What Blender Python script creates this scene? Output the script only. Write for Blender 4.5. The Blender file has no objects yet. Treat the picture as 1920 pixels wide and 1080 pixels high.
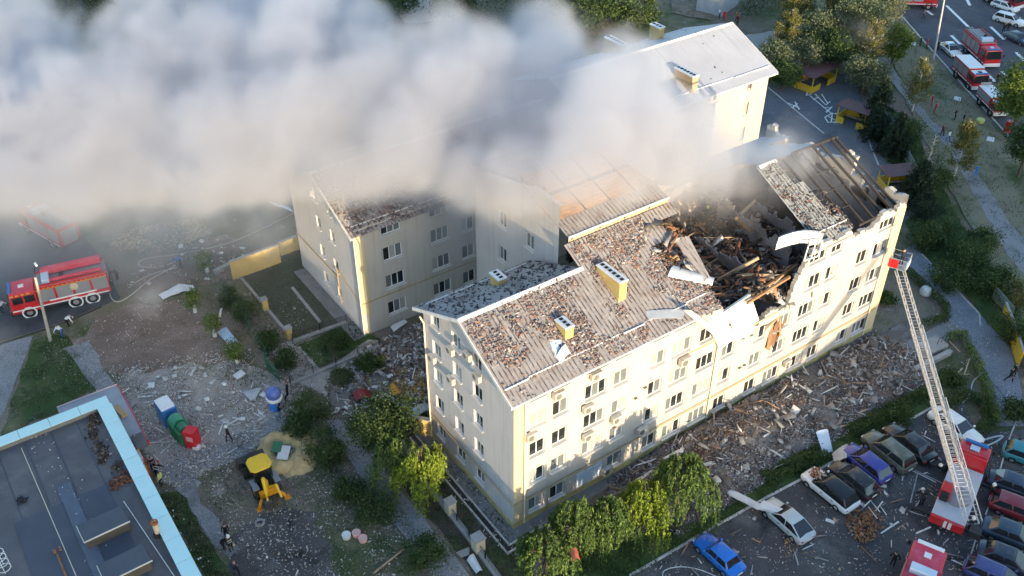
import bpy, bmesh, math, random
import numpy as np
from mathutils import Vector, Matrix, noise as mnoise
R=math.radians
sc=bpy.context.scene
COL=sc.collection
# ---------------------------------------------------------------- camera, light, exposure
CAM=np.array([-28.188,-40.518,60.565]); FPX=1829.47; PITCH=R(36.954); YAW=R(55.285)
cd=bpy.data.cameras.new('camera'); cam=bpy.data.objects.new('camera',cd); COL.objects.link(cam)
cam.location=CAM; cam.rotation_euler=(R(90)-PITCH,0,YAW-R(90))
cd.sensor_width=36; cd.lens=36*FPX/1920; cd.clip_start=1; cd.clip_end=3000
sc.camera=cam
SUN_EL=7.0; SUN_AZ=8.0      # degrees; light travels towards +y and a little +x
SDIR=Vector((math.sin(R(SUN_AZ))*math.cos(R(SUN_EL)),math.cos(R(SUN_AZ))*math.cos(R(SUN_EL)),-math.sin(R(SUN_EL))))
w=bpy.data.worlds.new('World'); sc.world=w; w.use_nodes=True
nt=w.node_tree; bg=nt.nodes['Background']
sky=nt.nodes.new('ShaderNodeTexSky'); sky.sky_type='NISHITA'; sky.sun_disc=False
sky.sun_elevation=R(SUN_EL); sky.sun_rotation=R(180+SUN_AZ); sky.air_density=1.0; sky.dust_density=1.0; sky.ozone_density=2.0
nt.links.new(sky.outputs[0],bg.inputs[0]); bg.inputs[1].default_value=0.15
sd=bpy.data.lights.new('sun','SUN'); sd.energy=2.0; sd.angle=R(0.6); sd.color=(1.0,0.80,0.52)
sun=bpy.data.objects.new('sun',sd); COL.objects.link(sun)
sun.rotation_euler=SDIR.to_track_quat('-Z','Y').to_euler(); sun.location=(-20,-60,60)
sc.view_settings.view_transform='Standard'; sc.view_settings.look='None'; sc.view_settings.gamma=1
sc.view_settings.exposure=2.08
try: sc.view_settings.use_curve_mapping=False
except Exception: pass
sc.cycles.use_denoising=True
sc.cycles.max_bounces=10; sc.cycles.diffuse_bounces=3; sc.cycles.volume_bounces=8; sc.cycles.transparent_max_bounces=8
sc.cycles.volume_max_steps=256; sc.cycles.use_adaptive_sampling=True; sc.cycles.adaptive_threshold=0.02

_fw=np.array([math.cos(YAW)*math.cos(PITCH),math.sin(YAW)*math.cos(PITCH),-math.sin(PITCH)])
_rt=np.array([math.sin(YAW),-math.cos(YAW),0]); _up=np.cross(_rt,_fw)
def ray(u,v): return _fw+_rt*(u-960)/FPX+_up*(540-v)/FPX
def G(u,v,z=0.0):
    d=ray(u,v); t=(z-CAM[2])/d[2]; p=CAM+d*t; return Vector(p)
def onY(u,v,y=0.0):
    d=ray(u,v); return Vector(CAM+d*(y-CAM[1])/d[1])
def onX(u,v,x=0.0):
    d=ray(u,v); return Vector(CAM+d*(x-CAM[0])/d[0])
def depth_of(p): return float((np.array(p)-CAM)@_fw)
def proj(p):
    d=np.array(p)-CAM; z=d@_fw; return 960+FPX*(d@_rt)/z,540-FPX*(d@_up)/z
rnd=random.Random(7)
# ---------------------------------------------------------------- materials
def _nodes(name):
    m=bpy.data.materials.new(name); m.use_nodes=True; t=m.node_tree; return m,t,t.nodes['Principled BSDF']
def rgba(c,a=1.0): return (c[0],c[1],c[2],a)
MATS={}
def mat(name,col,rough=.7,metal=0,var=.0,scale=1.0,dirt=None,dirt_scale=.5,dirt_amt=.4,bump=0,bump_scale=20,spec=.5,coat=0,attr=False,emit=None,transl=0,stripe=None,streak=None):
    if name in MATS: return MATS[name]
    m,t,b=_nodes(name); N=t.nodes.new; L=t.links.new
    geo=N('ShaderNodeNewGeometry'); 
    b.inputs['Roughness'].default_value=rough; b.inputs['Metallic'].default_value=metal
    b.inputs['Specular IOR Level'].default_value=spec
    if coat: b.inputs['Coat Weight'].default_value=coat; b.inputs['Coat Roughness'].default_value=.08
    if attr:
        at=N('ShaderNodeAttribute'); at.attribute_name='Col'; src=at.outputs['Color']
    else:
        v=N('ShaderNodeRGB'); v.outputs[0].default_value=rgba(col); src=v.outputs[0]
    if var:
        n=N('ShaderNodeTexNoise'); n.inputs['Scale'].default_value=scale; n.inputs['Detail'].default_value=5
        L(geo.outputs['Position'],n.inputs['Vector'])
        h=N('ShaderNodeHueSaturation'); mr=N('ShaderNodeMapRange'); mr.inputs[1].default_value=.3; mr.inputs[2].default_value=.7
        mr.inputs[3].default_value=1-var; mr.inputs[4].default_value=1+var
        L(n.outputs['Fac'],mr.inputs[0]); L(mr.outputs[0],h.inputs['Value']); L(src,h.inputs['Color']); src=h.outputs[0]
    if dirt:
        n=N('ShaderNodeTexNoise'); n.inputs['Scale'].default_value=dirt_scale; n.inputs['Detail'].default_value=8; n.inputs['Roughness'].default_value=.65
        L(geo.outputs['Position'],n.inputs['Vector'])
        mr=N('ShaderNodeMapRange'); mr.inputs[1].default_value=.5; mr.inputs[2].default_value=.72; mr.inputs[3].default_value=0; mr.inputs[4].default_value=dirt_amt
        L(n.outputs['Fac'],mr.inputs[0])
        mx=N('ShaderNodeMix'); mx.data_type='RGBA'; L(mr.outputs[0],mx.inputs['Factor']); L(src,mx.inputs['A']); mx.inputs['B'].default_value=rgba(dirt); src=mx.outputs['Result']
    if streak:   # rain streaks and patches on render
        mp=N('ShaderNodeMapping'); mp.inputs['Scale'].default_value=(2.6,2.6,.16); L(geo.outputs['Position'],mp.inputs['Vector'])
        n=N('ShaderNodeTexNoise'); n.inputs['Scale'].default_value=1.0; n.inputs['Detail'].default_value=7; n.inputs['Roughness'].default_value=.62; L(mp.outputs[0],n.inputs['Vector'])
        mr=N('ShaderNodeMapRange'); mr.inputs[1].default_value=.50; mr.inputs[2].default_value=.78; mr.inputs[4].default_value=streak[1]; L(n.outputs['Fac'],mr.inputs[0])
        mx=N('ShaderNodeMix'); mx.data_type='RGBA'; L(mr.outputs[0],mx.inputs['Factor']); L(src,mx.inputs['A']); mx.inputs['B'].default_value=rgba(streak[0]); src=mx.outputs['Result']
    if stripe:   # rib shading painted as broken dark stripes in sheet troughs (object x)
        tc=N('ShaderNodeTexCoord'); sp=N('ShaderNodeSeparateXYZ'); L(tc.outputs['Object'],sp.inputs[0])
        dv=N('ShaderNodeMath'); dv.operation='MODULO'; L(sp.outputs[0],dv.inputs[0]); dv.inputs[1].default_value=stripe[0]
        mr=N('ShaderNodeMapRange'); mr.interpolation_type='SMOOTHSTEP'; L(dv.outputs[0],mr.inputs[0]); mr.inputs[1].default_value=stripe[0]*.30; mr.inputs[2].default_value=stripe[0]*.55; mr.inputs[3].default_value=0; mr.inputs[4].default_value=1
        m2=N('ShaderNodeMapRange'); m2.interpolation_type='SMOOTHSTEP'; L(dv.outputs[0],m2.inputs[0]); m2.inputs[1].default_value=stripe[0]*.60; m2.inputs[2].default_value=stripe[0]*.74; m2.inputs[3].default_value=1; m2.inputs[4].default_value=0
        n=N('ShaderNodeTexNoise'); n.inputs['Scale'].default_value=2.2; n.inputs['Detail'].default_value=4; L(geo.outputs['Position'],n.inputs['Vector'])
        m3=N('ShaderNodeMapRange'); L(n.outputs['Fac'],m3.inputs[0]); m3.inputs[1].default_value=.38; m3.inputs[2].default_value=.58
        a1=N('ShaderNodeMath'); a1.operation='MULTIPLY'; L(mr.outputs[0],a1.inputs[0]); L(m2.outputs[0],a1.inputs[1]); a2=N('ShaderNodeMath'); a2.operation='MULTIPLY'; L(a1.outputs[0],a2.inputs[0]); L(m3.outputs[0],a2.inputs[1]); a3=N('ShaderNodeMath'); a3.operation='MULTIPLY'; L(a2.outputs[0],a3.inputs[0]); a3.inputs[1].default_value=stripe[2]
        mx=N('ShaderNodeMix'); mx.data_type='RGBA'; L(a3.outputs[0],mx.inputs['Factor']); L(src,mx.inputs['A']); mx.inputs['B'].default_value=rgba(stripe[1]); src=mx.outputs['Result']
    L(src,b.inputs['Base Color'])
    if bump:
        n=N('ShaderNodeTexNoise'); n.inputs['Scale'].default_value=bump_scale; n.inputs['Detail'].default_value=4
        L(geo.outputs['Position'],n.inputs['Vector'])
        bp=N('ShaderNodeBump'); bp.inputs['Strength'].default_value=bump; bp.inputs['Distance'].default_value=.05
        L(n.outputs['Fac'],bp.inputs['Height']); L(bp.outputs[0],b.inputs['Normal'])
    if transl:
        tr=N('ShaderNodeBsdfTranslucent'); L(src,tr.inputs['Color']); ms=N('ShaderNodeMixShader'); ms.inputs[0].default_value=transl
        out=t.nodes['Material Output']; L(b.outputs[0],ms.inputs[1]); L(tr.outputs[0],ms.inputs[2]); L(ms.outputs[0],out.inputs['Surface'])
    if emit: b.inputs['Emission Color'].default_value=rgba(emit[0]); b.inputs['Emission Strength'].default_value=emit[1]
    MATS[name]=m; return m
def ground_mat(name,cols,scales,fine=9.0,bump=.6,rough=.95,chips=None):
    """several soils blended by noise; cols: base then (colour, noise scale, low, high)"""
    m,t,b=_nodes(name); N=t.nodes.new; L=t.links.new
    geo=N('ShaderNodeNewGeometry'); b.inputs['Roughness'].default_value=rough; b.inputs['Specular IOR Level'].default_value=.2
    v=N('ShaderNodeRGB'); v.outputs[0].default_value=rgba(cols); src=v.outputs[0]
    for i,(c,s,lo,hi) in enumerate(scales):
        n=N('ShaderNodeTexNoise'); n.inputs['Scale'].default_value=s; n.inputs['Detail'].default_value=9; n.inputs['Roughness'].default_value=.68
        mp=N('ShaderNodeMapping'); mp.inputs['Location'].default_value=(13.7*i+3,7.1*i,2.2*i); L(geo.outputs['Position'],mp.inputs['Vector']); L(mp.outputs[0],n.inputs['Vector'])
        mr=N('ShaderNodeMapRange'); mr.inputs[1].default_value=lo; mr.inputs[2].default_value=hi; L(n.outputs['Fac'],mr.inputs[0])
        mx=N('ShaderNodeMix'); mx.data_type='RGBA'; L(mr.outputs[0],mx.inputs['Factor']); L(src,mx.inputs['A']); mx.inputs['B'].default_value=rgba(c); src=mx.outputs['Result']
    n=N('ShaderNodeTexNoise'); n.inputs['Scale'].default_value=fine; n.inputs['Detail'].default_value=6
    L(geo.outputs['Position'],n.inputs['Vector'])
    h=N('ShaderNodeHueSaturation'); mr=N('ShaderNodeMapRange'); mr.inputs[1].default_value=.3; mr.inputs[2].default_value=.7; mr.inputs[3].default_value=.62; mr.inputs[4].default_value=1.38
    L(n.outputs['Fac'],mr.inputs[0]); L(mr.outputs[0],h.inputs['Value']); L(src,h.inputs['Color'])
    L(h.outputs[0],b.inputs['Base Color'])
    bp=N('ShaderNodeBump'); bp.inputs['Strength'].default_value=bump; bp.inputs['Distance'].default_value=.1; L(n.outputs['Fac'],bp.inputs['Height']); L(bp.outputs[0],b.inputs['Normal'])
    MATS[name]=m; return m
def glass(name,col=(.03,.035,.04),rough=.08): return mat(name,col,rough,spec=.8)
# ---------------------------------------------------------------- mesh building
def tag(o,label=None,cat=None,group=None,kind=None):
    if label: o['label']=label
    if cat: o['category']=cat
    if group: o['group']=group
    if kind: o['kind']=kind
    return o
def thing(name,label,cat,loc=(0,0,0),rz=0,group=None):
    o=bpy.data.objects.new(name,None); COL.objects.link(o); o.location=loc; o.rotation_euler=(0,0,rz); o.empty_display_size=.2
    return tag(o,label,cat,group)
def inst(name,mesh,parent=None,loc=(0,0,0),rot=(0,0,0),scale=(1,1,1)):
    o=bpy.data.objects.new(name,mesh); COL.objects.link(o); o.location=loc; o.rotation_euler=rot; o.scale=scale
    if parent: o.parent=parent
    return o
def dup(root,loc=None,rz=None,parent=None):
    kids={}
    def rec(o,p):
        c=o.copy(); COL.objects.link(c); c.parent=p
        if p: c.matrix_parent_inverse=o.matrix_parent_inverse
        for ch in CH.get(o.name,[]): rec(ch,c)
        return c
    CH={}
    def idx(o):
        CH[o.name]=list(o.children)
        for ch in o.children: idx(ch)
    idx(root)
    r=rec(root,parent)
    if loc is not None: r.location=loc
    if rz is not None: r.rotation_euler=(0,0,rz)
    return r
class MB:
    def __init__(s): s.v=[]; s.f=[]; s.c=[]
    def add(s,vs,fs,col=None):
        o=len(s.v); s.v+= [tuple(v) for v in vs]; s.f+=[tuple(i+o for i in f) for f in fs]; s.c+=[col]*len(fs); return s
    def box(s,c,d,rz=0,M=None,col=None):
        x,y,z=d[0]/2,d[1]/2,d[2]/2
        vs=[Vector((a*x,b*y,e*z)) for e in(-1,1) for b in(-1,1) for a in(-1,1)]
        if rz: M=Matrix.Rotation(rz,3,'Z')
        if M is not None: vs=[M@v for v in vs]
        vs=[v+Vector(c) for v in vs]
        return s.add(vs,[(0,2,3,1),(4,5,7,6),(0,1,5,4),(2,6,7,3),(0,4,6,2),(1,3,7,5)],col)
    def hexa(s,b,t,col=None):  # 4 bottom pts ccw, 4 top pts
        return s.add(list(b)+list(t),[(3,2,1,0),(4,5,6,7)]+[(i,(i+1)%4,4+(i+1)%4,4+i) for i in range(4)],col)
    def quad(s,a,b,c,d,col=None): return s.add([a,b,c,d],[(0,1,2,3)],col)
    def poly(s,pts,col=None): return s.add(pts,[tuple(range(len(pts)))],col)
    def prism(s,pts,z0,z1,col=None):
        n=len(pts); vs=[(p[0],p[1],z0) for p in pts]+[(p[0],p[1],z1) for p in pts]
        return s.add(vs,[tuple(range(n-1,-1,-1)),tuple(range(n,2*n))]+[(i,(i+1)%n,n+(i+1)%n,n+i) for i in range(n)],col)
    def tube(s,pts,r,n=6,col=None,cap=True):
        pts=[Vector(p) for p in pts]; rings=[]
        for i,p in enumerate(pts):
            t=(pts[min(i+1,len(pts)-1)]-pts[max(i-1,0)]).normalized()
            a=t.cross(Vector((0,0,1)) if abs(t.z)<.95 else Vector((1,0,0))).normalized(); b=t.cross(a)
            rr=r[i] if isinstance(r,(list,tuple)) else r
            rings.append([p+a*math.cos(2*math.pi*k/n)*rr+b*math.sin(2*math.pi*k/n)*rr for k in range(n)])
        vs=[v for q in rings for v in q]; fs=[]
        for i in range(len(rings)-1):
            for k in range(n): fs.append((i*n+k,i*n+(k+1)%n,(i+1)*n+(k+1)%n,(i+1)*n+k))
        if cap: fs+= [tuple(range(n-1,-1,-1)),tuple((len(rings)-1)*n+k for k in range(n))]
        return s.add(vs,fs,col)
    def lathe(s,prof,n=16,c=(0,0,0),axis='z',col=None,ring=False):
        vs=[]; fs=[]; m=len(prof)
        for k in range(n):
            a=2*math.pi*k/n
            for r,z in prof:
                p=(r*math.cos(a),r*math.sin(a),z)
                if axis=='y': p=(p[0],p[2],p[1])
                if axis=='x': p=(p[2],p[0],p[1])
                vs.append(Vector(p)+Vector(c))
        for k in range(n):
            for j in range(m-1):
                a,b=k*m+j,((k+1)%n)*m+j; fs.append((a,b,b+1,a+1))
        
        if ring:
            for k in range(n): a,b=k*m,((k+1)%n)*m; fs.append((a+m-1,b+m-1,b,a))
        else: fs.append(tuple(k*m for k in range(n))[::-1]); fs.append(tuple(k*m+m-1 for k in range(n)))
        return s.add(vs,fs,col)
    def mesh(s,name,mt,bev=0,seg=1,smooth=False,angle=35):
        me=bpy.data.meshes.new(name); me.from_pydata(s.v,[],s.f)
        if bev:
            bm=bmesh.new(); bm.from_mesh(me); bmesh.ops.bevel(bm,geom=list(bm.edges),offset=bev,segments=seg,affect='EDGES',profile=.5,clamp_overlap=True); bm.to_mesh(me); bm.free()
        elif any(c is not None for c in s.c):
            a=me.attributes.new('Col','FLOAT_COLOR','FACE'); arr=np.ones((len(s.f),4),np.float32)
            for i,c in enumerate(s.c):
                if c is not None: arr[i,:3]=c
            a.data.foreach_set('color',arr.ravel())
        bm=bmesh.new(); bm.from_mesh(me); bmesh.ops.recalc_face_normals(bm,faces=list(bm.faces)); bm.to_mesh(me); bm.free()
        if smooth:
            me.polygons.foreach_set('use_smooth',[True]*len(me.polygons)); me.set_sharp_from_angle(angle=R(angle))
        me.materials.append(mt); return me
    def build(s,name,mt,parent=None,loc=(0,0,0),rot=(0,0,0),**k):
        return inst(name,s.mesh(name,mt,**k),parent,loc,rot)
def np_mesh(name,V,F,mt,cols=None):
    """V (n,3), F (m,4) arrays -> mesh"""
    me=bpy.data.meshes.new(name); V=np.asarray(V,np.float32); F=np.asarray(F,np.int32); k=F.shape[1]
    me.vertices.add(len(V)); me.vertices.foreach_set('co',V.ravel())
    me.loops.add(F.size); me.loops.foreach_set('vertex_index',F.ravel())
    me.polygons.add(len(F)); me.polygons.foreach_set('loop_start',np.arange(0,F.size,k,dtype=np.int32)); 
    me.update(calc_edges=True); me.validate()
    if cols is not None:
        a=me.attributes.new('Col','FLOAT_COLOR','FACE'); arr=np.ones((len(F),4),np.float32); arr[:,:3]=cols; a.data.foreach_set('color',arr.ravel())
    me.materials.append(mt); return me
def chips(name,P,S,colfn,mt,seed=0,tilt=.5,flat=None):
    """many small uneven boxes as one mesh. P (n,3) base points, S (n,3) sizes"""
    rg=np.random.default_rng(seed); n=len(P); P=np.asarray(P,float); S=np.asarray(S,float)
    base=np.array([[a,b,e] for e in(0,1) for b in(-.5,.5) for a in(-.5,.5)],float)
    V=np.repeat(base[None],n,0)+rg.normal(0,.12,(n,8,3)); V*=S[:,None,:]
    yaw=rg.uniform(0,6.283,n); ax=rg.normal(0,tilt,n); ay=rg.normal(0,tilt,n)
    cx,sx=np.cos(ax),np.sin(ax); y,z=V[...,1]*cx[:,None]-V[...,2]*sx[:,None],V[...,1]*sx[:,None]+V[...,2]*cx[:,None]; V[...,1],V[...,2]=y,z
    cx,sx=np.cos(ay),np.sin(ay); x,z=V[...,0]*cx[:,None]+V[...,2]*sx[:,None],-V[...,0]*sx[:,None]+V[...,2]*cx[:,None]; V[...,0],V[...,2]=x,z
    cx,sx=np.cos(yaw),np.sin(yaw); x,y=V[...,0]*cx[:,None]-V[...,1]*sx[:,None],V[...,0]*sx[:,None]+V[...,1]*cx[:,None]; V[...,0],V[...,1]=x,y
    V+=P[:,None,:]
    f=np.array([(4,5,7,6),(0,1,5,4),(2,6,7,3),(0,4,6,2),(1,3,7,5)])
    F=(f[None]+8*np.arange(n)[:,None,None]).reshape(-1,4)
    cols=np.repeat(np.asarray(colfn(n,rg)),5,0)
    return np_mesh(name,V.reshape(-1,3),F,mt,cols)
def pick(pal,wts):
    pal=np.array(pal); wts=np.array(wts)/sum(wts)
    def fn(n,rg): return pal[rg.choice(len(pal),n,p=wts)]*rg.uniform(.75,1.25,(n,1))
    return fn
def in_poly(P,poly):
    x,y=P[:,0],P[:,1]; n=len(poly); r=np.zeros(len(P),bool)
    for i in range(n):
        x1,y1=poly[i][:2]; x2,y2=poly[(i+1)%n][:2]
        c=((y1>y)!=(y2>y))&(x<(x2-x1)*(y-y1)/(y2-y1+1e-12)+x1); r^=c
    return r
def scatter(poly,n,rg):
    a=np.array([p[:2] for p in poly]); lo,hi=a.min(0),a.max(0); out=[]
    while sum(map(len,out))<n:
        q=rg.uniform(lo,hi,(n*2,2)); out.append(q[in_poly(q,poly)])
    return np.concatenate(out)[:n]
def fbm(p,s=1.0,o=4): return mnoise.fractal(Vector(p)*s,1.0,2.0,o)
def sheet(name,px,z,mt,jit=.25,step=1.2,kind='structure',world=False):
    pts=[Vector((p[0],p[1],0)) for p in px] if world else [G(u,v) for u,v in px]
    out=[]
    for i,a in enumerate(pts):
        b=pts[(i+1)%len(pts)]; d=(b-a).length; n=max(1,int(d/step)); t=(b-a).normalized() if d>0 else Vector((1,0,0)); nn=Vector((-t.y,t.x,0))
        for k in range(n):
            p=a.lerp(b,k/n)
            if jit: p=p+nn*jit*fbm((p.x,p.y,z*50),.55,4)*1.4
            out.append((p.x,p.y))
    me=bpy.data.meshes.new(name); bm=bmesh.new(); vs=[bm.verts.new((x,y,z)) for x,y in out]; f=bm.faces.new(vs)
    if f.normal.z<0: f.normal_flip()
    bmesh.ops.triangulate(bm,faces=[f]); 
    for q in bm.faces:
        if q.normal.z<0: q.normal_flip()
    bm.to_mesh(me); bm.free(); me.materials.append(mt)
    o=inst(name,me); o['kind']=kind; return o,[(p.x,p.y) for p in pts]
# ---------------------------------------------------------------- ground
soil=(.20,.165,.13); grassc=(.075,.098,.040); drygr=(.17,.155,.09); dust=(.38,.345,.31)
g_base=ground_mat('ground_mix',soil,[(grassc,.09,.47,.60),(drygr,.22,.52,.68),(dust,.6,.60,.74)],fine=7)
g_lawn=ground_mat('lawn',(.058,.092,.030),[(drygr,.25,.54,.70),((.036,.058,.02),.8,.48,.66),(soil,.5,.63,.75)],fine=11)
g_verge=ground_mat('verge',(.22,.205,.14),[(grassc,.15,.50,.66),(soil,.35,.5,.7)],fine=10)
g_dirt=ground_mat('brown_dirt',(.20,.145,.115),[((.28,.21,.175),.3,.48,.66),((.11,.10,.07),.5,.56,.72),(dust,1.1,.62,.76)],fine=8)
g_dust=ground_mat('dusty_yard',(.37,.335,.30),[((.22,.19,.16),.25,.50,.66),(dust,.8,.5,.7),(grassc,.18,.60,.70)],fine=12)
g_mud=ground_mat('dark_mud',(.095,.088,.083),[((.17,.155,.14),.3,.5,.68),((.03,.028,.026),.6,.52,.7)],fine=8)
g_asph=ground_mat('asphalt',(.076,.075,.078),[((.165,.16,.155),.13,.50,.68),((.034,.035,.04),.4,.52,.7),((.17,.165,.16),2.2,.63,.75)],fine=16,bump=.25,rough=.85)
g_road=ground_mat('road_asphalt',(.095,.100,.112),[((.062,.064,.072),.12,.5,.64),((.13,.135,.145),.5,.55,.72)],fine=14,bump=.2,rough=.85)
g_road2=ground_mat('worn_asphalt',(.085,.085,.090),[((.055,.055,.058),.15,.5,.66),((.12,.12,.122),.5,.55,.72)],fine=14,bump=.2,rough=.85)
g_path=ground_mat('path_concrete',(.265,.262,.262),[((.17,.165,.16),.4,.5,.68),((.10,.085,.06),.9,.6,.74)],fine=10,bump=.25)
g_bluepath=ground_mat('paved_path',(.205,.222,.250),[((.14,.15,.165),.3,.5,.68),((.30,.30,.31),1.6,.6,.72)],fine=10,bump=.25)
g_play=ground_mat('playground_asphalt',(.120,.130,.148),[((.08,.087,.10),.2,.5,.66),((.17,.175,.19),.8,.56,.7)],fine=12,bump=.2)
g_yard=ground_mat('yard_green',(.082,.088,.062),[((.055,.066,.035),.3,.48,.66),((.13,.125,.10),.7,.58,.72)],fine=8)
m_kerb=mat('kerb_stone',(.50,.48,.45),.8,var=.15,scale=2,dirt=(.2,.18,.15),dirt_scale=1.3)
m_white=mat('white_paint',(.78,.78,.76),.5,var=.06,scale=3)
me=bpy.data.meshes.new('ground'); me.from_pydata([(-700,-700,0),(900,-700,0),(900,900,0),(-700,900,0)],[],[(0,1,2,3)]); me.materials.append(g_base)
gr=inst('ground',me); gr['kind']='structure'
Z=[.0]
def zs(): Z[0]+=.004; return Z[0]
SH={}
def S(name,px,mt,jit=.25,world=False): SH[name]=sheet(name,px,zs(),mt,jit,world=world)[1]
S('road_west',[(-120,700),(0,642),(125,600),(225,560),(200,495),(150,435),(75,350),(0,270),(-250,260)],g_road2,.1)
S('dirt_patch',[(130,640),(235,575),(330,560),(420,620),(480,700),(470,745),(380,735),(300,730),(230,720),(190,690)],g_dirt,.9)
S('dirt_patch',[(230,545),(300,470),(420,440),(470,470),(440,520),(350,545)],g_dirt,.8)
S('dust_yard',[(190,735),(250,690),(330,690),(440,670),(540,720),(580,770),(520,815),(430,870),(330,920),(300,900),(240,800)],g_dust,.8)
S('mud_lane',[(400,1100),(430,1040),(470,970),(540,940),(600,960),(640,1020),(690,1100)],g_mud,.8)
S('lawn',[(0,830),(40,700),(65,640),(120,620),(185,725),(120,765),(0,820)],g_lawn,.4)
S('path',[(-40,860),(10,770),(40,690),(62,630),(5,645),(-60,700)],g_path,.15)
S('path',[(118,652),(165,640),(222,730),(300,830),(262,830),(180,730)],g_path,.2)
S('path',[(545,770),(600,790),(480,845),(360,905),(400,960),(450,1030),(425,1050),(380,1010),(330,915),(300,880),(430,820)],g_path,.5)
S('lawn',[(300,930),(335,920),(440,1090),(395,1090)],g_lawn,.3)
S('lawn',[(370,900),(500,830),(640,830),(720,900),(800,1000),(850,1100),(640,1100),(600,960),(480,960),(420,980)],g_base,.5)
S('path',[(600,780),(650,790),(760,930),(890,1090),(820,1090),(700,930)],g_path,.15)
S('lawn',[(660,790),(790,760),(960,1000),(1010,1100),(910,1100),(770,930)],ground_mat('dark_soil',(.070,.062,.048),[(grassc,.3,.48,.62),((.15,.14,.12),1.0,.62,.74)],fine=9),.2)  # darker soil broken up by grass and pale patches
S('yard',[(440,505),(530,470),(590,470),(690,600),(655,612),(555,642)],g_yard,.1)
S('lawn',[(560,648),(660,605),(720,640),(570,700)],g_lawn,.2)
S('worn_path',[(500,655),(545,640),(600,700),(690,640),(760,640),(650,760),(560,720)],g_dust,.3)
S('rubble_yard',[(690,650),(800,600),(815,760),(770,790),(640,780),(600,740)],ground_mat('rubble_dust',(.22,.20,.185),[((.11,.085,.065),.4,.48,.62),((.34,.33,.32),1.5,.55,.7)],fine=14),.5)
S('front_yard',[(975,1000),(1340,800),(1640,640),(1700,600),(1760,700),(1500,810),(1300,930),(1100,1000),(1000,1090)],ground_mat('front_dust',(.15,.13,.115),[((.24,.225,.21),.5,.48,.62),((.08,.07,.06),.9,.54,.7)],fine=14),.3)
S('lawn',[(1000,1100),(1150,1000),(1330,930),(1500,835),(1760,715),(1800,720),(1770,755),(1400,955),(1180,1090)],g_lawn,.25)
S('car_park',[(1150,1095),(1395,957),(1745,765),(1800,752),(1835,815),(1872,812),(1990,800),(2120,900),(2120,1300),(1100,1300)],g_asph,.06)
S('path',[(1680,480),(1712,458),(1765,515),(1838,592),(1893,655),(1912,720),(1930,800),(1868,800),(1843,722),(1805,645),(1778,600),(1772,572),(1735,525)],g_bluepath,.08)
S('path',[(1705,640),(1785,598),(1805,622),(1730,672),(1700,690),(1680,665)],g_path,.1)
S('verge',[(1660,55),(1700,50),(1900,280),(1990,380),(1990,620),(1905,600),(1770,330),(1700,200)],g_verge,.3)
S('lawn',[(1640,200),(1700,215),(1790,400),(1900,560),(1930,660),(1893,650),(1838,588),(1712,455)],g_lawn,.3)
S('path',[(1625,100),(1660,110),(1745,225),(1795,270),(1845,345),(1900,430),(1990,520),(1960,560),(1888,478),(1815,345),(1775,275),(1725,220)],g_path,.12)
S('playground',[(1432,150),(1480,135),(1600,140),(1650,290),(1720,400),(1690,420),(1500,240)],g_play,.08)
S('courtyard',[(1250,180),(1438,150),(1545,250),(1640,330),(1500,330)],g_play,.1)
S('road',[(1640,-30),(1690,25),(1750,95),(1890,250),(2000,372),(2400,300),(2100,-60)],g_road,.06)
S('gravel_yard',[(1340,75),(1480,55),(1560,80),(1480,150),(1410,130)],g_dust,.3)
S('rubble_lot',[(700,-30),(860,-30),(830,40),(760,45)],g_dust,.6)
S('rubble_lot',[(1240,-30),(1340,-30),(1335,40),(1260,25)],ground_mat('stone_lot',(.20,.165,.125),[((.12,.10,.075),.5,.48,.62),((.32,.28,.23),1.2,.55,.7)],fine=6),.5)
def strip(name,a,b,wd,z,mt,world=False,h=None,kind='structure',jit=0):
    A,B=(Vector(a).to_3d(),Vector(b).to_3d()) if world else (G(*a),G(*b))
    d=(B-A); n=Vector((-d.y,d.x,0)).normalized()*wd/2
    mb=MB()
    if h: mb.prism([A-n,B-n,B+n,A+n],0.0,h)
    else: mb.quad(*[Vector((p.x,p.y,z)) for p in (A-n,B-n,B+n,A+n)])
    o=mb.build(name,mt); o['kind']=kind; return o
# kerbs of the car park, split into stones
def kerb(px,wd=.22,h=.13,L=2.0,mt=None,name='kerb'):
    root=thing(name,None,None); root['kind']='structure'; me={}
    for (a,b) in zip(px[:-1],px[1:]):
        A,B=G(*a),G(*b); n=max(1,round((B-A).length/L)); ang=math.atan2((B-A).y,(B-A).x); l=(B-A).length/n
        k=round(l,2)
        if k not in me: me[k]=MB().box((0,0,h/2+.005),(l-.03,wd,h)).mesh('kerb_stone',mt or m_kerb,bev=.02)
        for i in range(n):
            p=A.lerp(B,(i+.5)/n); inst('kerb_stone',me[k],root,(p.x+rnd.uniform(-.02,.02),p.y+rnd.uniform(-.02,.02),rnd.uniform(-.015,.01)),(0,0,ang+rnd.uniform(-.01,.01)))
    return root
kerb([(1178,1082),(1395,957),(1600,846),(1748,765)])
kerb([(1440,165),(1545,252)],.2); kerb([(1618,240),(1650,318)],.2)
kerb([(1690,30),(1750,98),(1890,255),(1960,335)],.25,L=3)
kerb([(1728,478),(1765,515),(1836,590),(1838,612)],.18)
for a,b in [((1774,12),(1815,52)),((1857,52),(1882,76)),((1800,-25),(1818,12)),((1878,135),(1902,163)),((1738,22),(1748,30)),((1783,68),(1800,85)),((1850,140),(1865,155)),((1905,100),(1925,122))]:
    strip('road_marking',a,b,.5,.0,m_white); 
for o in list(COL.objects):
    if o.name.startswith('road_marking'): o.location.z=.165
for a,b in [((1665,860),(1770,910)),((1720,888),(1706,945)),((1608,990),(1590,1003))]:
    strip('parking_line',a,b,.10,0,mat('worn_paint',(.34,.34,.33),.8,var=.3,scale=2)).location.z=.14
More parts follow.
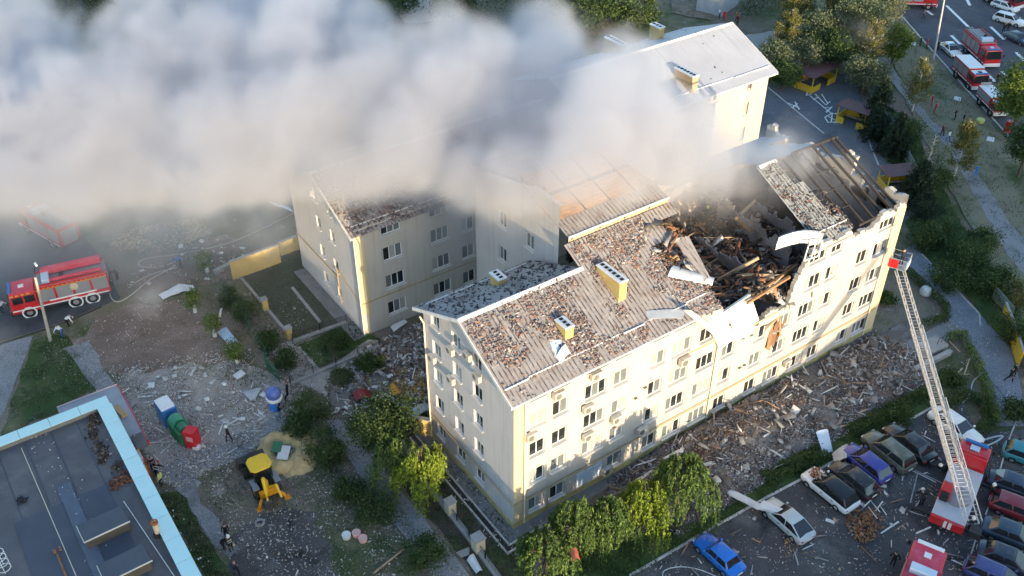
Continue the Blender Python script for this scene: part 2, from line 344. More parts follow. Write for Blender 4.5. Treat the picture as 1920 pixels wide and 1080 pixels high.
# chalk-like lines painted on the playground
def chalk(pts,wd=.16,name='playground_marking'):
    mb=MB(); 
    for a,b in zip(pts[:-1],pts[1:]):
        A,B=G(*a),G(*b); d=(B-A); n=Vector((-d.y,d.x,0)).normalized()*wd/2
        mb.quad(*[Vector((p.x,p.y,0)) for p in (A-n,B-n,B+n,A+n)])
    o=mb.build(name,m_white); o.location.z=.150+chalk.k*.004; chalk.k+=1; o['kind']='structure'
chalk.k=0
for p in [[(1519,165),(1511,181),(1521,178)],[(1518,181),(1560,216)],[(1528,178),(1548,199),(1556,192)],[(1540,178),(1551,195)],[(1524,189),(1534,184)],[(1543,204),(1559,203),(1549,213)],[(1560,202),(1548,212)],
          [(1546,222),(1560,214),(1574,218),(1572,230),(1552,232),(1546,222)],[(1552,220),(1568,229)],[(1560,214),(1558,232)],[(1566,214),(1580,231),(1562,233)],[(1476,195),(1500,206)],[(1485,205),(1495,196)],[(1490,193),(1498,208)]]: chalk(p)
# ---------------------------------------------------------------- building kit
m_wall=mat('cream_render',(.50,.455,.395),.85,var=.05,scale=.35,dirt=(.50,.42,.33),dirt_scale=.22,dirt_amt=.3,bump=.12,bump_scale=18,streak=((.33,.27,.21),.55))
m_wallg=mat('shade_greyed_render',(.52,.485,.47),.85,var=.05,scale=.35,dirt=(.38,.33,.31),dirt_scale=.2,dirt_amt=.4,streak=((.30,.27,.25),.5))  # paler gable render, partly greyed in the colour for its cool shade
m_wallp=mat('cream_pilaster',(.56,.46,.28),.85,var=.06,scale=.4)
m_plinth=mat('ochre_plinth',(.44,.38,.17),.85,var=.2,scale=.8,dirt=(.2,.17,.1))
m_gas=mat('yellow_gas_pipe',(.42,.30,.13),.5,var=.1,scale=2)
m_down=mat('cream_downpipe',(.72,.63,.48),.5)
m_frame=mat('white_window_frame',(.80,.79,.76),.4)
m_sill=mat('window_sill',(.62,.60,.57),.5)
m_gd=mat('dark_glass',(.022,.025,.028),.08,spec=.8); m_gm=mat('grey_glass',(.15,.165,.165),.1,spec=.8); m_gc=mat('curtained_glass',(.36,.35,.32),.25,spec=.6)
m_room=mat('broken_window_dark',(.012,.011,.010),.9)
m_roof=mat('profiled_roof_sheet',(.285,.265,.26),.55,metal=.0,var=.14,scale=1.1,dirt=(.17,.115,.095),dirt_scale=.8,dirt_amt=.8,stripe=(1.1/3,(.07,.055,.05),.9))
m_roofb=mat('sooty_roof_sheet',(.30,.31,.31),.6,var=.15,scale=.8,dirt=(.055,.06,.065),dirt_scale=.42,dirt_amt=.95,stripe=(1.1/3,(.05,.05,.055),.85))
m_roofr=mat('pale_roof_sheet',(.37,.38,.42),.5,var=.06,scale=.3,dirt=(.40,.43,.47),dirt_scale=.25,dirt_amt=.5)
m_ridge=mat('pale_metal_trim',(.72,.70,.68),.4,var=.1,scale=2,dirt=(.35,.3,.27),dirt_scale=1.5)
m_yel=mat('yellow_render',(.56,.40,.14),.85,var=.1,scale=1.2,dirt=(.4,.28,.12),dirt_scale=1)
m_cap=mat('white_concrete_cap',(.72,.71,.69),.8,var=.1,scale=4)
m_hole=mat('flue_dark',(.012,.012,.012),1)
m_ac=mat('ac_casing',(.50,.45,.39),.5,var=.15,scale=3); m_acd=mat('ac_grille',(.16,.15,.14),.6)
m_conc=mat('bare_concrete',(.30,.28,.26),.9,var=.2,scale=1.2,dirt=(.08,.07,.06),dirt_scale=.9,bump=.4,bump_scale=6)
m_char=mat('charred_debris',(.030,.027,.026),.95,var=.4,scale=1.0,dirt=(.20,.105,.065),dirt_scale=.55,dirt_amt=.85,bump=.8,bump_scale=4)
m_wood=mat('rusty_timber',(.30,.165,.085),.85,var=.25,scale=1.4,dirt=(.08,.05,.035),dirt_scale=1.2)
m_woodd=mat('charred_timber',(.035,.028,.026),.9,var=.3,scale=2)
m_woodp=mat('pale_timber',(.45,.33,.21),.85,var=.2,scale=2)
m_brd=mat('roof_boards',(.36,.22,.13),.85,var=.25,scale=1.3,dirt=(.12,.075,.05),dirt_scale=1.5)
m_col=mat('mixed_fragments',(.3,.3,.3),.85,attr=True)
def wallmesh(name,mt,W,z0,z1,ops,depth=.22,eu=(),ez=(),keep=None,jit=0,thick=.4,cuts=()):
    r6=lambda x:round(x,4)
    us=sorted({r6(x) for x in [0,W]+[o[0] for o in ops]+[o[2] for o in ops]+list(eu) if -1e-6<=x<=W+1e-6})
    zz=sorted({r6(x) for x in [z0,z1]+[o[1] for o in ops]+[o[3] for o in ops]+list(ez) if z0-1e-6<=x<=z1+1e-6})
    nu,nz=len(us)-1,len(zz)-1
    def inop(u,z): return any(o[0]<u<o[2] and o[1]<z<o[3] for o in ops)
    K={}; 
    for i in range(nu):
        for j in range(nz):
            u,z=(us[i]+us[i+1])/2,(zz[j]+zz[j+1])/2
            K[i,j]=0 if (keep and not keep(u,z)) else (1 if inop(u,z) else 2)
    bad=set()
    if keep:
        for (i,j),k in K.items():
            if k==0: bad|={(i,j),(i+1,j),(i,j+1),(i+1,j+1)}
    rg=random.Random(5); J={}
    def P(i,j,y=0.0):
        if (i,j) in bad and jit:
            if (i,j) not in J: J[i,j]=(rg.uniform(-jit,jit) if 0<i<nu else 0,rg.uniform(-jit,jit))
            a=J[i,j]
        else: a=(0,0)
        return (us[i]+a[0],y,zz[j]+a[1])
    mb=MB(); vid={}
    def vi(i,j,y=0.0):
        k=(i,j,y)
        if k not in vid: vid[k]=len(mb.v); mb.v.append(P(i,j,y))
        return vid[k]
    def q(*ids): mb.f.append(tuple(ids)); mb.c.append(None)
    for (i,j),k in K.items():
        if k==2:
            q(vi(i,j),vi(i+1,j),vi(i+1,j+1),vi(i,j+1))
            for di,dj,a,b in ((-1,0,(i,j+1),(i,j)),(1,0,(i+1,j),(i+1,j+1)),(0,-1,(i,j),(i+1,j)),(0,1,(i+1,j+1),(i,j+1))):
                n=K.get((i+di,j+dj))
                if n==0: q(vi(*a),vi(*b),vi(*b,thick),vi(*a,thick))
                elif n==1: q(vi(*a),vi(*b),vi(*b,depth),vi(*a,depth))
                elif n is None and dj==1: q(vi(*a),vi(*b),vi(*b,thick),vi(*a,thick))
            if keep: 
                ks=[K.get((i+a,j+b),2) for a in(-3,-2,-1,0,1,2,3) for b in(-2,-1,0,1,2,3)]
                if 0 in ks: q(vi(i,j,thick),vi(i,j+1,thick),vi(i+1,j+1,thick),vi(i+1,j,thick))
    me=bpy.data.meshes.new(name); me.from_pydata(mb.v,[],mb.f)
    if cuts:
        bm=bmesh.new(); bm.from_mesh(me)
        for co,no in cuts: bmesh.ops.bisect_plane(bm,geom=bm.verts[:]+bm.edges[:]+bm.faces[:],plane_co=co,plane_no=no,clear_outer=True)
        bm.to_mesh(me); bm.free()
    me.materials.append(mt); return me
_wc={}
def window(parent,o,rz,u,zc,n,w=None,h=1.45,d=.16,style=None,sill=True):
    w=w or {1:.8,2:1.4,3:2.0}[n]; key=(n,round(w,2),round(h,2))
    if key not in _wc:
        f=.07; mb=MB()
        for s in(-1,1): mb.box((s*(w/2-f/2),d,h/2),(f,.08,h))
        for z in (f/2,h-f/2): mb.box((0,d,z),(w-2*f,.07,f))
        pw=(w-2*f-(n-1)*f)/n
        for k in range(1,n): mb.box((-w/2+f+k*(pw+f)-f/2,d,h/2),(f,.07,h-2*f))
        fm=mb.mesh('window_frame',m_frame)
        pm={}
        for mm in (m_gd,m_gm,m_gc,m_room): pm[mm.name]=MB().box((0,d+.01,h/2),(pw+.01,.012,h-2*f+.01)).mesh('pane',mm)
        sm=MB().box((0,-.03,-.035),(w+.16,.30,.05)).mesh('sill',m_sill)
        _wc[key]=(fm,pm,sm,pw,f)
    fm,pm,sm,pw,f=_wc[key]
    c,s=math.cos(rz),math.sin(rz)
    loc=(o[0]+u*c,o[1]+u*s,o[2]+zc-h/2)
    W=inst('window',fm,parent,loc,(0,0,rz))
    for k in range(n):
        r=rnd.random(); mm=(m_gd if r<.28 else m_gm if r<.70 else m_gc if r<.95 else m_room)
        if style=='dark': mm=m_room if r<.6 else m_gd
        if style=='pale': mm=m_gc if r<.6 else m_gm
        inst('pane',pm[mm.name],W,(-w/2+f+k*(pw+f)+pw/2,0,0))
    if sill: inst('sill',sm,W)
    return W
def opening(u,zc,n,w=None,h=1.45):
    w=w or {1:.8,2:1.4,3:2.0}[n]; return (u-w/2,zc-h/2,u+w/2,zc+h/2)
_acm=None
def ac(parent,loc,rz,s=1.0):
    global _acm
    if not _acm:
        _acm=(MB().box((0,-.28,0),(.85,.34,.58)).mesh('air_conditioner',m_ac,bev=.025),MB().lathe([(.001,0),(.22,0),(.22,.02),(.001,.02)],14,(-.12,-.47,0),'y').mesh('fan_grille',m_acd),MB().box((-.25,-.15,-.32),(.05,.3,.06)).box((.25,-.15,-.32),(.05,.3,.06)).mesh('bracket',m_acd))
    a=inst('air_conditioner',_acm[0],parent,loc,(0,0,rz),(s,s,s)); inst('fan_grille',_acm[1],a); inst('bracket',_acm[2],a)
_pm={}
def panelmesh(w,L,mt,steps=4,ribs=3,rh=.06):
    k=(round(w,3),round(L,3),mt.name,steps,ribs)
    if k in _pm: return _pm[k]
    xs=[]; p=w/ribs
    for r in range(ribs): xs+=[(r*p,0),(r*p+p*.55,0),(r*p+p*.66,rh),(r*p+p*.89,rh)]
    xs.append((w,0)); V=[];F=[]; m=len(xs)
    for s in range(steps):
        y0,y1=L*s/steps,L*(s+1)/steps+.04
        o=len(V); V+=[(x,y0,z+.028) for x,z in xs]+[(x,y1,z) for x,z in xs]
        F+=[(o+i,o+i+1,o+m+i+1,o+m+i) for i in range(m-1)]
        o=len(V); V+=[(x,y0,z+.028) for x,z in xs]+[(x,y0,z-.01) for x,z in xs]; F+=[(o+i+1,o+i,o+m+i,o+m+i+1) for i in range(m-1)]
    me=bpy.data.meshes.new('roof_panel'); me.from_pydata(V,[],F); me.materials.append(mt); _pm[k]=me; return me
def slope_panels(parent,x0,x1,yr,z_of,mt,facing=-1,w=1.1,skip=None,steps=4,ribs=3,lift=.012,rh=.06):
    """panels side by side along x on a slope. yr=(y_eave,y_top) ; z_of(y)"""
    n=max(1,round((x1-x0)/w)); w=(x1-x0)/n
    for i in range(n):
        X=x0+i*w; rs=[yr]
        if skip: rs=skip(X+w/2)
        for (ya,yb) in rs:
            za,zb=z_of(ya),z_of(yb); L=math.hypot(yb-ya,zb-za); 
            if L<.3: continue
            a=math.atan2(zb-za,abs(yb-ya)); st=max(1,round(steps*L/9)) if steps>1 else 1
            me=panelmesh(w,L,mt,st,ribs,rh)
            o=inst('roof_panel',me,parent,(X if yb>ya else X+w,ya,za+rnd.uniform(0,lift)),(a,0,0 if yb>ya else math.pi))
            if lift: o.rotation_euler.rotate_axis('Z',rnd.uniform(-.004,.004))
def snow_guards(parent,x0,x1,y,z,segL=2.2,mt=None,dy=.0):
    n=round((x1-x0)/segL); 
    for i in range(n):
        X=x0+(i+.5)*(x1-x0)/n; MBk=_sg(segL)
        inst('snow_guard',MBk,parent,(X,y+rnd.choice((0,.14))+dy,z+rnd.uniform(-.02,.03)),(0,0,rnd.uniform(-.01,.01)))
_sgc={}
def _sg(L):
    if L not in _sgc: _sgc[L]=MB().box((0,0,.13),(L*.93,.07,.10)).box((-L*.35,.05,.06),(.05,.12,.14)).box((L*.35,.05,.06),(.05,.12,.14)).mesh('snow_guard',m_ridge)
    return _sgc[L]
def chimney(parent,x,y,z,lx,ly,h,nf,mt=None):
    c=MB().box((0,0,h/2-.6),(lx,ly,h+1.2)).build('chimney',mt or m_yel,parent,(x,y,z))
    MB().box((0,0,h+.06),(lx+.14,ly+.14,.12)).build('chimney_cap',m_cap,c,bev=.02)
    mb=MB()
    for k in range(nf): mb.box((0,-ly/2+(k+.5)*ly/nf,h+.135),(lx*.42,ly/nf*.55,.04))
    mb.build('flue_opening',m_hole,c)
# ---------------------------------------------------------------- main building
MAIN=thing('apartment_building','long cream four storey block with its roof blown open over the middle','apartment block',(0,0,0))
L=42.4; WN=12.3; XS=10.7; WF=16.4; ZE=13.75; SL=.477
def zf(y): return ZE+SL*(y+.6)
YR1=6.15; ZR1=zf(YR1); YR2=8.2; ZR2=zf(YR2)
def zb1(y): return ZR1-SL*(y-YR1)
def zb2(y): return ZR2-SL*(y-YR2)
cols=[(2.15,2),(4.2,2),(7.5,3),(9.95,2),(13.65,2),(16.15,3),(19.1,3),(21.7,2),(25.45,2),(28.1,3),(31.2,3),(33.6,2),(37.6,2),(40.15,3)]
rows=[1.7,4.85,7.75,10.75,13.34]
prof=[(0,13.92),(16.7,13.92),(16.9,12.95),(20.2,12.7),(20.6,9.55),(22,9.35),(26.5,9.15),(28.3,9.3),(28.9,11.2),(29.4,12.7),(30.3,13.9),(30.6,14.3),(35.0,14.25),(35.6,13.6),(37.0,13.5),(38.2,13.9),(39.4,14.6),(40.9,14.9),(41.9,15.1),(42.4,14.4)]
def ztop(u):
    for (a,b),(c,d) in zip(prof[:-1],prof[1:]):
        if a<=u<=c: return b+(d-b)*(u-a)/(c-a)
    return 14.3
ops=[];wins=[]
for X,n in cols:
    for r,z in enumerate(rows):
        h=1.0 if r==4 else 1.45
        if (X==7.5 and r==0): continue
        if z+h/2>ztop(X)+.1 and not (r==4 and X<16.6): continue
        if r==4 and X in (37.6,): continue
        if z+h/2>min(ztop(X-.7),ztop(X+.7)) and X>17: 
            if not(r==4 and X==33.6): continue
        ops.append(opening(X,z,n,h=h)); wins.append((X,z,n,h))
eu=[x*.27 for x in range(60,158)]+[16.7]; ez=[8.8+.24*k for k in range(27)]
fm=wallmesh('front_wall',m_wall,L,0,15.3,ops,eu=eu,ez=ez,keep=lambda u,z: z<ztop(u)+ (.0 if u<16.7 else .75*fbm((u,z,3),.7,4)),jit=.10)
inst('front_wall',fm,MAIN)
for X,z,n,h in wins: window(MAIN,(0,0,0),0,X,z,n,h=h,style='dark' if (z>13 or (X>18 and rnd.random()<.3)) else None)
MB().box((7.35,-.03,1.55),(2.6,.06,1.5)).build('boarded_window',mat('pale_blue_panel',(.52,.60,.70),.6,var=.05),MAIN)
MB().box((L/2+.0,-.04,.32),(L+.1,.08,.64)).build('plinth',m_plinth,MAIN)
# gable wall towards -x
gops=[]; gw=[]
for y in (10.5,7.48,4.66):
    for z in (1.9,5.0,8.0,10.85,13.8): gops.append(opening(WN-y,z,2,1.25,1.4)); gw.append((WN-y,z))
gops=[o for o in gops if not (o[1]>13 and o[0]>8.0)]; gw=[g for g in gw if not (g[1]>13 and g[0]>8.0)]
ca=Vector((SL,0,1)).normalized()
cuts=[((WN-6.15,0,ZR1-.12),Vector((SL,0,1)).normalized()),((WN-6.15,0,ZR1-.12),Vector((-SL,0,1)).normalized())]
gm=wallmesh('gable_wall',m_wallg,WN,0,18,[o for o in gops if o[3]<14.4 or True],cuts=cuts)
inst('gable_wall',gm,MAIN,(0,WN,0),(0,0,-R(90)))
for u,z in gw: window(MAIN,(0,WN,0),-R(90),u,z,2,1.25,1.4)
MB().box((-.03,WN/2,.3),(.06,WN,.6)).build('plinth',m_plinth,MAIN)
# hidden sides, kept plain
def plain(x0,y0,x1,y1,z0,z1,name='rear_wall',mt=None,parent=None):
    a=math.atan2(y1-y0,x1-x0); W=math.hypot(x1-x0,y1-y0); 
    return inst(name,wallmesh(name,mt or m_wall,W,z0,z1,[]),parent or MAIN,(x0,y0,0),(0,0,a))
plain(XS,WN,0,WN,0,13.9); plain(L,WF,XS+10,WF,0,13.9)
em=wallmesh('gable_wall',m_wall,WF,0,18.2,[opening(3.2,13.9,1,.9,1.5)],eu=[k*.45 for k in range(36)],ez=[11+.4*k for k in range(18)],keep=lambda u,z:z<15.0+.55*math.sin(u*1.3)+.35*math.sin(u*4.1)+ (1.1 if 6<u<9 else 0),jit=.15,thick=.45)
inst('gable_wall',em,MAIN,(L,0,0),(0,0,R(90)))
# wall of the taller centre part, facing -x above the lower roof
cm=wallmesh('upper_wall',m_wallg,12.2,0,20.6,[opening(12.2-(y-9.6),z,2,1.2,1.5) for y in (13.5,17.5) for z in (8.2,11.6,15.2)],cuts=[((12.2-5.4,0,20.1),Vector((-.28,0,1)).normalized())])
inst('upper_wall',cm,MAIN,(XS+.3,21.8,0),(0,0,-R(90)))
for y in (13.5,17.5):
    for z in (8.2,11.6,15.2): window(MAIN,(XS+.3,21.8,0),-R(90),12.2-(y-9.6),z,2,1.2,1.5)
plain(XS+10.3,9.6,XS+10.3,21.8,12.5,19.6)
# pilaster and pipes
MB().box((.42,-.03,7.0),(.84,.06,13.3)).build('pilaster',m_wallp,MAIN)
MB().box((41.75,-.03,7.3),(1.3,.06,14.2)).build('pilaster',m_wallp,MAIN)
for X,zt in ((.95,13.6),(20.25,9.5),(41.0,13.5)):
    MB().tube([(X,-.14,.25),(X,-.14,zt-.8),(X,-.5,zt)],.07,8).build('downpipe',m_down,MAIN,smooth=True)
MB().tube([(-.14,WN-.25,.25),(-.14,WN-.25,12.6),(-.45,WN-.25,13.4)],.07,8).build('downpipe',m_down,MAIN,smooth=True)
gp=MB()
gp.tube([(-.16,WN-.6,2.95),(-.16,-.16,2.85),(12.7,-.16,2.95)],.05,6); gp.tube([(13.5,-.16,3.0),(20.2,-.16,3.05),(41.9,-.16,3.2)],.05,6)
gp.tube([(7.0,-.05,2.9),(7.0,-.05,2.2)],.03,5)
gp.build('gas_pipe',m_gas,MAIN,smooth=True)
MB().box((17.9,-.05,9.62),(3.9,.1,.14)).build('ledge',m_wallp,MAIN); MB().box((24.6,-.06,9.25),(5.2,.12,.12)).build('ledge',m_wallp,MAIN)
for u,v in [(1047,739),(1102,765),(1155,785),(996,817),(1102,817),(1137,881),(1203,806),(1117,703)]:
    p=onY(u,v,-.25); ac(MAIN,(p.x,0,p.z),0,1.15)
p=onY(1282,675,-.2); ac(MAIN,(p.x,0,p.z),0,1.3)
p=onY(1475,680,-.2); ac(MAIN,(p.x,0,p.z),0,1.0)
for u,v in [(845,657),(877,667),(811,672),(846,712),(895,707)]:
    p=onX(u,v,-.25); ac(MAIN,(0,p.y,p.z),-R(90))
for u,v in [(1391,633),(1407,627),(1385,688),(1394,683),(1208,725),(1190,745),(1150,800)]:
    p=onY(u,v); MB().box((0,-.12,0),(.32,.24,.05)).box((0,-.03,-.12),(.05,.05,.2)).build('wall_bracket',m_acd,MAIN,(p.x,0,p.z))
# roof
def front_rows(X):
    if X<17.3: return [(-.62,YR1 if X<XS else YR2)]
    if X<19.6: return [(-.62,2.2+.5*math.sin(X*5)),(5.6,YR2)]
    if X<21.0: return [(7.2,YR2)]
    if X<31.6: return []
    if X<34.0: return [(.4,YR2)]
    if X<35.2: return [(.4,5.6)]
    if X<36.2: return [(.4,2.0)]
    return []
slope_panels(MAIN,-.55,31.4,None,lambda y:zf(y),m_roof,skip=front_rows,steps=8,lift=.03)
slope_panels(MAIN,31.4,42.4,None,lambda y:zf(y),m_roofb,skip=front_rows,steps=8,lift=.10)
slope_panels(MAIN,-.55,XS,(12.95,YR1),zb1,m_roofb,steps=8)
def back_rows(X):
    if X<21.2: return []
    if X<26: return []
    if X<33: return [(17.0,11.6)]
    if X<38.5: return [(17.0,YR2+.0)]
    return [(17.0,13.5)]
slope_panels(MAIN,XS+.1,42.3,None,zb2,mat('blue_grey_roof_sheet',(.34,.40,.46),.5,var=.1,scale=.5,dirt=(.2,.2,.2),dirt_scale=.5),skip=back_rows,steps=6)
def ridge(parent,x0,x1,y,z,mt=m_ridge,s=SL,w=.28):
    n=max(1,round((x1-x0)/2.4)); 
    for i in range(n):
        a,b=x0+(x1-x0)*i/n,x0+(x1-x0)*(i+1)/n; mb=MB(); e=.03
        mb.quad((a,y-w,z-w*s+.09),(b-e,y-w,z-w*s+.09),(b-e,y,z+.13),(a,y,z+.13)); mb.quad((a,y,z+.13),(b-e,y,z+.13),(b-e,y+w,z-w*s+.09),(a,y+w,z-w*s+.09))
        mb.build('ridge_cap',mt,parent,(0,0,rnd.uniform(0,.02)))
ridge(MAIN,-.55,XS,YR1,ZR1); ridge(MAIN,31.6,33.8,YR2,ZR2)
snow_guards(MAIN,-.4,18.8,.55,zf(.55)); snow_guards(MAIN,32.2,35.6,1.2,zf(1.2)); 
for i in range(4): inst('snow_guard',_sg(2.2),MAIN,(1.2+i*2.5,12.2,zb1(12.2)))
def boxparts(nm,mt,lst,par,**k):
    for c,d in lst: MB().box(c,d).build(nm,mt,par,**k)
# barge boards, gutter, soffit
mb=MB(); 
for ya,yb in ((-.62,YR1),(12.95,YR1)):
    za=zf(ya) if ya<0 else zb1(ya); d=.22
    mb.hexa([(-.60,ya,za-d),(-.55,ya,za-d),(-.55,yb,ZR1-d),(-.60,yb,ZR1-d)],[(-.60,ya,za+.10),(-.55,ya,za+.10),(-.55,yb,ZR1+.10),(-.60,yb,ZR1+.10)])
mb.build('barge_board',m_ridge,MAIN)
MB().box((8.1,-.66,13.70),(17.5,.1,.12)).build('gutter',m_ridge,MAIN); MB().box((33.6,-.2,14.02),(3.4,.1,.1)).build('gutter',m_ridge,MAIN)
MB().quad((-.5,-.6,13.66),(16.8,-.6,13.66),(16.8,.0,13.7),(-.5,0,13.7)).build('soffit',m_woodp,MAIN)
MB().quad((-.54,-.6,13.6),(-.0,-.6,13.6),(0,YR1,ZR1-.2),(-.54,YR1,ZR1-.2)).quad((-.54,12.9,13.6),(0,12.9,13.6),(0,YR1,ZR1-.2),(-.54,YR1,ZR1-.2)).build('soffit',m_ridge,MAIN)
chimney(MAIN,11.95,4.15,15.95,.72,2.75,1.2,6); chimney(MAIN,6.25,2.5,15.2,.72,1.25,.8,3); chimney(MAIN,5.7,10.3,15.0,.72,1.2,.8,3)
# upper roof of the centre, sheathing boards laid bare towards the front
UX0,UX1,UY0,UY1=XS+.25,XS+10.6,YR2+.15,15.2
def zu(y): return ZR2+.45+.28*(y-UY0)
slope_panels(MAIN,UX0,UX1,(UY0,UY0+1.7),zu,m_roof,steps=8)
n=15
for i in range(n):
    y0=UY0+1.75+i*.36; x0=UX0+ (0 if rnd.random()<.8 else rnd.uniform(.2,2)); x1=UX1-rnd.uniform(0,1.6)
    if rnd.random()<.1: continue
    MB().hexa([(x0,y0,zu(y0)-.06),(x1,y0,zu(y0)-.06),(x1,y0+.33,zu(y0+.33)-.06),(x0,y0+.33,zu(y0+.33)-.06)],[(x0,y0,zu(y0)-.02),(x1,y0,zu(y0)-.02),(x1,y0+.33,zu(y0+.33)-.02),(x0,y0+.33,zu(y0+.33)-.02)]).build('roof_board',m_brd,MAIN)
for x in (UX0+.3,UX0+3.1,UX0+5.6,UX0+8.2):
    mb=MB(); mb.hexa([(x,UY0,zu(UY0)-.3),(x+.14,UY0,zu(UY0)-.3),(x+.14,UY1,zu(UY1)-.3),(x,UY1,zu(UY1)-.3)],[(x,UY0,zu(UY0)-.07),(x+.14,UY0,zu(UY0)-.07),(x+.14,UY1,zu(UY1)-.07),(x,UY1,zu(UY1)-.07)]).build('rafter',m_woodd,MAIN)
    MB().hexa([(x,UY0+1.8,zu(UY0+1.8)+.0),(x+.1,UY0+1.8,zu(UY0+1.8)),(x+.1,UY1,zu(UY1)),(x,UY1,zu(UY1))],[(x,UY0+1.8,zu(UY0+1.8)+.07),(x+.1,UY0+1.8,zu(UY0+1.8)+.07),(x+.1,UY1,zu(UY1)+.07),(x,UY1,zu(UY1)+.07)]).build('batten',m_woodd,MAIN)
slope_panels(MAIN,UX0,UX1,(21.9,UY1),lambda y:zu(UY1)-.28*(y-UY1),m_roofb,steps=4)
MB().box(((UX0+UX1)/2,UY0-.06,zu(UY0)+.06),(UX1-UX0,.1,.14)).build('gutter',m_ridge,MAIN)
MB().box(((UX0+UX1)/2,UY0+.05,ZR2+.2),(UX1-UX0-.1,.06,.5)).build('upper_fascia',m_woodp,MAIN)
# floors and partitions bared by the blast
MB().box((30.5,8.1,8.9),(24.0,15.4,.3)).build('floor_slab',mat('sooty_floor',(.13,.125,.125),.9,var=.3,scale=.7,dirt=(.03,.03,.03),dirt_scale=.5,dirt_amt=.9),MAIN)
for x in (23.4,27.3,31.7,34.4,37.4):
    h=rnd.uniform(2.2,3.6) if x<31 else rnd.uniform(3.6,4.6)
    me=wallmesh('partition_wall',mat('sooty_plaster',(.24,.22,.22),.9,var=.2,scale=.8,dirt=(.06,.055,.055),dirt_scale=.45,dirt_amt=.9),9+rnd.uniform(-2,2),9,9+h+1.2,[],eu=[.25*k for k in range(45)],ez=[9+.22*k for k in range(26)],keep=lambda u,z,h=h,x=x: z<9+h*.8+1.1*fbm((u,x,2),.6,4),jit=.15,thick=.2)
    inst('partition_wall',me,MAIN,(x,3.2,0),(0,0,R(90)))
m_soot=MATS['sooty_plaster']
for (x,y,W_,rz,z1) in ((41.95,15.9,15.4,-R(90),14.6),(33.0,15.95,9.0,0,13.6),(17.2,15.95,15.6,0,12.6)):
    inst('inner_wall',wallmesh('inner_wall',m_soot,W_,9.0,z1,[],eu=[.3*k for k in range(60)],ez=[11.5+.25*k for k in range(14)],keep=lambda u,z,z1=z1: z<z1-.6+1.3*fbm((u,z,z1),.5,4),jit=.1),MAIN,(x,y,0),(0,0,rz))
# burnt rafters over the far end
def beam(nm,mt,a,b,wd=.16,dp=.22,parent=None):
    a,b=Vector(a),Vector(b); d=(b-a); L_=d.length; q=d.to_track_quat('X','Z'); M=q.to_matrix()
    mb=MB().box((L_/2,0,0),(L_,wd,dp)); o=mb.build(nm,mt,parent,a); o.rotation_euler=q.to_euler(); return o
for x in (34.6,35.9,37.2,38.5,39.8,41.0,41.8):
    beam('rafter',m_woodd,(x,.5,zf(.5)),(x+rnd.uniform(-.3,.1),YR2-.1,ZR2-rnd.uniform(0,.3)),parent=MAIN)
beam('wall_plate',m_woodd,(36.6,.45,14.25),(42.0,.45,14.3),parent=MAIN)
beam('ridge_beam',m_woodd,(35.8,YR2,ZR2),(41.9,YR2,ZR2-.15),parent=MAIN)
for y in (2.2,3.9,5.6): beam('batten',m_woodd,(36.2,y,zf(y)+.15),(37.4+rnd.uniform(0,3),y,zf(y)+.12),.07,.07,MAIN)
# ---------------------------------------------------------------- rear wing, left end (in the smoke) and right end
H2=12.0
RW=thing('apartment_building','cream apartment block behind, its left gable and debris strewn roof rising out of the smoke','apartment block',(0,0,0))
X1,YA,YB=1.57,27.4,41.6; YM=(YA+YB)/2; S2=.42
def z2f(y): return H2-.25+S2*(y-YA+.5)
ZR3=z2f(YM)
rc=[(5.3,3),(10.45,3),(13.6,2),(18.9,2),(22.6,3)]; rr=[2.1,5.25,8.45,11.2]
ops=[opening(X-X1,z,n,h=1.5 if z<11 else 1.2) for X,n in rc for z in rr]
inst('front_wall',wallmesh('front_wall',m_wall,26,0,H2+.1,ops),RW,(X1,YA,0))
for X,n in rc:
    for z in rr: window(RW,(X1,YA,0),0,X-X1,z,n,h=1.5 if z<11 else 1.2)
gw=[(YB-y,z) for y in (35.3,32.3) for z in (2.2,5.5,8.85,12.0)]
inst('gable_wall',wallmesh('gable_wall',m_wallg,YB-YA,0,16,[opening(u,z,1,.95,1.3) for u,z in gw],cuts=[((YM-YA,0,ZR3-.12),Vector((S2,0,1)).normalized()),((YM-YA,0,ZR3-.12),Vector((-S2,0,1)).normalized())]),RW,(X1,YB,0),(0,0,-R(90)))
for u,z in gw: window(RW,(X1,YB,0),-R(90),u,z,1,.95,1.3)
plain(X1+26,YB,X1,YB,0,H2,parent=RW); plain(X1+26,YA,X1+26,YB,0,H2,parent=RW)
slope_panels(RW,X1-.55,X1+26,(YA-.5,YM),z2f,m_roof,steps=7,lift=.02); slope_panels(RW,X1-.55,X1+26,(YB+.5,YM),lambda y:ZR3-S2*(y-YM),m_roofb,steps=5)
ridge(RW,X1-.55,X1+26,YM,ZR3,s=S2); snow_guards(RW,X1,X1+24,YA+.4,z2f(YA+.4))
MB().box((X1+.45,YA-.03,7.2),(.9,.06,9.4)).build('pilaster',m_wallp,RW)
MB().tube([(X1-.1,YA-.1,.2),(X1-.1,YA-.1,H2-.3)],.08,8).build('downpipe',m_down,RW,smooth=True)
g=MB(); g.tube([(X1-.12,YB,4.3),(X1-.12,YA+4.6,4.3),(X1-.12,YA+4.6,5.4),(X1-.12,YA-.12,3.9),(X1+24,YA-.12,3.9)],.05,6); g.tube([(X1-.12,YA+4.6,5.4),(X1-.12,YA+4.6,1)],.05,6); g.build('gas_pipe',m_gas,RW,smooth=True)
p=onX(580,360,X1-.3); ac(RW,(X1,p.y,p.z),-R(90))
mb=MB()
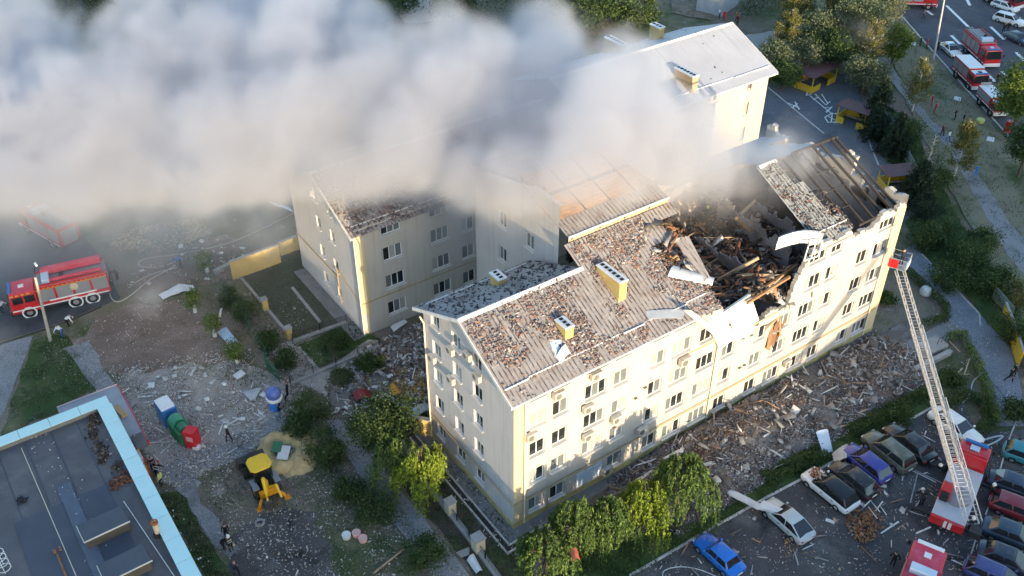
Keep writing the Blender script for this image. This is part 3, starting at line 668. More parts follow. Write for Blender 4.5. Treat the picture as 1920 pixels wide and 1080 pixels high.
for ya in (YA-.5,YB+.5):
    za=H2-.25; mb.hexa([(X1-.6,ya,za-.2),(X1-.55,ya,za-.2),(X1-.55,YM,ZR3-.2),(X1-.6,YM,ZR3-.2)],[(X1-.6,ya,za+.1),(X1-.55,ya,za+.1),(X1-.55,YM,ZR3+.1),(X1-.6,YM,ZR3+.1)])
mb.build('barge_board',m_ridge,RW)
MB().quad((X1-.54,YA-.5,H2-.4),(X1,YA-.5,H2-.4),(X1,YM,ZR3-.2),(X1-.54,YM,ZR3-.2)).build('soffit',m_ridge,RW)

RB=thing('apartment_building','cream apartment block under an undamaged pale roof, standing clear of the smoke','apartment block',(0,0,0))
H3=14.0; XB0,XB1=29.0,54.2
def z3f(y): return H3-.2+S2*(y-YA+.7)
ZR4=z3f(YM)
rc=[(33,2),(36.5,3),(40.8,2),(45.7,2),(51.7,2)]; rr=[3.7,6.9,10.05,13.05]
inst('front_wall',wallmesh('front_wall',m_wall,XB1-XB0,0,H3+.1,[opening(X-XB0,z,n,1.5 if n==2 else 2.0,1.55 if z<13 else 1.35) for X,n in rc for z in rr]),RB,(XB0,YA,0))
for X,n in rc:
    for z in rr: window(RB,(XB0,YA,0),0,X-XB0,z,n,1.5 if n==2 else 2.0,1.55 if z<13 else 1.35,style='pale')
plain(XB1,YB,XB0,YB,0,H3,parent=RB)
for X,y0,y1,rz in ((XB0,YB,YA,-R(90)),(XB1,YA,YB,R(90))):
    inst('gable_wall',wallmesh('gable_wall',m_wall,YB-YA,0,18.5,[],cuts=[((YM-YA,0,ZR4-.12),Vector((S2,0,1)).normalized()),((YM-YA,0,ZR4-.12),Vector((-S2,0,1)).normalized())]),RB,(X,y0,0),(0,0,rz))
slope_panels(RB,XB0-.5,XB1+.7,(YA-.7,YM),z3f,m_roofr,steps=1,ribs=2,lift=.004,rh=.02); slope_panels(RB,XB0-.5,XB1+.7,(YB+.7,YM),lambda y:ZR4-S2*(y-YM),m_roofr,steps=1,ribs=2,lift=.004,rh=.02)
ridge(RB,XB0-.5,XB1+.7,YM,ZR4,s=S2); snow_guards(RB,XB0,XB1+.4,YA+.35,z3f(YA+.35),2.9); snow_guards(RB,XB0,XB1+.4,YB-.4,z3f(YA+.35),2.9)
m_brk=mat('weathered_yellow_render',(.50,.36,.20),.85,var=.15,scale=1.5,dirt=(.30,.20,.14),dirt_scale=1.5)
p=G(1153,97,15.2); chimney(RB,p.x,p.y,15.0,.9,2.9,1.5,6); p=G(1231,64,15.4); chimney(RB,p.x,p.y,15.2,.85,1.6,1.2,3); p=G(1285,152,15.1); chimney(RB,p.x,p.y,14.8,.85,2.9,1.35,6,m_brk)
mb=MB()
for ya in (YA-.7,YB+.7):
    za=H3-.2; mb.hexa([(XB1+.7,ya,za-.25),(XB1+.75,ya,za-.25),(XB1+.75,YM,ZR4-.25),(XB1+.7,YM,ZR4-.25)],[(XB1+.7,ya,za+.08),(XB1+.75,ya,za+.08),(XB1+.75,YM,ZR4+.08),(XB1+.7,YM,ZR4+.08)])
mb.build('barge_board',m_ridge,RB)
MB().box(((XB0+XB1)/2,YA-.72,H3-.28),(XB1-XB0+1.2,.1,.14)).build('gutter',m_ridge,RB)
MB().quad((XB0,YA-.68,H3-.36),(XB1+.65,YA-.68,H3-.36),(XB1+.65,YA,H3-.3),(XB0,YA,H3-.3)).build('soffit',m_ridge,RB)
MB().box((XB1-1.3,YA-.03,H3/2),(2.6,.06,H3-.4)).build('pilaster',mat('pale_yellow_pilaster',(.58,.50,.37),.85,var=.05),RB)
# ---------------------------------------------------------------- collapsed storey: rubble, beams, slabs, torn sheets
def crater_z(x,y):
    z=10.6+1.5*fbm((x,y,3.3),.22,5)+.9*fbm((x,y,9.1),.7,4)
    z+=2.3*math.exp(-((x-20.0)/3.0)**2-((y-6.5)/4.5)**2)+1.9*math.exp(-((x-26.5)/2.5)**2-((y-2.2)/1.6)**2)+2.4*math.exp(-((x-23)/4)**2-((y-12)/3)**2)
    z-=1.6*math.exp(-((x-28.5)/2.6)**2-((y-3.6)/2.0)**2)+1.2*math.exp(-((x-30.5)/1.8)**2-((y-8)/2)**2)
    return max(z,9.15)
nx,ny=110,90; V=[];F=[]
for j in range(ny+1):
    for i in range(nx+1):
        x=16.9+(42.0-16.9)*i/nx; y=.55+(15.9-.55)*j/ny; z=crater_z(x,y)
        if x>33: z=9.3+(z-9.3)*max(.35,1-(x-33)/5)
        V.append((x,y,z))
for j in range(ny):
    for i in range(nx): a=j*(nx+1)+i; F.append((a,a+1,a+nx+2,a+nx+1))
me=np_mesh('rubble_heap',np.array(V),np.array(F),m_char); o=inst('rubble_heap',me); tag(o,kind='stuff')
rg=np.random.default_rng(11)
n=6500; P=np.column_stack([rg.uniform(17,35,n),rg.uniform(.3,15.5,n),np.zeros(n)]); P[:,2]=[crater_z(*p[:2])+.02 for p in P]
Sz=np.column_stack([rg.lognormal(-1.35,.6,n),rg.lognormal(-1.8,.5,n),rg.lognormal(-2.2,.5,n)]).clip(.04,1.4)
def ccol(n,rg):
    base=pick([(.20,.085,.045),(.30,.14,.08),(.05,.045,.042),(.16,.14,.13),(.45,.40,.36),(.035,.03,.028),(.36,.24,.13)],[3,2,4,2.5,.9,3,1.2])(n,rg)
    return base
o=inst('rubble_fragments',chips('rubble_fragments',P,Sz,ccol,m_col,3,.7)); tag(o,kind='stuff')
n=260; P=np.column_stack([rg.uniform(17.5,34,n),rg.uniform(.8,14.5,n),np.zeros(n)]); P[:,2]=[crater_z(*p[:2])+.1 for p in P]
Sz=np.column_stack([rg.uniform(1.0,3.6,n),rg.uniform(.09,.2,n),rg.uniform(.07,.16,n)])
o=inst('broken_timbers',chips('broken_timbers',P,Sz,pick([(.30,.17,.09),(.20,.09,.05),(.045,.038,.034),(.36,.26,.16)],[3,2,4,1.2]),m_col,13,.28)); tag(o,kind='stuff')
n=90; a_=rg.uniform(0,6.283,n); P=np.column_stack([25.5+rg.uniform(.75,1.12,n)*7.8*np.cos(a_),5.0+rg.uniform(.7,1.1,n)*5.2*np.sin(a_),np.zeros(n)]); P=P[(P[:,1]>.3)&(P[:,0]<33.5)]; P[:,2]=[max(crater_z(*p[:2]),(zf(p[1])+.05) if p[0]<19.3 and p[1]<8 else 0)+.1 for p in P]; n=len(P)
o=inst('torn_roofing',chips('torn_roofing',P,np.column_stack([rg.uniform(.5,1.6,n),rg.uniform(.3,.8,n),np.full(n,.03)]),pick([(.36,.36,.37),(.24,.23,.23),(.10,.095,.095),(.5,.49,.48)],[3,3,2,1]),m_col,15,.45)); tag(o,kind='stuff')
# debris lying on the intact roof slopes
n=9500; P=np.column_stack([rg.uniform(-.3,19.5,n),rg.uniform(-.5,8,n),np.zeros(n)])
dn=np.array([fbm((p[0],p[1],1.7),.30,5)+.6*fbm((p[0],p[1],6.7),1.1,3) for p in P]); P=P[(dn+rg.normal(0,.10,n))>.06]; P=P[~((P[:,0]<XS)&(P[:,1]>6.1))]; P[:,2]=zf(P[:,1])+.05; k=len(P)
Sz=np.column_stack([rg.lognormal(-2.0,.5,k),rg.lognormal(-2.3,.45,k),rg.lognormal(-3.0,.4,k)]).clip(.03,.7)
rcol=pick([(.20,.11,.085),(.26,.15,.115),(.15,.12,.115),(.09,.08,.08),(.42,.38,.36),(.24,.21,.20)],[2,1.2,2.6,2.0,1.2,2])
o=inst('roof_debris',chips('roof_debris',P,Sz,rcol,m_col,5,.25)); tag(o,kind='stuff')
n=420; P=np.column_stack([rg.uniform(-.3,10.5,n),rg.uniform(6.3,12.7,n),np.zeros(n)]); P[:,2]=zb1(P[:,1])+.05
Sz=np.column_stack([rg.lognormal(-1.9,.45,n),rg.lognormal(-2.1,.4,n),rg.lognormal(-2.9,.4,n)])
o=inst('roof_debris',chips('roof_debris',P,Sz,pick([(.05,.05,.055),(.10,.09,.09),(.25,.2,.18)],[4,2,1]),m_col,6,.2)); tag(o,kind='stuff')
n=2600; P=np.column_stack([rg.uniform(1.2,26,n),rg.uniform(YA-.4,YM,n),np.zeros(n)]); P[:,2]=z2f(P[:,1])+.06
Sz=np.column_stack([rg.lognormal(-1.6,.5,n),rg.lognormal(-2.0,.45,n),rg.lognormal(-2.6,.4,n)]).clip(.03,.9)
o=inst('roof_debris',chips('roof_debris',P,Sz,rcol,m_col,8,.25)); tag(o,kind='stuff')
n=16; P=np.column_stack([rg.uniform(38,54,n),rg.uniform(YA,YM+6,n),np.zeros(n)]); P[:,2]=np.where(P[:,1]<YM,z3f(P[:,1]),ZR4-S2*(P[:,1]-YM))+.03
o=inst('roof_debris',chips('roof_debris',P,np.column_stack([rg.lognormal(-1.7,.5,n),rg.lognormal(-2.0,.4,n),np.full(n,.05)]),pick([(.06,.06,.06),(.2,.14,.1)],[3,1]),m_col,9,.1)); tag(o,kind='stuff')
n=700; P=np.column_stack([rg.uniform(31.6,36,n),rg.uniform(.5,8,n),np.zeros(n)]); P=P[(P[:,0]<34)|(P[:,1]<4.5)]; P[:,2]=zf(P[:,1])+.06; k=len(P)
o=inst('roof_debris',chips('roof_debris',P,np.column_stack([rg.lognormal(-1.8,.55,k),rg.lognormal(-2.2,.45,k),rg.lognormal(-2.9,.4,k)]).clip(.03,.8),pick([(.05,.045,.045),(.16,.13,.12),(.28,.27,.26),(.18,.10,.07)],[5,3,1,1.5]),m_col,16,.25)); tag(o,kind='stuff')
# larger identifiable beams and slabs in the crater
def tbeam(nm,mt,a,b,wd,dp,label,cat,group=None):
    o=beam(nm,mt,a,b,wd,dp); return tag(o,label,cat,group)
BG='timbers thrown about the blast hole'
def rp(u,v,h=.15):   # point of the rubble surface under a pixel
    z=12.0
    for _ in range(12):
        p=G(u,v,z); z=crater_z(p.x,p.y) if 17<p.x<34.5 and .4<p.y<15.8 else z
    return p+Vector((0,0,h))
tb=[((1378,418),(1412,400),.4,1.4,m_woodp,'pale timber standing out of the rubble beside the dark pit'),
    ((1380,418),(1432,455),.4,.3,m_wood,'brown rafter sloping down from the pale upright timber'),
    ((1345,530),(1418,505),.3,1.2,m_woodp,'grey pole leaning up over the lower edge of the blast hole'),
    ((1403,560),(1410,505),.3,1.1,m_woodp,'short post standing above the torn front wall'),
    ((1410,560),(1490,515),.3,1.0,m_wood,'long rusty beam lying along the broken wall top'),
    ((1400,572),(1478,530),.2,.6,m_wood,'second rusty beam lying just below the long one on the broken wall top'),
    ((1310,490),(1355,515),.3,.3,m_wood,'rusty bar at the left lip of the blast hole'),
    ((1283,370),(1293,400),.4,.3,m_woodp,'thin pale lath sticking up near the roof gutter above the hole'),
    ((1340,395),(1375,412),.2,.2,m_wood,'thin timber lying under the drifting smoke'),
    ((1350,465),(1378,440),.5,.5,m_wood,'brown joist crossing the middle of the rubble'),
    ((1395,475),(1450,450),.5,.9,m_woodd,'charred joist over the black pit'),
    ((1440,470),(1480,492),.3,.4,m_woodd,'charred joist beside the toppled tan cylinder'),
    ((1320,455),(1340,420),.3,.3,m_woodd,'blackened lath among red brick rubble'),
    ((1365,540),(1340,505),.3,.4,m_wood,'bent rusty bar hooking over the roof edge')]
for a,b,h1,h2,mt,lab in tb:
    A,B=rp(*a,h1),rp(*b,h2); tbeam('timber_beam',mt,A,B,.2,.24,lab,'beam',BG)
tbeam('timber_post',m_wood,onY(1447,648,-.35),onY(1466,575,.5),.34,.25,'thick splintered brown timber hanging down over the cream wall','beam')
tbeam('timber_post',m_wood,onY(1440,655,-.3),onY(1448,600,.2),.3,.25,'thin splintered timber beside the thick hanging one','beam')
for k,(a,b,lab) in enumerate([((1455,640),(1480,580),'third splintered timber right of the thick one over the cream wall'),((1449,652),(1470,590),'thin dark lath tangled with the thick splintered timber'),((1462,630),(1462,580),'short brown lath upright above the thick splintered timber'),((1435,618),(1490,565),'long slanting lath laid across the hanging timbers')]):
    tbeam('timber_post',(m_wood,m_woodd,m_brd,m_woodp)[k],onY(*a,-.3),onY(*b,.4),.16,.14,lab,'beam')
# toppled tank
o=MB().lathe([(.001,-.9),(.55,-.9),(.62,-.6),(.62,.6),(.55,.9),(.001,.9)],18,axis='x').build('water_tank',mat('tan_plastic',(.55,.40,.24),.5,dirt=(.2,.15,.1)),None,rp(1468,475,.6),(0,.25,.8),smooth=True); tag(o,'tan cylinder toppled under the curled metal sheet','tank')
def sheetmetal(px,zs_,label,cat,mt,curl=0,name='metal_sheet',ridged=False,th=.025,group=None,seg=10,sag=0):
    """a bent strip: two end lines given as four points (p0,p1 one end; p3,p2 other end)"""
    p=[Vector(q) for q in px]; V=[];F=[]; m=9
    for i in range(seg+1):
        t=i/seg
        for j in range(m):
            s=j/(m-1); a=p[0].lerp(p[3],t); b=p[1].lerp(p[2],t); q=a.lerp(b,s)
            q=q+Vector((0,0,curl*math.sin(math.pi*s)-sag*math.sin(math.pi*t)+(.05*math.sin(s*28) if ridged else 0)+.05*fbm((q.x*1.3,q.y*1.3,q.z),1,3)))
            V.append(q)
    n0=len(V); V+=[v-Vector((0,0,th)) for v in V]
    for i in range(seg):
        for j in range(m-1):
            a=i*m+j; F.append((a,a+1,a+m+1,a+m)); F.append((n0+a+1,n0+a,n0+a+m,n0+a+m+1))
    rim=[(i*m,(i+1)*m) for i in range(seg)]+[((i+1)*m+m-1,i*m+m-1) for i in range(seg)]+[(j+1,j) for j in range(m-1)]+[(seg*m+j,seg*m+j+1) for j in range(m-1)]
    for a,b in rim: F.append((a,b,n0+b,n0+a))
    mb=MB(); mb.add(V,F); o=mb.build(name,mt,None,smooth=True,angle=50)
    return tag(o,label,cat,group)
m_sheet=mat('crumpled_white_sheet',(.62,.63,.65),.4,var=.1,scale=1,dirt=(.3,.28,.26),dirt_scale=.8)
m_sheetg=mat('galvanised_sheet',(.40,.43,.47),.4,metal=.3,var=.12,scale=1,dirt=(.25,.22,.2),dirt_scale=.8)
m_sheetb=mat('pale_blue_sheet',(.42,.52,.64),.45,var=.08,scale=1,dirt=(.3,.3,.3),dirt_scale=.6)
def rz_(u,v,dz): 
    C0=CAM; d=ray(u,v); t=(ZE+SL*.6+SL*C0[1]-C0[2])/(d[2]-SL*d[1]); return Vector(C0+d*t)+Vector((0,0,dz))
sheetmetal([rz_(1455,463,-.3),rz_(1462,448,.2),rz_(1543,449,.5),rz_(1538,464,.2)],0,'curled white roof sheet folded over at the far lip of the blast hole','metal sheet',m_sheetg,curl=.55,ridged=True,sag=-.45)
sheetmetal([rz_(1252,520,.1),rz_(1262,503,.3),rz_(1340,525,.2),rz_(1335,537,.1)],0,'torn white sheet lying on the grey roof left of the blast hole','metal sheet',m_sheetg,curl=.2)
sheetmetal([rz_(1268,460,.2),rz_(1290,452,.5),rz_(1330,525,.3),rz_(1318,535,.1)],0,'long grey roof sheet bent down into the left side of the hole','metal sheet',m_roof,curl=.2,ridged=True)
sheetmetal([rz_(1210,585,.08),rz_(1285,583,.1),rz_(1280,600,.1),rz_(1215,600,.08)],0,'dull sheet lying by the gutter over the front wall','metal sheet',m_sheetg,curl=.1)
sheetmetal([rz_(1042,672,.1),rz_(1060,650,.25),rz_(1070,664,.15),rz_(1052,685,.1)],0,'pale bent flap on the roof below the lowest chimney','metal sheet',m_sheet,curl=.2)
sheetmetal([rz_(1030,640,.08),rz_(1052,640,.1),rz_(1058,668,.1),rz_(1040,672,.08)],0,'blue tinted sheet lying beside the lowest chimney','metal sheet',m_sheetb,curl=.05)
# fallen white wall slab, leaning out
sl=MB(); A=[onY(1326,607,-.1),onY(1408,552,.3),onY(1424,600,-.35),onY(1352,655,-.5)]
nrm=(A[1]-A[0]).cross(A[3]-A[0]).normalized()*.3
sl.hexa(A,[a+nrm for a in A]); o=sl.build('wall_slab',mat('white_plaster',(.80,.76,.68),.8,var=.05,dirt=(.5,.4,.3),dirt_scale=.5),None,bev=.04); tag(o,'white slab of wall leaning out of the hole above the cream front','wall slab')
sl=MB(); A=[onY(1284,585,-.7),onY(1300,586,-.7),onY(1352,622,-1.0),onY(1344,634,-1.0)]
nrm=Vector((0,.25,.1)); sl.hexa(A,[a+nrm for a in A]); o=sl.build('wall_slab',mat('pink_plaster',(.66,.53,.47),.8,var=.05),None,bev=.03); tag(o,'narrow pinkish strip of eaves hanging diagonally over the front wall','wall slab')
o=MB().box((0,0,0),(2.2,.25,1.0)).build('wall_slab',MATS['white_plaster'],None,onY(1395,625,-.05),(.2,.15,.05),bev=.04); tag(o,'broken white block wedged on the wall stub right of the leaning slab','wall slab')
# wrecked window frame hanging at the right side of the hole
mb=MB(); c=onY(1525,470,-.1)
for s in(-.9,0,.9): mb.box((s,0,0),(.09,.08,1.6))
for z in(-.75,.75): mb.box((0,0,z),(1.9,.08,.09))
o=mb.build('window_frame',m_frame,None,c,(0,.12,0)); tag(o,'empty white window frame dangling in the broken right edge of the hole','window frame')
# ---------------------------------------------------------------- flat roofed shop at lower left
ZC=4.7; K=G(200,742,ZC); KX,KY=K.x,K.y
SHOP=thing('shop_building','single storey shop with a dark felt flat roof edged in pale turquoise','shop',(KX,KY,0))
m_felt=mat('roofing_felt',(.105,.100,.105),.75,var=.14,scale=.6,dirt=(.19,.175,.16),dirt_scale=.35,dirt_amt=.7,bump=.15,bump_scale=9)
m_felt2=mat('new_roofing_felt',(.068,.074,.095),.7,var=.12,scale=.5,dirt=(.10,.10,.11),dirt_scale=.4)
m_turq=mat('turquoise_coping',(.56,.80,.77),.35,var=.05,scale=.7,dirt=(.42,.58,.57),dirt_scale=.7)
m_shopw=mat('shop_wall',(.45,.43,.40),.85,var=.1)
SW,SD=16.0,34.0
MB().box((-SW/2,-SD/2,2.05),(SW-1.0,SD-1.0,4.1)).build('shop_wall',m_shopw,SHOP)
MB().box((-SW/2,-SD/2,4.16),(SW-1.7,SD-1.7,.1)).build('felt_roof',m_felt,SHOP)
mb=MB(); PW=1.05
mb.box((-SW/2,-PW/2,4.3),(SW,PW-.1,.7)); mb.box((-PW/2,-SD/2-PW/2,4.3),(PW-.1,SD-PW,.7)); mb.build('parapet',mat('parapet_inside',(.20,.18,.15),.9,var=.15),SHOP)
cw=2.35
for i in range(7): MB().box((-.02-cw*i-cw/2-(PW if False else 0),-PW/2,ZC-.01),(cw-.03,PW+.1,.07)).build('coping_panel',m_turq,SHOP,bev=.015)
for i in range(14): MB().box((-PW/2,-PW-.02-cw*i-cw/2,ZC-.01+.0),(PW+.1,cw-.03,.07)).build('coping_panel',m_turq,SHOP,bev=.015)
for x in (-2.9,-4.9,-6.9,-8.9,-10.9,-12.9): MB().box((x,-SD/2,4.225),(.10,SD-2.2,.02)).build('felt_seam',m_felt2,SHOP)
mb=MB(); mb.box((-6.2,-16.5,4.25),(6.6,14.5,.03)); mb.build('felt_patch',m_felt2,SHOP)
MB().box((-5.55,-15.5,4.3),(1.0,16,.05)).build('felt_patch',mat('blue_felt_strip',(.10,.115,.15),.6,var=.1),SHOP)
def loc(p): return (p.x-KX,p.y-KY,p.z)
for i,(u,v) in enumerate([(196,988),(236,1062)]):
    p=G(u,v,4.85); x,y,z=loc(p)
    s=MB().box((0,0,0),(3.0,1.55,.95)).build('skylight',mat('skylight_side',(.11,.085,.06),.9),SHOP,(x,y,4.7),(0,0,.02))
    MB().hexa([(-1.6,-.88,.48),(1.6,-.88,.48),(1.6,.88,.48),(-1.6,.88,.48)],[(-1.55,-.82,.55),(1.55,-.82,.55),(1.55,.82,.62),(-1.55,.82,.62)]).build('skylight_cover',mat('skylight_felt',(.075,.080,.095),.6,var=.1),s)
    MB().box((0,-.90,.50),(3.25,.05,.10)).box((-1.62,0,.50),(.05,1.8,.08)).build('edge_strip',mat('white_edge',(.72,.66,.56),.5),s)
MB().tube([loc(G(232,940,4.3)),loc(G(330,1085,4.3))],.035,6).build('cable_conduit',m_ridge,SHOP)
MB().tube([loc(G(40,840,4.27)),loc(G(145,1085,4.27))],.03,6).build('cable_conduit',m_down,SHOP)
a,b=loc(G(297,1003,4.22)),None
vp=MB().lathe([(.20,0),(.20,1.35),(.17,1.35),(.17,.2),(.001,.2)],16).build('vent_pipe',mat('orange_white_pipe',(.78,.60,.36),.5,dirt=(.50,.19,.05),dirt_scale=.9,dirt_amt=.9),SHOP,a,smooth=True)
MB().lathe([(.36,0),(.36,.12),(.24,.3),(.2,.3)],16).build('vent_collar',m_woodd,vp,smooth=True); MB().lathe([(.25,1.25),(.26,1.45),(.2,1.47),(.2,1.28)],16).build('vent_rim',mat('rust_orange',(.45,.12,.03),.7,var=.2,scale=4),vp,smooth=True)
rp_=MB().tube([loc(G(108,1040,4.3)),loc(G(126,1085,4.3))],.09,7); rp_.box(loc(G(103,1035,4.35)),(.2,.2,.4)); rp_.box(loc(G(113,1030,4.35)),(.16,.16,.5)); rp_.build('rusty_pipe',mat('rust',(.26,.12,.06),.8,var=.3,scale=3),SHOP)
# caged ladder at the left edge
mb=MB(); p0=G(8,1065,4.4); x,y,_=loc(p0)
for k in range(4):
    z=4.4+.55*k; mb.tube([(x+.42*math.cos(t),y+.42*math.sin(t),z) for t in [math.pi*2*q/12 for q in range(13)]],.025,5)
for t in (0,1.5,3.1,4.6): mb.tube([(x+.42*math.cos(t),y+.42*math.sin(t),4.25),(x+.42*math.cos(t),y+.42*math.sin(t),6.2)],.022,5)
mb.build('ladder_cage',m_white,SHOP)
# canopy with red fascia
m_redf=mat('red_fascia',(.58,.035,.035),.45,var=.08); m_can=mat('canopy_top',(.33,.34,.37),.6,var=.1,dirt=(.2,.19,.19))
zc=3.3; cp=[G(110,772,zc),G(205,727,zc),G(276,826,zc),G(258,840,zc)]; cl=[(p.x-KX,p.y-KY) for p in cp]
x0=.2; xe=cl[2][0]; yt=cl[1][1]; yb=cl[2][1]; xl=cl[0][0]
MB().box(((x0+xe)/2,(yt+yb)/2,zc-.06),(xe-x0,yt-yb,.1)).build('canopy_roof',m_can,SHOP); MB().box(((xl+x0)/2,yt/2+.0,zc-.06),(x0-xl,yt,.1)).build('canopy_roof',m_can,SHOP)
for c,d,mt in [((xe+.04,(yt+yb)/2,zc-.2),(.08,yt-yb+.1,.55),m_redf),((xe/2+.1,yb-.04,zc-.2),(xe,.08,.55),m_redf),(((xl+xe)/2,yt+.04,zc-.2),(xe-xl,.08,.55),mat('pinkish_fascia',(.70,.50,.46),.5,var=.1))]: MB().box(c,d).build('fascia',mt,SHOP)
MB().box((xe+.09,(yt+yb)/2+.6,zc-.15),(.03,2.2,.34)).build('sign_panel',mat('violet_sign',(.34,.24,.55),.5),SHOP)
p=G(268,868,2.0); x,y,_=loc(p)
MB().box((x-.15,y+.5,1.9),(.5,1.6,1.9)).build('sign_panel',m_white,SHOP); MB().box((x-.14,y-.5,1.4),(.5,.5,1.7)).build('sign_panel',mat('orange_sign',(.72,.42,.08),.5),SHOP); MB().box((x+.14,y+.2,1.85),(.06,2.1,2.0)).build('fascia',m_redf,SHOP)
MB().box((.5,-1.0,3.45),(.5,1.6,.25),rz=.2).build('canopy_board',mat('tan_board',(.45,.30,.16),.7),SHOP); MB().box((.75,-5.3,3.4),(.9,1.7,.2)).build('canopy_felt',m_felt,SHOP)
# clumps of fallen leaves and burnt scraps on that roof
def clump(px,z,n,r,pal,w,seed,name='roof_scraps',sz=-2.0):
    rg=np.random.default_rng(seed); P=[]
    for i in range(n):
        u,v=px[rg.integers(len(px))]; p=G(u+rg.normal(0,r),v+rg.normal(0,r),z); P.append((p.x,p.y,z+abs(rg.normal(0,.05))))
    S_=np.column_stack([rg.lognormal(sz,.5,n),rg.lognormal(sz-.4,.4,n),rg.lognormal(sz-.8,.4,n)])
    o=inst(name,chips(name,np.array(P),S_,pick(pal,w),m_col,seed,.5)); return tag(o,kind='stuff')
clump([(178,785),(173,815),(185,838),(197,850),(192,862),(172,800),(220,880)],4.22,330,6,[(.07,.045,.03),(.16,.10,.06),(.30,.22,.15),(.03,.025,.02)],[4,3,1,3],21)
clump([(225,905),(212,910),(236,900),(243,893)],4.22,240,5,[(.20,.07,.035),(.32,.12,.06),(.06,.04,.03)],[3,2,2],22)
clump([(44,938),(38,940)],4.22,50,3,[(.03,.03,.035)],[1],23)
clump([(60+37*i%330,800+(61*i)%270) for i in range(60)],4.24,150,14,[(.6,.6,.58),(.35,.34,.33)],[2,1],24,'roof_litter',-2.6)
# ---------------------------------------------------------------- yard walls, fences, shelters, posts
m_iron=mat('black_iron',(.018,.018,.020),.5); m_conc2=mat('grey_concrete',(.32,.31,.29),.9,var=.12,scale=1.5,dirt=(.16,.14,.12))
def wall_thing(name,label,cat,a,b,h,th,mt,z0=0,world=False,cap=None,group=None):
    A,B=(Vector(a),Vector(b)) if world else (G(*a),G(*b)); d=B-A; ang=math.atan2(d.y,d.x); l=d.length
    t=thing(name,label,cat,A,ang,group); MB().box((l/2,0,h/2+z0),(l,th,h)).build('wall',mt,t,bev=.02)
    MB().box((l/2,0,h+z0+.04),(l+.06,th+.1,.08)).build('coping',cap or m_conc2,t); return t
wall_thing('yard_wall','tall yellow wall at the top of the sunken green yard','wall',(437,525),(527,492),2.3,.25,m_yel)
wall_thing('yard_wall','yellow wall between the tall yellow one and the smoky gable','wall',(527,480),(572,462),1.7,.25,m_yel)
wall_thing('yard_wall','yellow wall stub at the foot of the cream gable by the willow','wall',(778,812),(812,818),1.9,.3,m_yel)
wall_thing('low_wall','low concrete wall stub left of the tall yellow wall','wall',(403,516),(434,500),.5,.4,m_conc2)
def pier(u,v,lab,h=1.3,w=.55,mt=None,grp='piers along the yard kerb'):
    t=thing('fence_pier',lab,'pier',G(u,v),0,grp); MB().box((0,0,h/2),(w,w,h)).build('pier',mt or m_yel,t,bev=.02); MB().box((0,0,h+.05),(w+.15,w+.15,.1)).build('pier_cap',m_conc2,t,bev=.02)
pier(498,580,'upper yellow pier on the kerb of the green yard'); pier(543,634,'lower yellow pier at the corner of the green yard')
m_cr=mat('cream_pier',(.62,.54,.38),.85,var=.1); 
pier(845,962,'cream pier of the garden fence nearer the willow',1.4,.7,m_cr); pier(897,1030,'cream pier of the garden fence lower down, in front of the corner',1.4,.8,m_cr)
def fence(label,px,h,mt,gap=.14,post=2.4,bars=True,base=None,name='iron_fence',panel=None,th=.02):
    A0=G(*px[0]); t=thing(name,label,'fence',A0,0); bm_=MB(); rail=MB(); pm=MB().box((0,0,h/2),(.07,.07,h)).mesh('post',mt)
    for a,b in zip(px[:-1],px[1:]):
        A,B=G(*a)-A0,G(*b)-A0; l=(B-A).length; d=(B-A)/l; n=max(1,round(l/post))
        for k in range(n+1): p=A.lerp(B,k/n); inst('post',pm,t,p)
        for z in (h*.12,h*.92): rail.tube([A+Vector((0,0,z)),B+Vector((0,0,z))],.022,4)
        if bars:
            m=int(l/gap)
            for k in range(m): p=A+d*(k+.5)*gap; bm_.box((p.x,p.y,h*.5),(th,th,h*.85))
        if base: 
            q=Vector((-d.y,d.x,0))*base/2; MB().prism([A-q,B-q,B+q,A+q],0,.28).build('fence_base',m_conc2,t)
        if panel: 
            for k in range(n): p,q=A.lerp(B,k/n)+d*.06,A.lerp(B,(k+1)/n)-d*.06; MB().hexa([p+Vector((-d.y*.02,d.x*.02,.1)),q+Vector((-d.y*.02,d.x*.02,.1)),q-Vector((-d.y*.02,d.x*.02,-.1)),p-Vector((-d.y*.02,d.x*.02,-.1))],[p+Vector((-d.y*.02,d.x*.02,h*.95)),q+Vector((-d.y*.02,d.x*.02,h*.95)),q-Vector((-d.y*.02,d.x*.02,-h*.95)),p-Vector((-d.y*.02,d.x*.02,-h*.95))]).build('fence_panel',panel,t)
    rail.build('rail',mt,t)
    if bars: bm_.build('fence_bars',mt,t)
    return t
fence('black iron fence along the near edge of the green yard',[(550,642),(650,606)],1.1,m_iron,base=.35)
fence('black iron fence below the dark lawn, running up to the smoky block',[(545,722),(712,650)],1.1,m_iron,base=.35)
fence('short black iron fence at the corner of the smoky block',[(692,625),(718,612)],1.2,m_iron)
fence('broken iron fence on a concrete base below the willow and two cream piers',[(778,880),(835,952),(880,1010),(942,1095)],1.0,m_iron,base=.5,gap=.2)
fence('thin green mesh fence running down the brown slope past the saplings',[(355,490),(440,575),(500,670)],1.3,mat('green_wire',(.03,.14,.08),.6),bars=False)
fence('green mesh fence beside the blue kiosk',[(500,690),(525,718)],1.6,mat('green_wire',(.03,.14,.08),.6),gap=.12)
fence('pale iron fence on a stone base crossing the front rubble',[(1255,935),(1350,880),(1470,812)],.7,m_conc2,base=.6,gap=.3)
fence('grey stone fence base running on toward the ladder',[(1500,800),(1600,748),(1735,692)],.5,m_conc2,base=.7,bars=False)
m_gp=mat('grey_green_panel',(.24,.30,.28),.7,var=.1,scale=2)
fence('grey green panel fence behind the playground conifers',[(1610,140),(1640,190),(1680,270),(1720,350)],1.9,m_gp,bars=False,panel=m_gp,name='panel_fence')
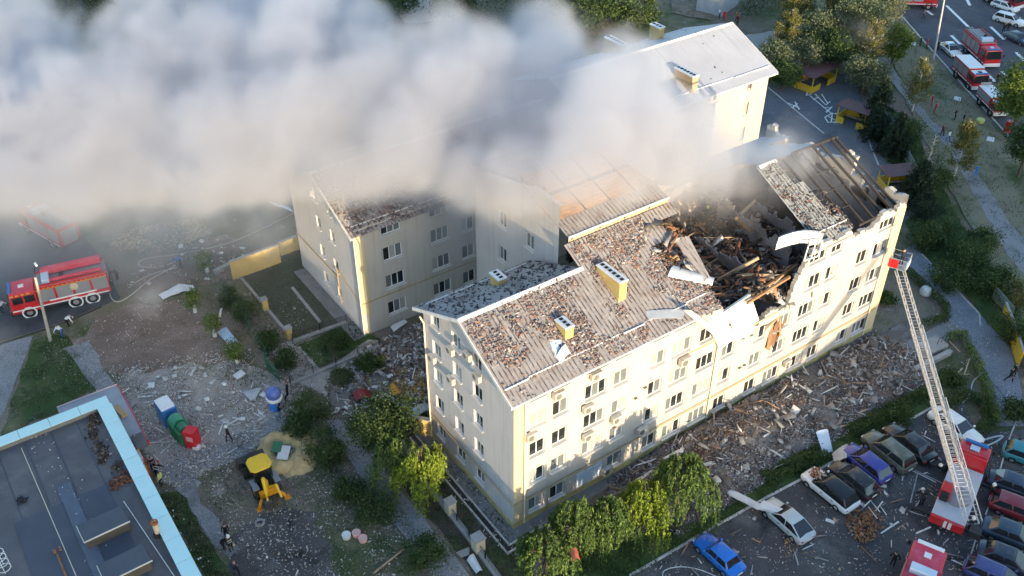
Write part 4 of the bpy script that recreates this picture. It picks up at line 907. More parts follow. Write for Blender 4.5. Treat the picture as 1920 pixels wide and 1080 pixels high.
fence('pale green panel fence along the lower paved path',[(1860,560),(1893,600)],1.7,m_gp,bars=False,panel=m_gp,name='panel_fence')
fence('pale green panel fence past the yellow hut at the frame edge',[(1908,650),(1935,720)],1.8,m_gp,bars=False,panel=m_gp,name='panel_fence')
# gutter channel and kerbs round the apron of the gable
ap=[(795,775),(946,986),(1010,955)]
m_apron=mat('apron_concrete',(.20,.195,.19),.9,var=.15,scale=1.2,dirt=(.09,.085,.08))
def wsheet(name,pts,z,mt): return sheet(name,pts,z,mt,0,world=True)[0]
wsheet('apron',[(-1.15,-1.1),(7,-1.1),(7,0),(0,0),(0,13),(-1.15,13)],.10,m_apron)
wsheet('apron',[(7,-1.0),(42.5,-1.0),(42.5,0),(7,0)],.10,m_apron)
for i,(a,b) in enumerate([((-1.2,13),(-1.2,-1.2)),((-1.75,13),(-1.75,-1.75))]):
    n=7; 
    for k in range(n):
        y0=a[1]+(b[1]-a[1])*k/n; y1=a[1]+(b[1]-a[1])*(k+1)/n
        if i==0 and k==0: krt=thing('apron_kerb',None,None); krt['kind']='structure'
        MB().box((a[0],(y0+y1)/2,.11),(.13,abs(y1-y0)-.02,.22)).build('kerb_stone',m_kerb,krt,bev=.015)
for k in range(4):
    MB().box((-1.0+.9*k+.2,-1.2,.11),(.86,.13,.22)).build('kerb_stone',m_kerb,krt); MB().box((-1.55+.95*k+.2,-1.75,.11),(.9,.13,.22)).build('kerb_stone',m_kerb,krt)
wsheet('gutter_channel',[(-1.68,-1.68),(2.5,-1.68),(2.5,-1.27),(-1.27,-1.27),(-1.27,13),(-1.68,13)],.07,mat('dark_channel',(.02,.02,.022),.5))  # even near-black strip between the two kerb lines
# yard kerb lines
for a,b in [((440,507),(553,642)),((560,652),(612,712)),((548,540),(600,605))]: strip('kerb',a,b,.3,0,m_conc2,h=.14)
wsheet('apron',[(X1-1.3,YA-.2),(X1,YA-.2),(X1,41),(X1-1.3,41)],.10,m_apron)
# playground shelters
m_rtop=mat('maroon_roof',(.115,.050,.048),.6,var=.12,scale=1); m_sy=mat('shelter_yellow',(.60,.40,.03),.7,var=.08,scale=2); m_inner=mat('shelter_floor',(.05,.055,.045),.9)
def shelter(c,rz,w,d,label,walls=True,h=2.5):
    t=thing('playground_shelter',label,'shelter',c,rz,'open shelters on the playground')
    MB().hexa([(-w/2,-d/2,h),(w/2,-d/2,h),(w/2,d/2,h-.15),(-w/2,d/2,h-.15)],[(-w/2,-d/2,h+.08),(w/2,-d/2,h+.08),(w/2,d/2,h-.07),(-w/2,d/2,h-.07)]).build('shelter_roof',m_rtop,t)
    pm=MB().box((0,0,h/2),(.12,.12,h)).mesh('post',m_sy)
    for x in(-1,1):
        for y in(-1,1): inst('post',pm,t,(x*(w/2-.4),y*(d/2-.35),0))
    a,b=w/2-.35,d/2-.3
    for cc,dd in [((-a,0,.55),(.1,2*b,1.1)),((a,0,.55),(.1,2*b,1.1)),((0,b,.55),(2*a,.1,1.1)),((-a/2-.45,-b,.5),(a-.9,.1,1.0)),((a/2+.45,-b,.5),(a-.9,.1,1.0))]: MB().box(cc,dd).build('half_wall',m_sy,t)
    MB().box((0,b-.4,.4),(2*a-.4,.4,.08)).build('bench',m_woodp,t); MB().box((0,0,.03),(2*a,2*b,.06)).build('shelter_floor',m_inner,t)
    return t
shelter(G(1524,158),.12,6.6,4.0,'yellow shelter with a maroon roof at the far end of the playground')
shelter(G(1600,232),-1.35,4.6,3.2,'yellow shelter half hidden by the dark conifers beside the playground')
shelter(G(1680,352,0),-.45,4.6,3.0,'maroon roofed shelter just behind the wrecked gable corner')
wall_thing('yellow_panel','upper yellow panel standing at the edge of the paved path','panel',(1876,596),(1890,632),1.9,.12,m_sy)
wall_thing('yellow_panel','middle yellow panel in the row at the edge of the paved path','panel',(1889,628),(1901,662),1.9,.12,m_sy)
wall_thing('yellow_panel','lowest yellow panel in the row at the edge of the paved path','panel',(1899,660),(1908,690),1.9,.12,m_sy)
# a distant shed behind the pale roof
sh=thing('utility_shed','grey shed with a pale blue roof edge by the dark hedge','shed',G(1350,32),.35)
MB().box((3.4,2.2,1.5),(6.5,4.5,3.0)).build('shed_wall',mat('shed_grey',(.36,.40,.44),.8,var=.1),sh); MB().box((3.4,2.2,3.05),(7.2,5.2,.14)).build('shed_roof',m_sheetb,sh)
# street lamps
def lamp(a,top,label,arm,double=False):
    A=G(*a); t=thing('street_lamp',label,'street lamp',A,0,'street lamps'); T=Vector(top)-A
    MB().tube([(0,0,0),T*.5,T],[.17,.14,.11],8).build('pole',mat('lamp_concrete',(.40,.37,.30),.8,var=.1,scale=2) if not double else mat('lamp_grey',(.45,.45,.44),.6),t,smooth=True)
    E=T+Vector(arm); MB().tube([T,T+Vector(arm)*.5+Vector((0,0,.25)),E],.04,6).build('arm',m_iron,t)
    MB().hexa([E+Vector(q) for q in ((-.12,-.3,-.05),(.12,-.3,-.05),(.12,.3,-.05),(-.12,.3,-.05))],[E+Vector(q) for q in ((-.08,-.25,.09),(.08,-.25,.09),(.08,.25,.09),(-.08,.25,.09))]).build('lamp_head',m_white,t,bev=.02); return t
lamp((95,640),G(66,520,8.0),'concrete street lamp in front of the red fire engine with yellow checks',(.5,1.6,.3))
lamp((1750,112),G(1772,-8,9.5),'tall pale street lamp on the verge by the road with fire engines',(1.2,.3,.2),True)
# kiosks, bins and tanks
m_blue=mat('kiosk_blue',(.035,.16,.42),.5,var=.1); m_grn=mat('bin_green',(.02,.16,.075),.5,var=.15,scale=3); m_redp=mat('bin_red',(.58,.02,.03),.45,var=.08)
def ori(a,b,z=0): A,B=G(*a,z),G(*b,z); d=B-A; return (A+B)/2,math.atan2(d.y,d.x)
c,a=ori((308,775),(332,808)); t=thing('vending_kiosk','blue sided kiosk with a white top beside the green container','kiosk',(c.x,c.y,0),a)
MB().box((-.3,0,1.0),(1.9,1.3,2.0)).build('cabinet',m_blue,t,bev=.05); MB().box((-.3,0,2.03),(1.7,1.2,.1)).build('top',m_white,t)
c,a=ori((330,805),(358,835)); t=thing('rubbish_container','green container with a rounded lid between the kiosk and the red box','container',(c.x,c.y,0),a)
MB().box((0,0,.75),(2.2,1.3,1.5)).build('body',m_grn,t,bev=.06); MB().lathe([(.001,-1.05),(.62,-1.05),(.62,-.1),(.001,-.1)],14,(0,0,1.45),'x').build('lid',mat('lid_green',(.04,.26,.15),.4),t,smooth=True); MB().lathe([(.001,.15),(.5,.15),(.5,1.0),(.001,1.0)],14,(0,0,1.45),'x').build('lid',m_grn,t,smooth=True)
for k in(-.6,.3): MB().box((k,-.68,.8),(.08,.06,1.3)).build('rib',m_grn,t)
c,a=ori((352,828),(370,838)); t=thing('vending_machine','bright red box machine at the end of the green container','vending machine',(G(364,835).x,G(364,835).y,0),a+.3)
MB().box((0,0,.95),(1.0,.95,1.9)).build('cabinet',m_redp,t,bev=.04); MB().box((.1,-.49,1.2),(.6,.04,.5)).build('panel',mat('pinkish_panel',(.75,.35,.35),.4),t); MB().box((.45,-.3,.2),(.5,.5,.3)).build('tray',m_white,t)
t=thing('drinks_kiosk','round blue kiosk with a white band and a domed top by the green mesh fence','kiosk',G(518,765))
MB().lathe([(0.001,0.000),(0.547,0.000),(0.547,1.075),(0.001,1.075)],18).build('base',mat('bright_blue',(.03,.22,.62),.4),t,smooth=True)
MB().lathe([(0.608,1.075),(0.722,1.161),(0.722,1.419),(0.608,1.462)],18).build('band',m_white,t,smooth=True)
MB().lathe([(0.623,1.462),(0.684,1.720),(0.646,2.021),(0.456,2.253),(0.190,2.391),(0.001,2.425)],18).build('dome',mat('navy_dome',(.08,.13,.38),.4,dirt=(.4,.4,.42),dirt_scale=2),t,smooth=True)
# ---------------------------------------------------------------- vehicles
m_tyre=mat('tyre',(.014,.014,.014),.9); m_rim=mat('wheel_rim',(.42,.42,.43),.4,metal=.5); m_trim=mat('black_plastic',(.02,.02,.021),.6)
m_light=mat('lamp_glass',(.75,.75,.72),.15); m_tail=mat('tail_lamp',(.35,.01,.01),.2); m_autog=mat('car_glass',(.016,.019,.022),.06,spec=.9)
def paint(n,c,dust_=.35): return mat('paint_'+n,c,.35,var=.04,dirt=(.26,.245,.22),dirt_scale=1.4,dirt_amt=dust_,coat=.5)
def wheels(t,xs,ty,r=.33,wd=.22,rimc=None,dual=()):
    k=(r,wd,(rimc or m_rim).name)
    if k not in wheels.c: wheels.c[k]=(MB().lathe([(r*.55,-wd/2),(r*.95,-wd/2),(r,-wd*.35),(r,wd*.35),(r*.95,wd/2),(r*.55,wd/2)],18,axis='y',ring=True).mesh('wheel',m_tyre,smooth=True),MB().lathe([(.001,-wd*.42),(r*.2,-wd*.46),(r*.56,-wd*.38),(r*.56,wd*.38),(r*.2,wd*.46),(.001,wd*.42)],14,axis='y').mesh('rim',rimc or m_rim,smooth=True))
    for x in xs:
        for s in(-1,1): w_=inst('wheel',wheels.c[k][0],t,(x,s*ty,r)); inst('rim',wheels.c[k][1],w_)
wheels.c={}
def gquad(nm,mt,t,pts,ins=.08,off=.012,parent=None):
    """a pane a little proud of the face given by four corners"""
    p=[Vector(q) for q in pts]; c=sum(p,Vector())/4; n=(p[1]-p[0]).cross(p[3]-p[0]).normalized()
    p=[q.lerp(c,ins)+n*off for q in p]; mb=MB(); mb.hexa([q-n*.02 for q in p],p); return mb.build(nm,mt,t)
def car(label,pnt,loc,rz,kind='sedan',group='cars',L=4.55,W=1.80,H=1.46,name='parked_car',cat='car',roofm=None,windows=None,group2=None):
    t=thing(name,label,cat,(loc[0],loc[1],.012+loc[2]),rz,group); hw=W/2
    hb=.92 if kind!='suv' else 1.05; hood=.80 if kind!='suv' else .98
    if kind=='suv': H=1.68
    tb={'sedan':(-.40,-.26,.06,.24),'hatch':(-.47,-.36,.08,.27),'suv':(-.475,-.40,.10,.27),'coupe':(-.44,-.20,.05,.25),'box':(-.36,-.27,.10,.20)}[kind]
    xr0,xr1,xf1,xf0=[q*L for q in tb]
    deck=(hb-.02) if kind in('sedan','coupe','box') else hb
    st=[(-.5,.80,.42,hb-.18),(-.485,.90,.32,deck-.05),(-.44,.97,.26,deck),(-.33,1.0,.24,hb),(0,1.0,.23,hb),(.22,1.0,.24,hb-.01),(.30,.99,.24,hood+.06),(.42,.95,.25,hood),(.475,.86,.30,hood-.10),(.5,.72,.38,hood-.24)]
    V=[];F=[]
    for x,wf,zb,zt in st:
        w_=hw*wf; sec=[(-w_*.90,zb),(-w_,zb+.14),(-w_,(zb+zt)/2+.05),(-w_*.965,zt-.08),(-w_*.86,zt),(0,zt+.035),(w_*.86,zt),(w_*.965,zt-.08),(w_,(zb+zt)/2+.05),(w_,zb+.14),(w_*.90,zb)]
        V+=[(x*L,y,z) for y,z in sec]
    m=11
    for i in range(len(st)-1):
        for j in range(m-1): F.append((i*m+j,(i+1)*m+j,(i+1)*m+j+1,i*m+j+1))
        F.append((i*m+m-1,(i+1)*m+m-1,(i+1)*m,i*m))
    F+=[tuple(range(m)),tuple((len(st)-1)*m+j for j in range(m))[::-1]]
    mb=MB(); mb.add(V,F)
    rw=hw*.74; bw=hw*.93
    B=[(xr0,-bw,hb-.06),(xf0,-bw,hb-.06),(xf0,bw,hb-.06),(xr0,bw,hb-.06)]; T=[(xr1,-rw,H-.05),(xf1,-rw,H-.05),(xf1,rw,H-.05),(xr1,rw,H-.05)]
    body=mb.build('body',pnt,t,smooth=True,angle=42)
    cb=MB().hexa(B,T); cab=cb.build('cabin',roofm or pnt,t,bev=.07,seg=2,smooth=True,angle=50)
    ru=[(xr1+.06,-rw+.06,H-.055),(xf1-.06,-rw+.06,H-.055),(xf1-.06,rw-.06,H-.055),(xr1+.06,rw-.06,H-.055)]
    MB().hexa(ru,[(a*.93+(.07*(xr1+xf1)/2),b*.8,H) for a,b,_ in ru]).build('roof',roofm or pnt,t,bev=.02,smooth=True)
    gm_=windows or m_autog
    gquad('windscreen',gm_,t,[B[1],B[2],T[2],T[1]],.10); gquad('rear_window',gm_,t,[B[3],B[0],T[0],T[3]],.12)
    xm=(xr1+xf1)/2; bx=(xr0+xf0)/2-.05
    for s in(-1,1):
        def P(q): return Vector((q[0],q[1]*-s if False else (abs(q[1])*s),q[2]))
        a0,a1,t0,t1=Vector((xr0+.10,s*bw,hb+.0)),Vector((xf0-.1,s*bw,hb)),Vector((xr1+.02,s*rw,H-.08)),Vector((xf1-.0,s*rw,H-.08))
        mB,mT=a0.lerp(a1,.5),t0.lerp(t1,.5)
        for q in ([a0,mB,mT,t0],[mB,a1,t1,mT]):
            if s>0: q=[q[1],q[0],q[3],q[2]]
            gquad('side_window',gm_,t,q,.09,.014)
        MB().box((xf0-.15,s*(hw+.08),hb+.05),(.16,.2,.14)).build('wing_mirror',pnt,t,bev=.03)
        MB().box((L*.468,s*hw*.66,hood-.16),(.16,.34,.13)).build('headlight',m_light,t,bev=.03)
        MB().box((-L*.485,s*hw*.72,hb-.20),(.10,.30,.16)).build('tail_light',m_tail,t,bev=.02)
    MB().box((L*.485,0,.40),(.14,W*.82,.18)).build('front_bumper',m_trim,t,bev=.04); MB().box((-L*.487,0,.40),(.12,W*.85,.2)).build('rear_bumper',m_trim,t,bev=.04)
    MB().box((-L*.487-.065,0,.62),(.03,.5,.13)).build('number_plate',m_white,t); MB().box((L*.485+.075,0,.42),(.03,.5,.12)).build('number_plate',m_white,t)
    MB().box((L*.495,0,hood-.26),(.06,W*.42,.12)).build('grille',m_trim,t,bev=.02)
    for s in(-1,1):
        MB().box((-.02*L,s*(hw+.004),.34),(L*.42,.03,.10)).build('side_sill',m_trim,t)
        for x in (.02*L,-.2*L): MB().box((x,s*(hw+.01),hb-.16),(.2,.03,.04)).build('door_handle',m_trim if pnt.name!='paint_black' else m_rim,t)
    wheels(t,(-.30*L,.315*L),hw-.10,.33 if kind!='suv' else .37)
    return t
def at(u,v,z=.6): p=G(u,v,z); return (p.x,p.y,0)
GP='cars parked in the debris strewn car park'
UPY=R(90)
CARS={}
CARS['white']=car('white crossover with its roof glass smashed and red bricks on the bonnet',paint('white',(.80,.80,.78),.12),at(1556,917),UPY+.0,'hatch',GP,L=4.85,W=1.95,H=1.58,roofm=mat('glass_roof',(.02,.022,.025),.12))
CARS['black']=car('crushed black hatchback squeezed between the white crossover and the blue hatchback',paint('black',(.012,.013,.014),.5),at(1600,898),UPY-.03,'hatch',GP,L=4.3)
CARS['blue']=car('deep blue hatchback beside the crushed black one',paint('blue',(.035,.045,.28),.3),at(1624,868),UPY-.05,'hatch',GP,L=4.5)
CARS['suv']=car('dusty grey green estate between the deep blue hatchback and the black saloon',paint('dusty',(.10,.115,.085),.8),at(1665,847),UPY-.06,'suv',GP,L=4.75)
CARS['blk2']=car('black saloon with a dusty bonnet next to the dusty grey green estate',paint('black2',(.014,.014,.017),.35),at(1705,830),UPY-.08,'sedan',GP,L=4.8)
CARS['wsed']=car('white saloon half covered by the fire ladder, nose toward the camera',paint('white2',(.78,.77,.73),.12),at(1792,800),UPY+math.pi-.03,'sedan',GP,L=4.8)
CARS['silver']=car('silver saloon with a long white metal strip resting on its bonnet',paint('silver',(.48,.51,.51),.15),at(1476,975),UPY-.02,'coupe',GP,L=4.6)
CARS['lada']=car('bright blue boxy saloon standing alone at the bottom of the car park',paint('bright_blue',(.01,.17,.62),.06),at(1348,1040),UPY+.02,'box',GP,L=4.3,W=1.68,H=1.42)
GR='cars parked side by side at the right edge of the car park'
for (u,v,rz,k,lab,p) in [(1908,912,-1.15,'sedan','dark navy saloon at the right edge, first below the fire ladder cab',paint('navy',(.03,.045,.075),.25)),
    (1912,955,-1.15,'hatch','dark red hatchback at the right edge between two dark navy cars',paint('maroon',(.20,.02,.03),.3)),
    (1900,1003,-1.15,'sedan','long dark blue saloon at the right edge below the dark red hatchback',paint('darkblue',(.025,.05,.085),.2)),
    (1892,1050,-1.15,'sedan','near black saloon lowest at the right edge',paint('darkblue2',(.02,.032,.05),.2))]:
    car(lab,p,at(u,v),rz,k,GR)
car('small blue hatchback cut off by the lower picture edge',paint('small_blue',(.05,.06,.20),.2),at(1868,1082),-1.2,'hatch',GR)
car('car with teal paint just showing at the right picture edge by the long cable',paint('teal',(.03,.22,.25),.2),at(1935,858),-1.15,'hatch',GR)
GRD='cars standing on the road among the fire engines'
rdir=math.atan2(*(lambda d:(d.y,d.x))(G(1890,250)-G(1690,25)))
t=car('white police saloon parked on the road verge behind the white roofed fire engine',paint('white',(.80,.80,.78)),at(1783,93),rdir+.08,'sedan',GRD,L=4.6,windows=m_autog)
MB().box((.1,0,1.5),(.3,1.0,.10)).build('light_bar',m_blue,t); 
for s in(-1,1): MB().box((-.1,s*.905,.62),(2.9,.02,.16)).build('stripe',m_blue,t)
t=car('white estate with a dark windscreen at the far side of the road',paint('white',(.8,.8,.78)),at(1892,38),rdir+.75,'suv',GRD,L=4.9)
t=car('dark patrol car with white and blue bonnet stripes beyond the road centre line',paint('navy',(.03,.045,.075)),at(1908,72),rdir+.35,'sedan',GRD,L=4.8)
for s in(-.35,.35): MB().box((1.5,s,.86),(1.2,.22,.03)).build('stripe',m_white,t)
car('white car hidden behind the white estate at the top right corner',paint('white',(.8,.8,.78)),at(1885,12),rdir+.6,'hatch',GRD)
# fire engines
m_fr=mat('fire_red',(.56,.018,.022),.32,var=.04,dirt=(.3,.2,.18),dirt_scale=1.2,dirt_amt=.3,coat=.4); m_frd=mat('fire_red_top',(.60,.05,.09),.45,var=.05,dirt=(.45,.25,.26),dirt_scale=1)
m_shut=mat('roller_shutter',(.36,.36,.36),.4,metal=.4,var=.05); m_chk=mat('reflex_yellow',(.75,.42,.03),.4); m_deck=mat('grey_deck',(.25,.25,.26),.6,var=.1,scale=2,dirt=(.1,.1,.1))
m_lb=mat('pale_blue_box',(.45,.58,.70),.5)
def fire_engine(label,loc,rz,L=7.6,W=2.5,H=3.1,cabL=2.3,cab=None,body=None,top=None,cabtop=None,axles=(.32,-.26),shut=3,group='fire engines',deck=True,check=False,white_bumper=True,name='fire_engine',lad=True,cat='fire engine',bar=None):
    cab=cab or m_fr; body=body or m_fr; top=top or m_deck; cabtop=cabtop or cab
    t=thing(name,label,cat,(loc[0],loc[1],.01),rz,group); xF=L/2; xc=xF-cabL; xB=-L/2; hc=H*.93
    MB().box((0,0,.72),(L-.3,W*.8,.35)).build('chassis',m_trim,t)
    c=MB().hexa([(xc+.03,-W/2,.62),(xF,-W/2,.62),(xF,W/2,.62),(xc+.03,W/2,.62)],[(xc+.03,-W/2+.06,hc),(xF-.28,-W/2+.06,hc),(xF-.28,W/2-.06,hc),(xc+.03,W/2-.06,hc)]).build('cab',cab,t,bev=.08,seg=2,smooth=True,angle=50)
    MB().box(((xc+xF)/2-.12,0,hc+.03),(cabL-.45,W-.3,.07)).build('cab_roof',cabtop,t,bev=.03)
    MB().box(((xc+xF)/2-.1,0,hc+.09),(.5,.5,.06)).build('roof_hatch',m_white if cabtop is not m_white else m_trim,t)
    gquad('windscreen',m_autog,t,[(xF-.03,-W/2+.1,hc*.56),(xF-.03,W/2-.1,hc*.56),(xF-.26,W/2-.16,hc-.12),(xF-.26,-W/2+.16,hc-.12)],.04,.05)
    MB().box((xF-.05,0,.75),(.2,W,.5)).build('bumper',m_white if white_bumper else m_trim,t,bev=.05)
    MB().box((xF-.38,0,hc+.13),(.32,W*.75,.14)).build('light_bar',bar or m_blue,t,bev=.03)
    for s in(-1,1):
        n=2 if cabL>2 else 1
        for k in range(n):
            x=xF-.45-(k)*(cabL-.5)/n; wdt=(cabL-.6)/n-.12
            MB().box((x-wdt/2,s*(W/2-.035),hc*.74),(wdt,.06,hc*.26)).build('side_window',m_autog,t)
        MB().box((xF+.0,s*(W/2+.16),hc*.72),(.12,.22,.4)).build('wing_mirror',m_trim,t); MB().box((xF+.055,s*W*.36,.82),(.04,.36,.2)).build('headlight',m_light,t)
        MB().box((0,s*(W/2+.005),1.02),(L-.4,.02,.13)).build('stripe',m_white,t)
    bl=xc-.06-xB
    MB().box(((xc-.06+xB)/2,0,(.9+H)/2),(bl,W,H-.9)).build('body_box',body,t,bev=.04)
    sw=bl/shut
    for s in(-1,1):
        for k in range(shut):
            MB().box((xB+sw*(k+.5),s*(W/2+.012),(.9+H)/2+.12),(sw-.22,.03,(H-.9)*.62)).build('roller_shutter',m_shut,t)
        if check:
            for r_ in range(2):
                for k in range(int(bl/.22)):
                    if (k+r_)%2==0: MB_c=_chk(); inst('check',MB_c,t,(xB+.2+k*.22,s*(W/2+.016),H-.20-.11*r_))
            for k in range(4): MB().box((xF-.5-k*.5,s*(W/2-.02),hc-.16),(.3,.08,.10)).build('check',m_chk,t)
    tm=MB().box(((xc-.06+xB)/2,0,H+.03),(bl-.1,W-.1,.06)).build('deck',top,t)
    if deck:
        for s in(-1,1): MB().box(((xc+xB)/2,s*(W/2-.07),H+.16),(bl-.2,.06,.2)).build('deck_rail',body,t)
        MB().box((xB+bl*.84,0,H+.3),(.7,W*.7,.5)).build('equipment_box',m_lb,t,bev=.03); MB().lathe([(.22,0),(.22,.35),(.1,.5)],12,(xB+bl*.62,.3,H+.06)).build('monitor',m_trim,t)
    if lad:
        l=MB()
        for s in(-.22,.22): l.box((xB+bl*.42,s-.5,H+.35),(bl*.85,.06,.09))
        for k in range(9): l.box((xB+.35+k*bl*.085,-.5,H+.35),(.04,.44,.05))
        l.build('roof_ladder',m_rim,t)
    wheels(t,[a*L for a in axles],W/2-.17,.52,.34)
    for s in(-1,1):
        for a in axles: MB().lathe([(.56,-.03),(.70,-.03),(.70,.03),(.56,.03)],16,(a*L,s*(W/2-.01),.55),'y',ring=True).build('wheel_arch',m_white if check else m_trim,t)
    for s in(-1,1): MB().box((xB-.02,s*(W*.4),1.05),(.06,.28,.2)).build('tail_light',m_tail,t)
    MB().box((xB-.015,0,1.9),(.04,W*.7,1.7)).build('rear_shutter',m_shut,t)
    return t
def _chk():
    if not hasattr(_chk,'m'): _chk.m=MB().box((0,0,0),(.2,.02,.1)).mesh('check',m_chk)
    return _chk.m
c,a=ori((215,558),(25,602)); d_=Vector((math.cos(a),math.sin(a))); n_=Vector((-d_.y,d_.x))
ctr=Vector((c.x,c.y))-n_*1.25*(1 if n_.y<0 else -1)
FE=fire_engine('red fire engine with yellow check bands and three axles, behind the concrete lamp',(ctr.x,ctr.y),a,L=9.4,W=2.6,H=3.15,cabL=2.7,check=True,axles=(.33,-.13,-.30),shut=4,top=m_deck,cabtop=m_frd,white_bumper=False,lad=False)
s=1 if n_.y<0 else -1
MB().box((-1.6,-s*.85,3.6),(5.6,.75,.6)).build('ladder_case',m_frd,FE,bev=.06); MB().box((-1.6,s*.75,3.42),(5.4,.3,.3)).build('hose_tray',m_frd,FE,bev=.03)
em_=MB(); 
for k in range(6):
    q=k*math.pi/6; em_.box((-1.5,s*1.33,2.45),(.8,.02,.12),M=Matrix.Rotation(q,3,'Y'))
em_.build('emblem',mat('emblem_cream',(.72,.62,.42),.5),FE)
for sx in (-1,1): MB().box((-1.2,sx*1.325,1.45),(4.4,.03,.16)).build('white_band',m_white,FE)
MB().box((-4.72,s*.6,1.35),(.15,1.1,1.2)).build('pump_panel',m_trim,FE)
c2=G(98,445); fire_engine('red fire engine veiled by the thick smoke up the same road',(c2.x,c2.y),a-1.05,L=8.2,check=False,cabtop=m_frd,lad=True)
def fe(label,u,v,rz,**k): p=G(u,v,1.6); return fire_engine(label,(p.x,p.y),rz,**k)
fe('red fire engine with a grey deck, furthest out on the road lane',1840,92,rdir+.05,cab=m_fr,cabtop=m_frd,shut=4,L=7.8)
fe('fire engine with a white roof standing at the kerb in front of the police car',1820,136,rdir+.06,cabtop=m_white,top=m_white,cab=m_fr,deck=False,lad=False,L=6.6,W=2.3,H=2.8,cabL=1.9,shut=3)
fe('red van with a white roof and hatches, last in the kerbside line',1863,186,rdir+.04,cabtop=m_white,top=m_white,deck=False,lad=False,L=5.6,W=2.1,H=2.3,cabL=1.6,shut=1,name='fire_van',cat='fire van')
fe('orange red heavy truck cut by the top edge at the road bend',1712,-4,rdir+1.5,cab=m_fr,cabtop=m_fr,L=7.6)
fe('dark red truck at the top right corner of the road',1880,-8,rdir+.5,cab=mat('dark_red',(.22,.02,.03),.4),body=MATS['dark_red'],cabtop=MATS['dark_red'],top=MATS['dark_red'],L=7.0)
_f=G(1746,1022,2.6)-3.7*Vector((math.cos(R(24)),math.sin(R(24)),0))
bt=fire_engine('bright red fire engine cut off by the bottom edge, its cab nearest the cars',(_f.x,_f.y),R(24),cab=m_fr,cabtop=m_frd,body=m_fr,L=7.4,W=2.5,H=3.0,cabL=2.5,top=m_frd,bar=m_white)
# aerial ladder truck
LT=thing('ladder_truck','red and white aerial ladder truck parked across the car park, ladder raised','ladder truck',(0,0,0))
A,B=G(1800,962),G(1835,850); A=G(1785,955); hd=R(22); A0=Vector((G(1800,915,1.0).x,G(1800,915,1.0).y,0)); LT.location=A0; LT.rotation_euler=(0,0,hd)
LL,WW=8.6,2.5
MB().box((-.2,0,.75),(LL-.6,2.0,.35)).build('chassis',m_trim,LT)
MB().box((-1.0,0,1.15),(6.4,WW,.35)).build('platform',mat('platform_grey',(.48,.50,.54),.5,var=.06,dirt=(.3,.3,.3)),LT,bev=.03)
MB().box((-4.25,0,.95),(.3,WW,.8)).build('rear_panel',m_fr,LT,bev=.03)
for k in(-.25,.1): MB().box((-4.415,k,.95),(.03,.22,.7)).build('stripe',m_white,LT)
for s in(-1,1): MB().box((-1.0,s*(WW/2+.01),.92),(6.2,.03,.3)).build('side_skirt',m_fr,LT)
MB().hexa([(2.35,-WW/2,.6),(4.3,-WW/2,.6),(4.3,WW/2,.6),(2.35,WW/2,.6)],[(2.4,-WW/2+.08,2.55),(4.05,-WW/2+.08,2.55),(4.05,WW/2-.08,2.55),(2.4,WW/2-.08,2.55)]).build('cab',m_fr,LT,bev=.09,seg=2,smooth=True,angle=50)
gquad('windscreen',m_autog,LT,[(4.28,-1.1,1.5),(4.28,1.1,1.5),(4.06,1.05,2.45),(4.06,-1.05,2.45)],.05,.04)
for s in(-1,1): MB().box((3.3,s*1.21,2.0),(1.1,.07,.6)).build('side_window',m_autog,LT); MB().box((4.2,s*1.4,2.0),(.1,.2,.4)).build('wing_mirror',m_trim,LT)
MB().box((3.3,.0,2.62),(.6,.7,.1)).build('roof_hatch',m_lb,LT); MB().box((3.9,0,2.68),(.25,1.8,.16)).build('light_bar',m_blue,LT)
MB().box((2.6,0,2.66),(.15,2.2,.2)).build('cab_rail',m_fr,LT)
wheels(LT,(3.2,-1.6,-2.9),1.1,.5,.32)
for x in (1.9,-3.6):
    for s in(-1,1): MB().box((x,s*1.9,.55),(.22,1.5,.18)).box((x,s*2.6,.3),(.18,.18,.5)).box((x,s*2.6,.04),(.5,.5,.06)).build('outrigger',m_trim,LT)
MB().lathe([(.95,1.3),(.95,1.75),(.8,1.85),(.001,1.85)],20,(-1.6,-.1,0)).build('turntable',m_deck,LT,smooth=True)
MB().box((-1.9,.85,2.0),(1.1,.8,1.0)).build('operator_seat',m_fr,LT,bev=.05); MB().box((-2.3,.85,1.9),(.7,.6,.9)).build('winch',m_trim,LT,bev=.05)
# ladder sections, in world space under the truck's frame
pv=G(1818,966,2.6); TIP=onY(1683,500,-2.2)
inv=Matrix.LocRotScale(A0,LT.rotation_euler.to_quaternion(),None).inverted()
def section(a,b,w_,h_,step,mt,nm):
    a,b=Vector(a),Vector(b); d=(b-a).normalized(); q=d.cross(Vector((0,0,1))).normalized(); u=q.cross(d).normalized(); mb=MB(); L_=(b-a).length
    def T(x,y,z): return inv@(a+d*x+q*y+u*z)
    for s in(-1,1):
        mb.tube([T(0,s*w_,0),T(L_,s*w_,0)],.055,5); mb.tube([T(0,s*w_,h_),T(L_,s*w_,h_)],.045,5)
        n=int(L_/step)
        for k in range(n):
            mb.tube([T(k*step,s*w_,0),T((k+.5)*step,s*w_,h_),T((k+1)*step,s*w_,0)],.024,4)
    rails=mb.build(nm,mt,LT)
    mr=MB(); n=int(L_/.33)
    for k in range(n): mr.tube([T(k*.33,-w_,0),T(k*.33,w_,0)],.022,4)
    o=mr.build('rung',m_rim,rails)
m_lad=mat('ladder_metal',(.60,.57,.53),.4,metal=.2,var=.06)
pv2=pv; d_=(TIP-pv2)
section(pv2-d_*.03,pv2+d_*.42,.52,.62,.8,m_lad,'ladder_section'); section(pv2+d_*.10,pv2+d_*.72,.43,.50,.75,m_lad,'ladder_section'); section(pv2+d_*.18,TIP-d_*.02,.35,.40,.7,m_lad,'ladder_section')
tb_=MB(); tb_.box(inv@(pv2-d_*.06+Vector((0,0,.1))),(.9,.8,.7)); tb_.build('ladder_mount',m_trim,LT,bev=.06)
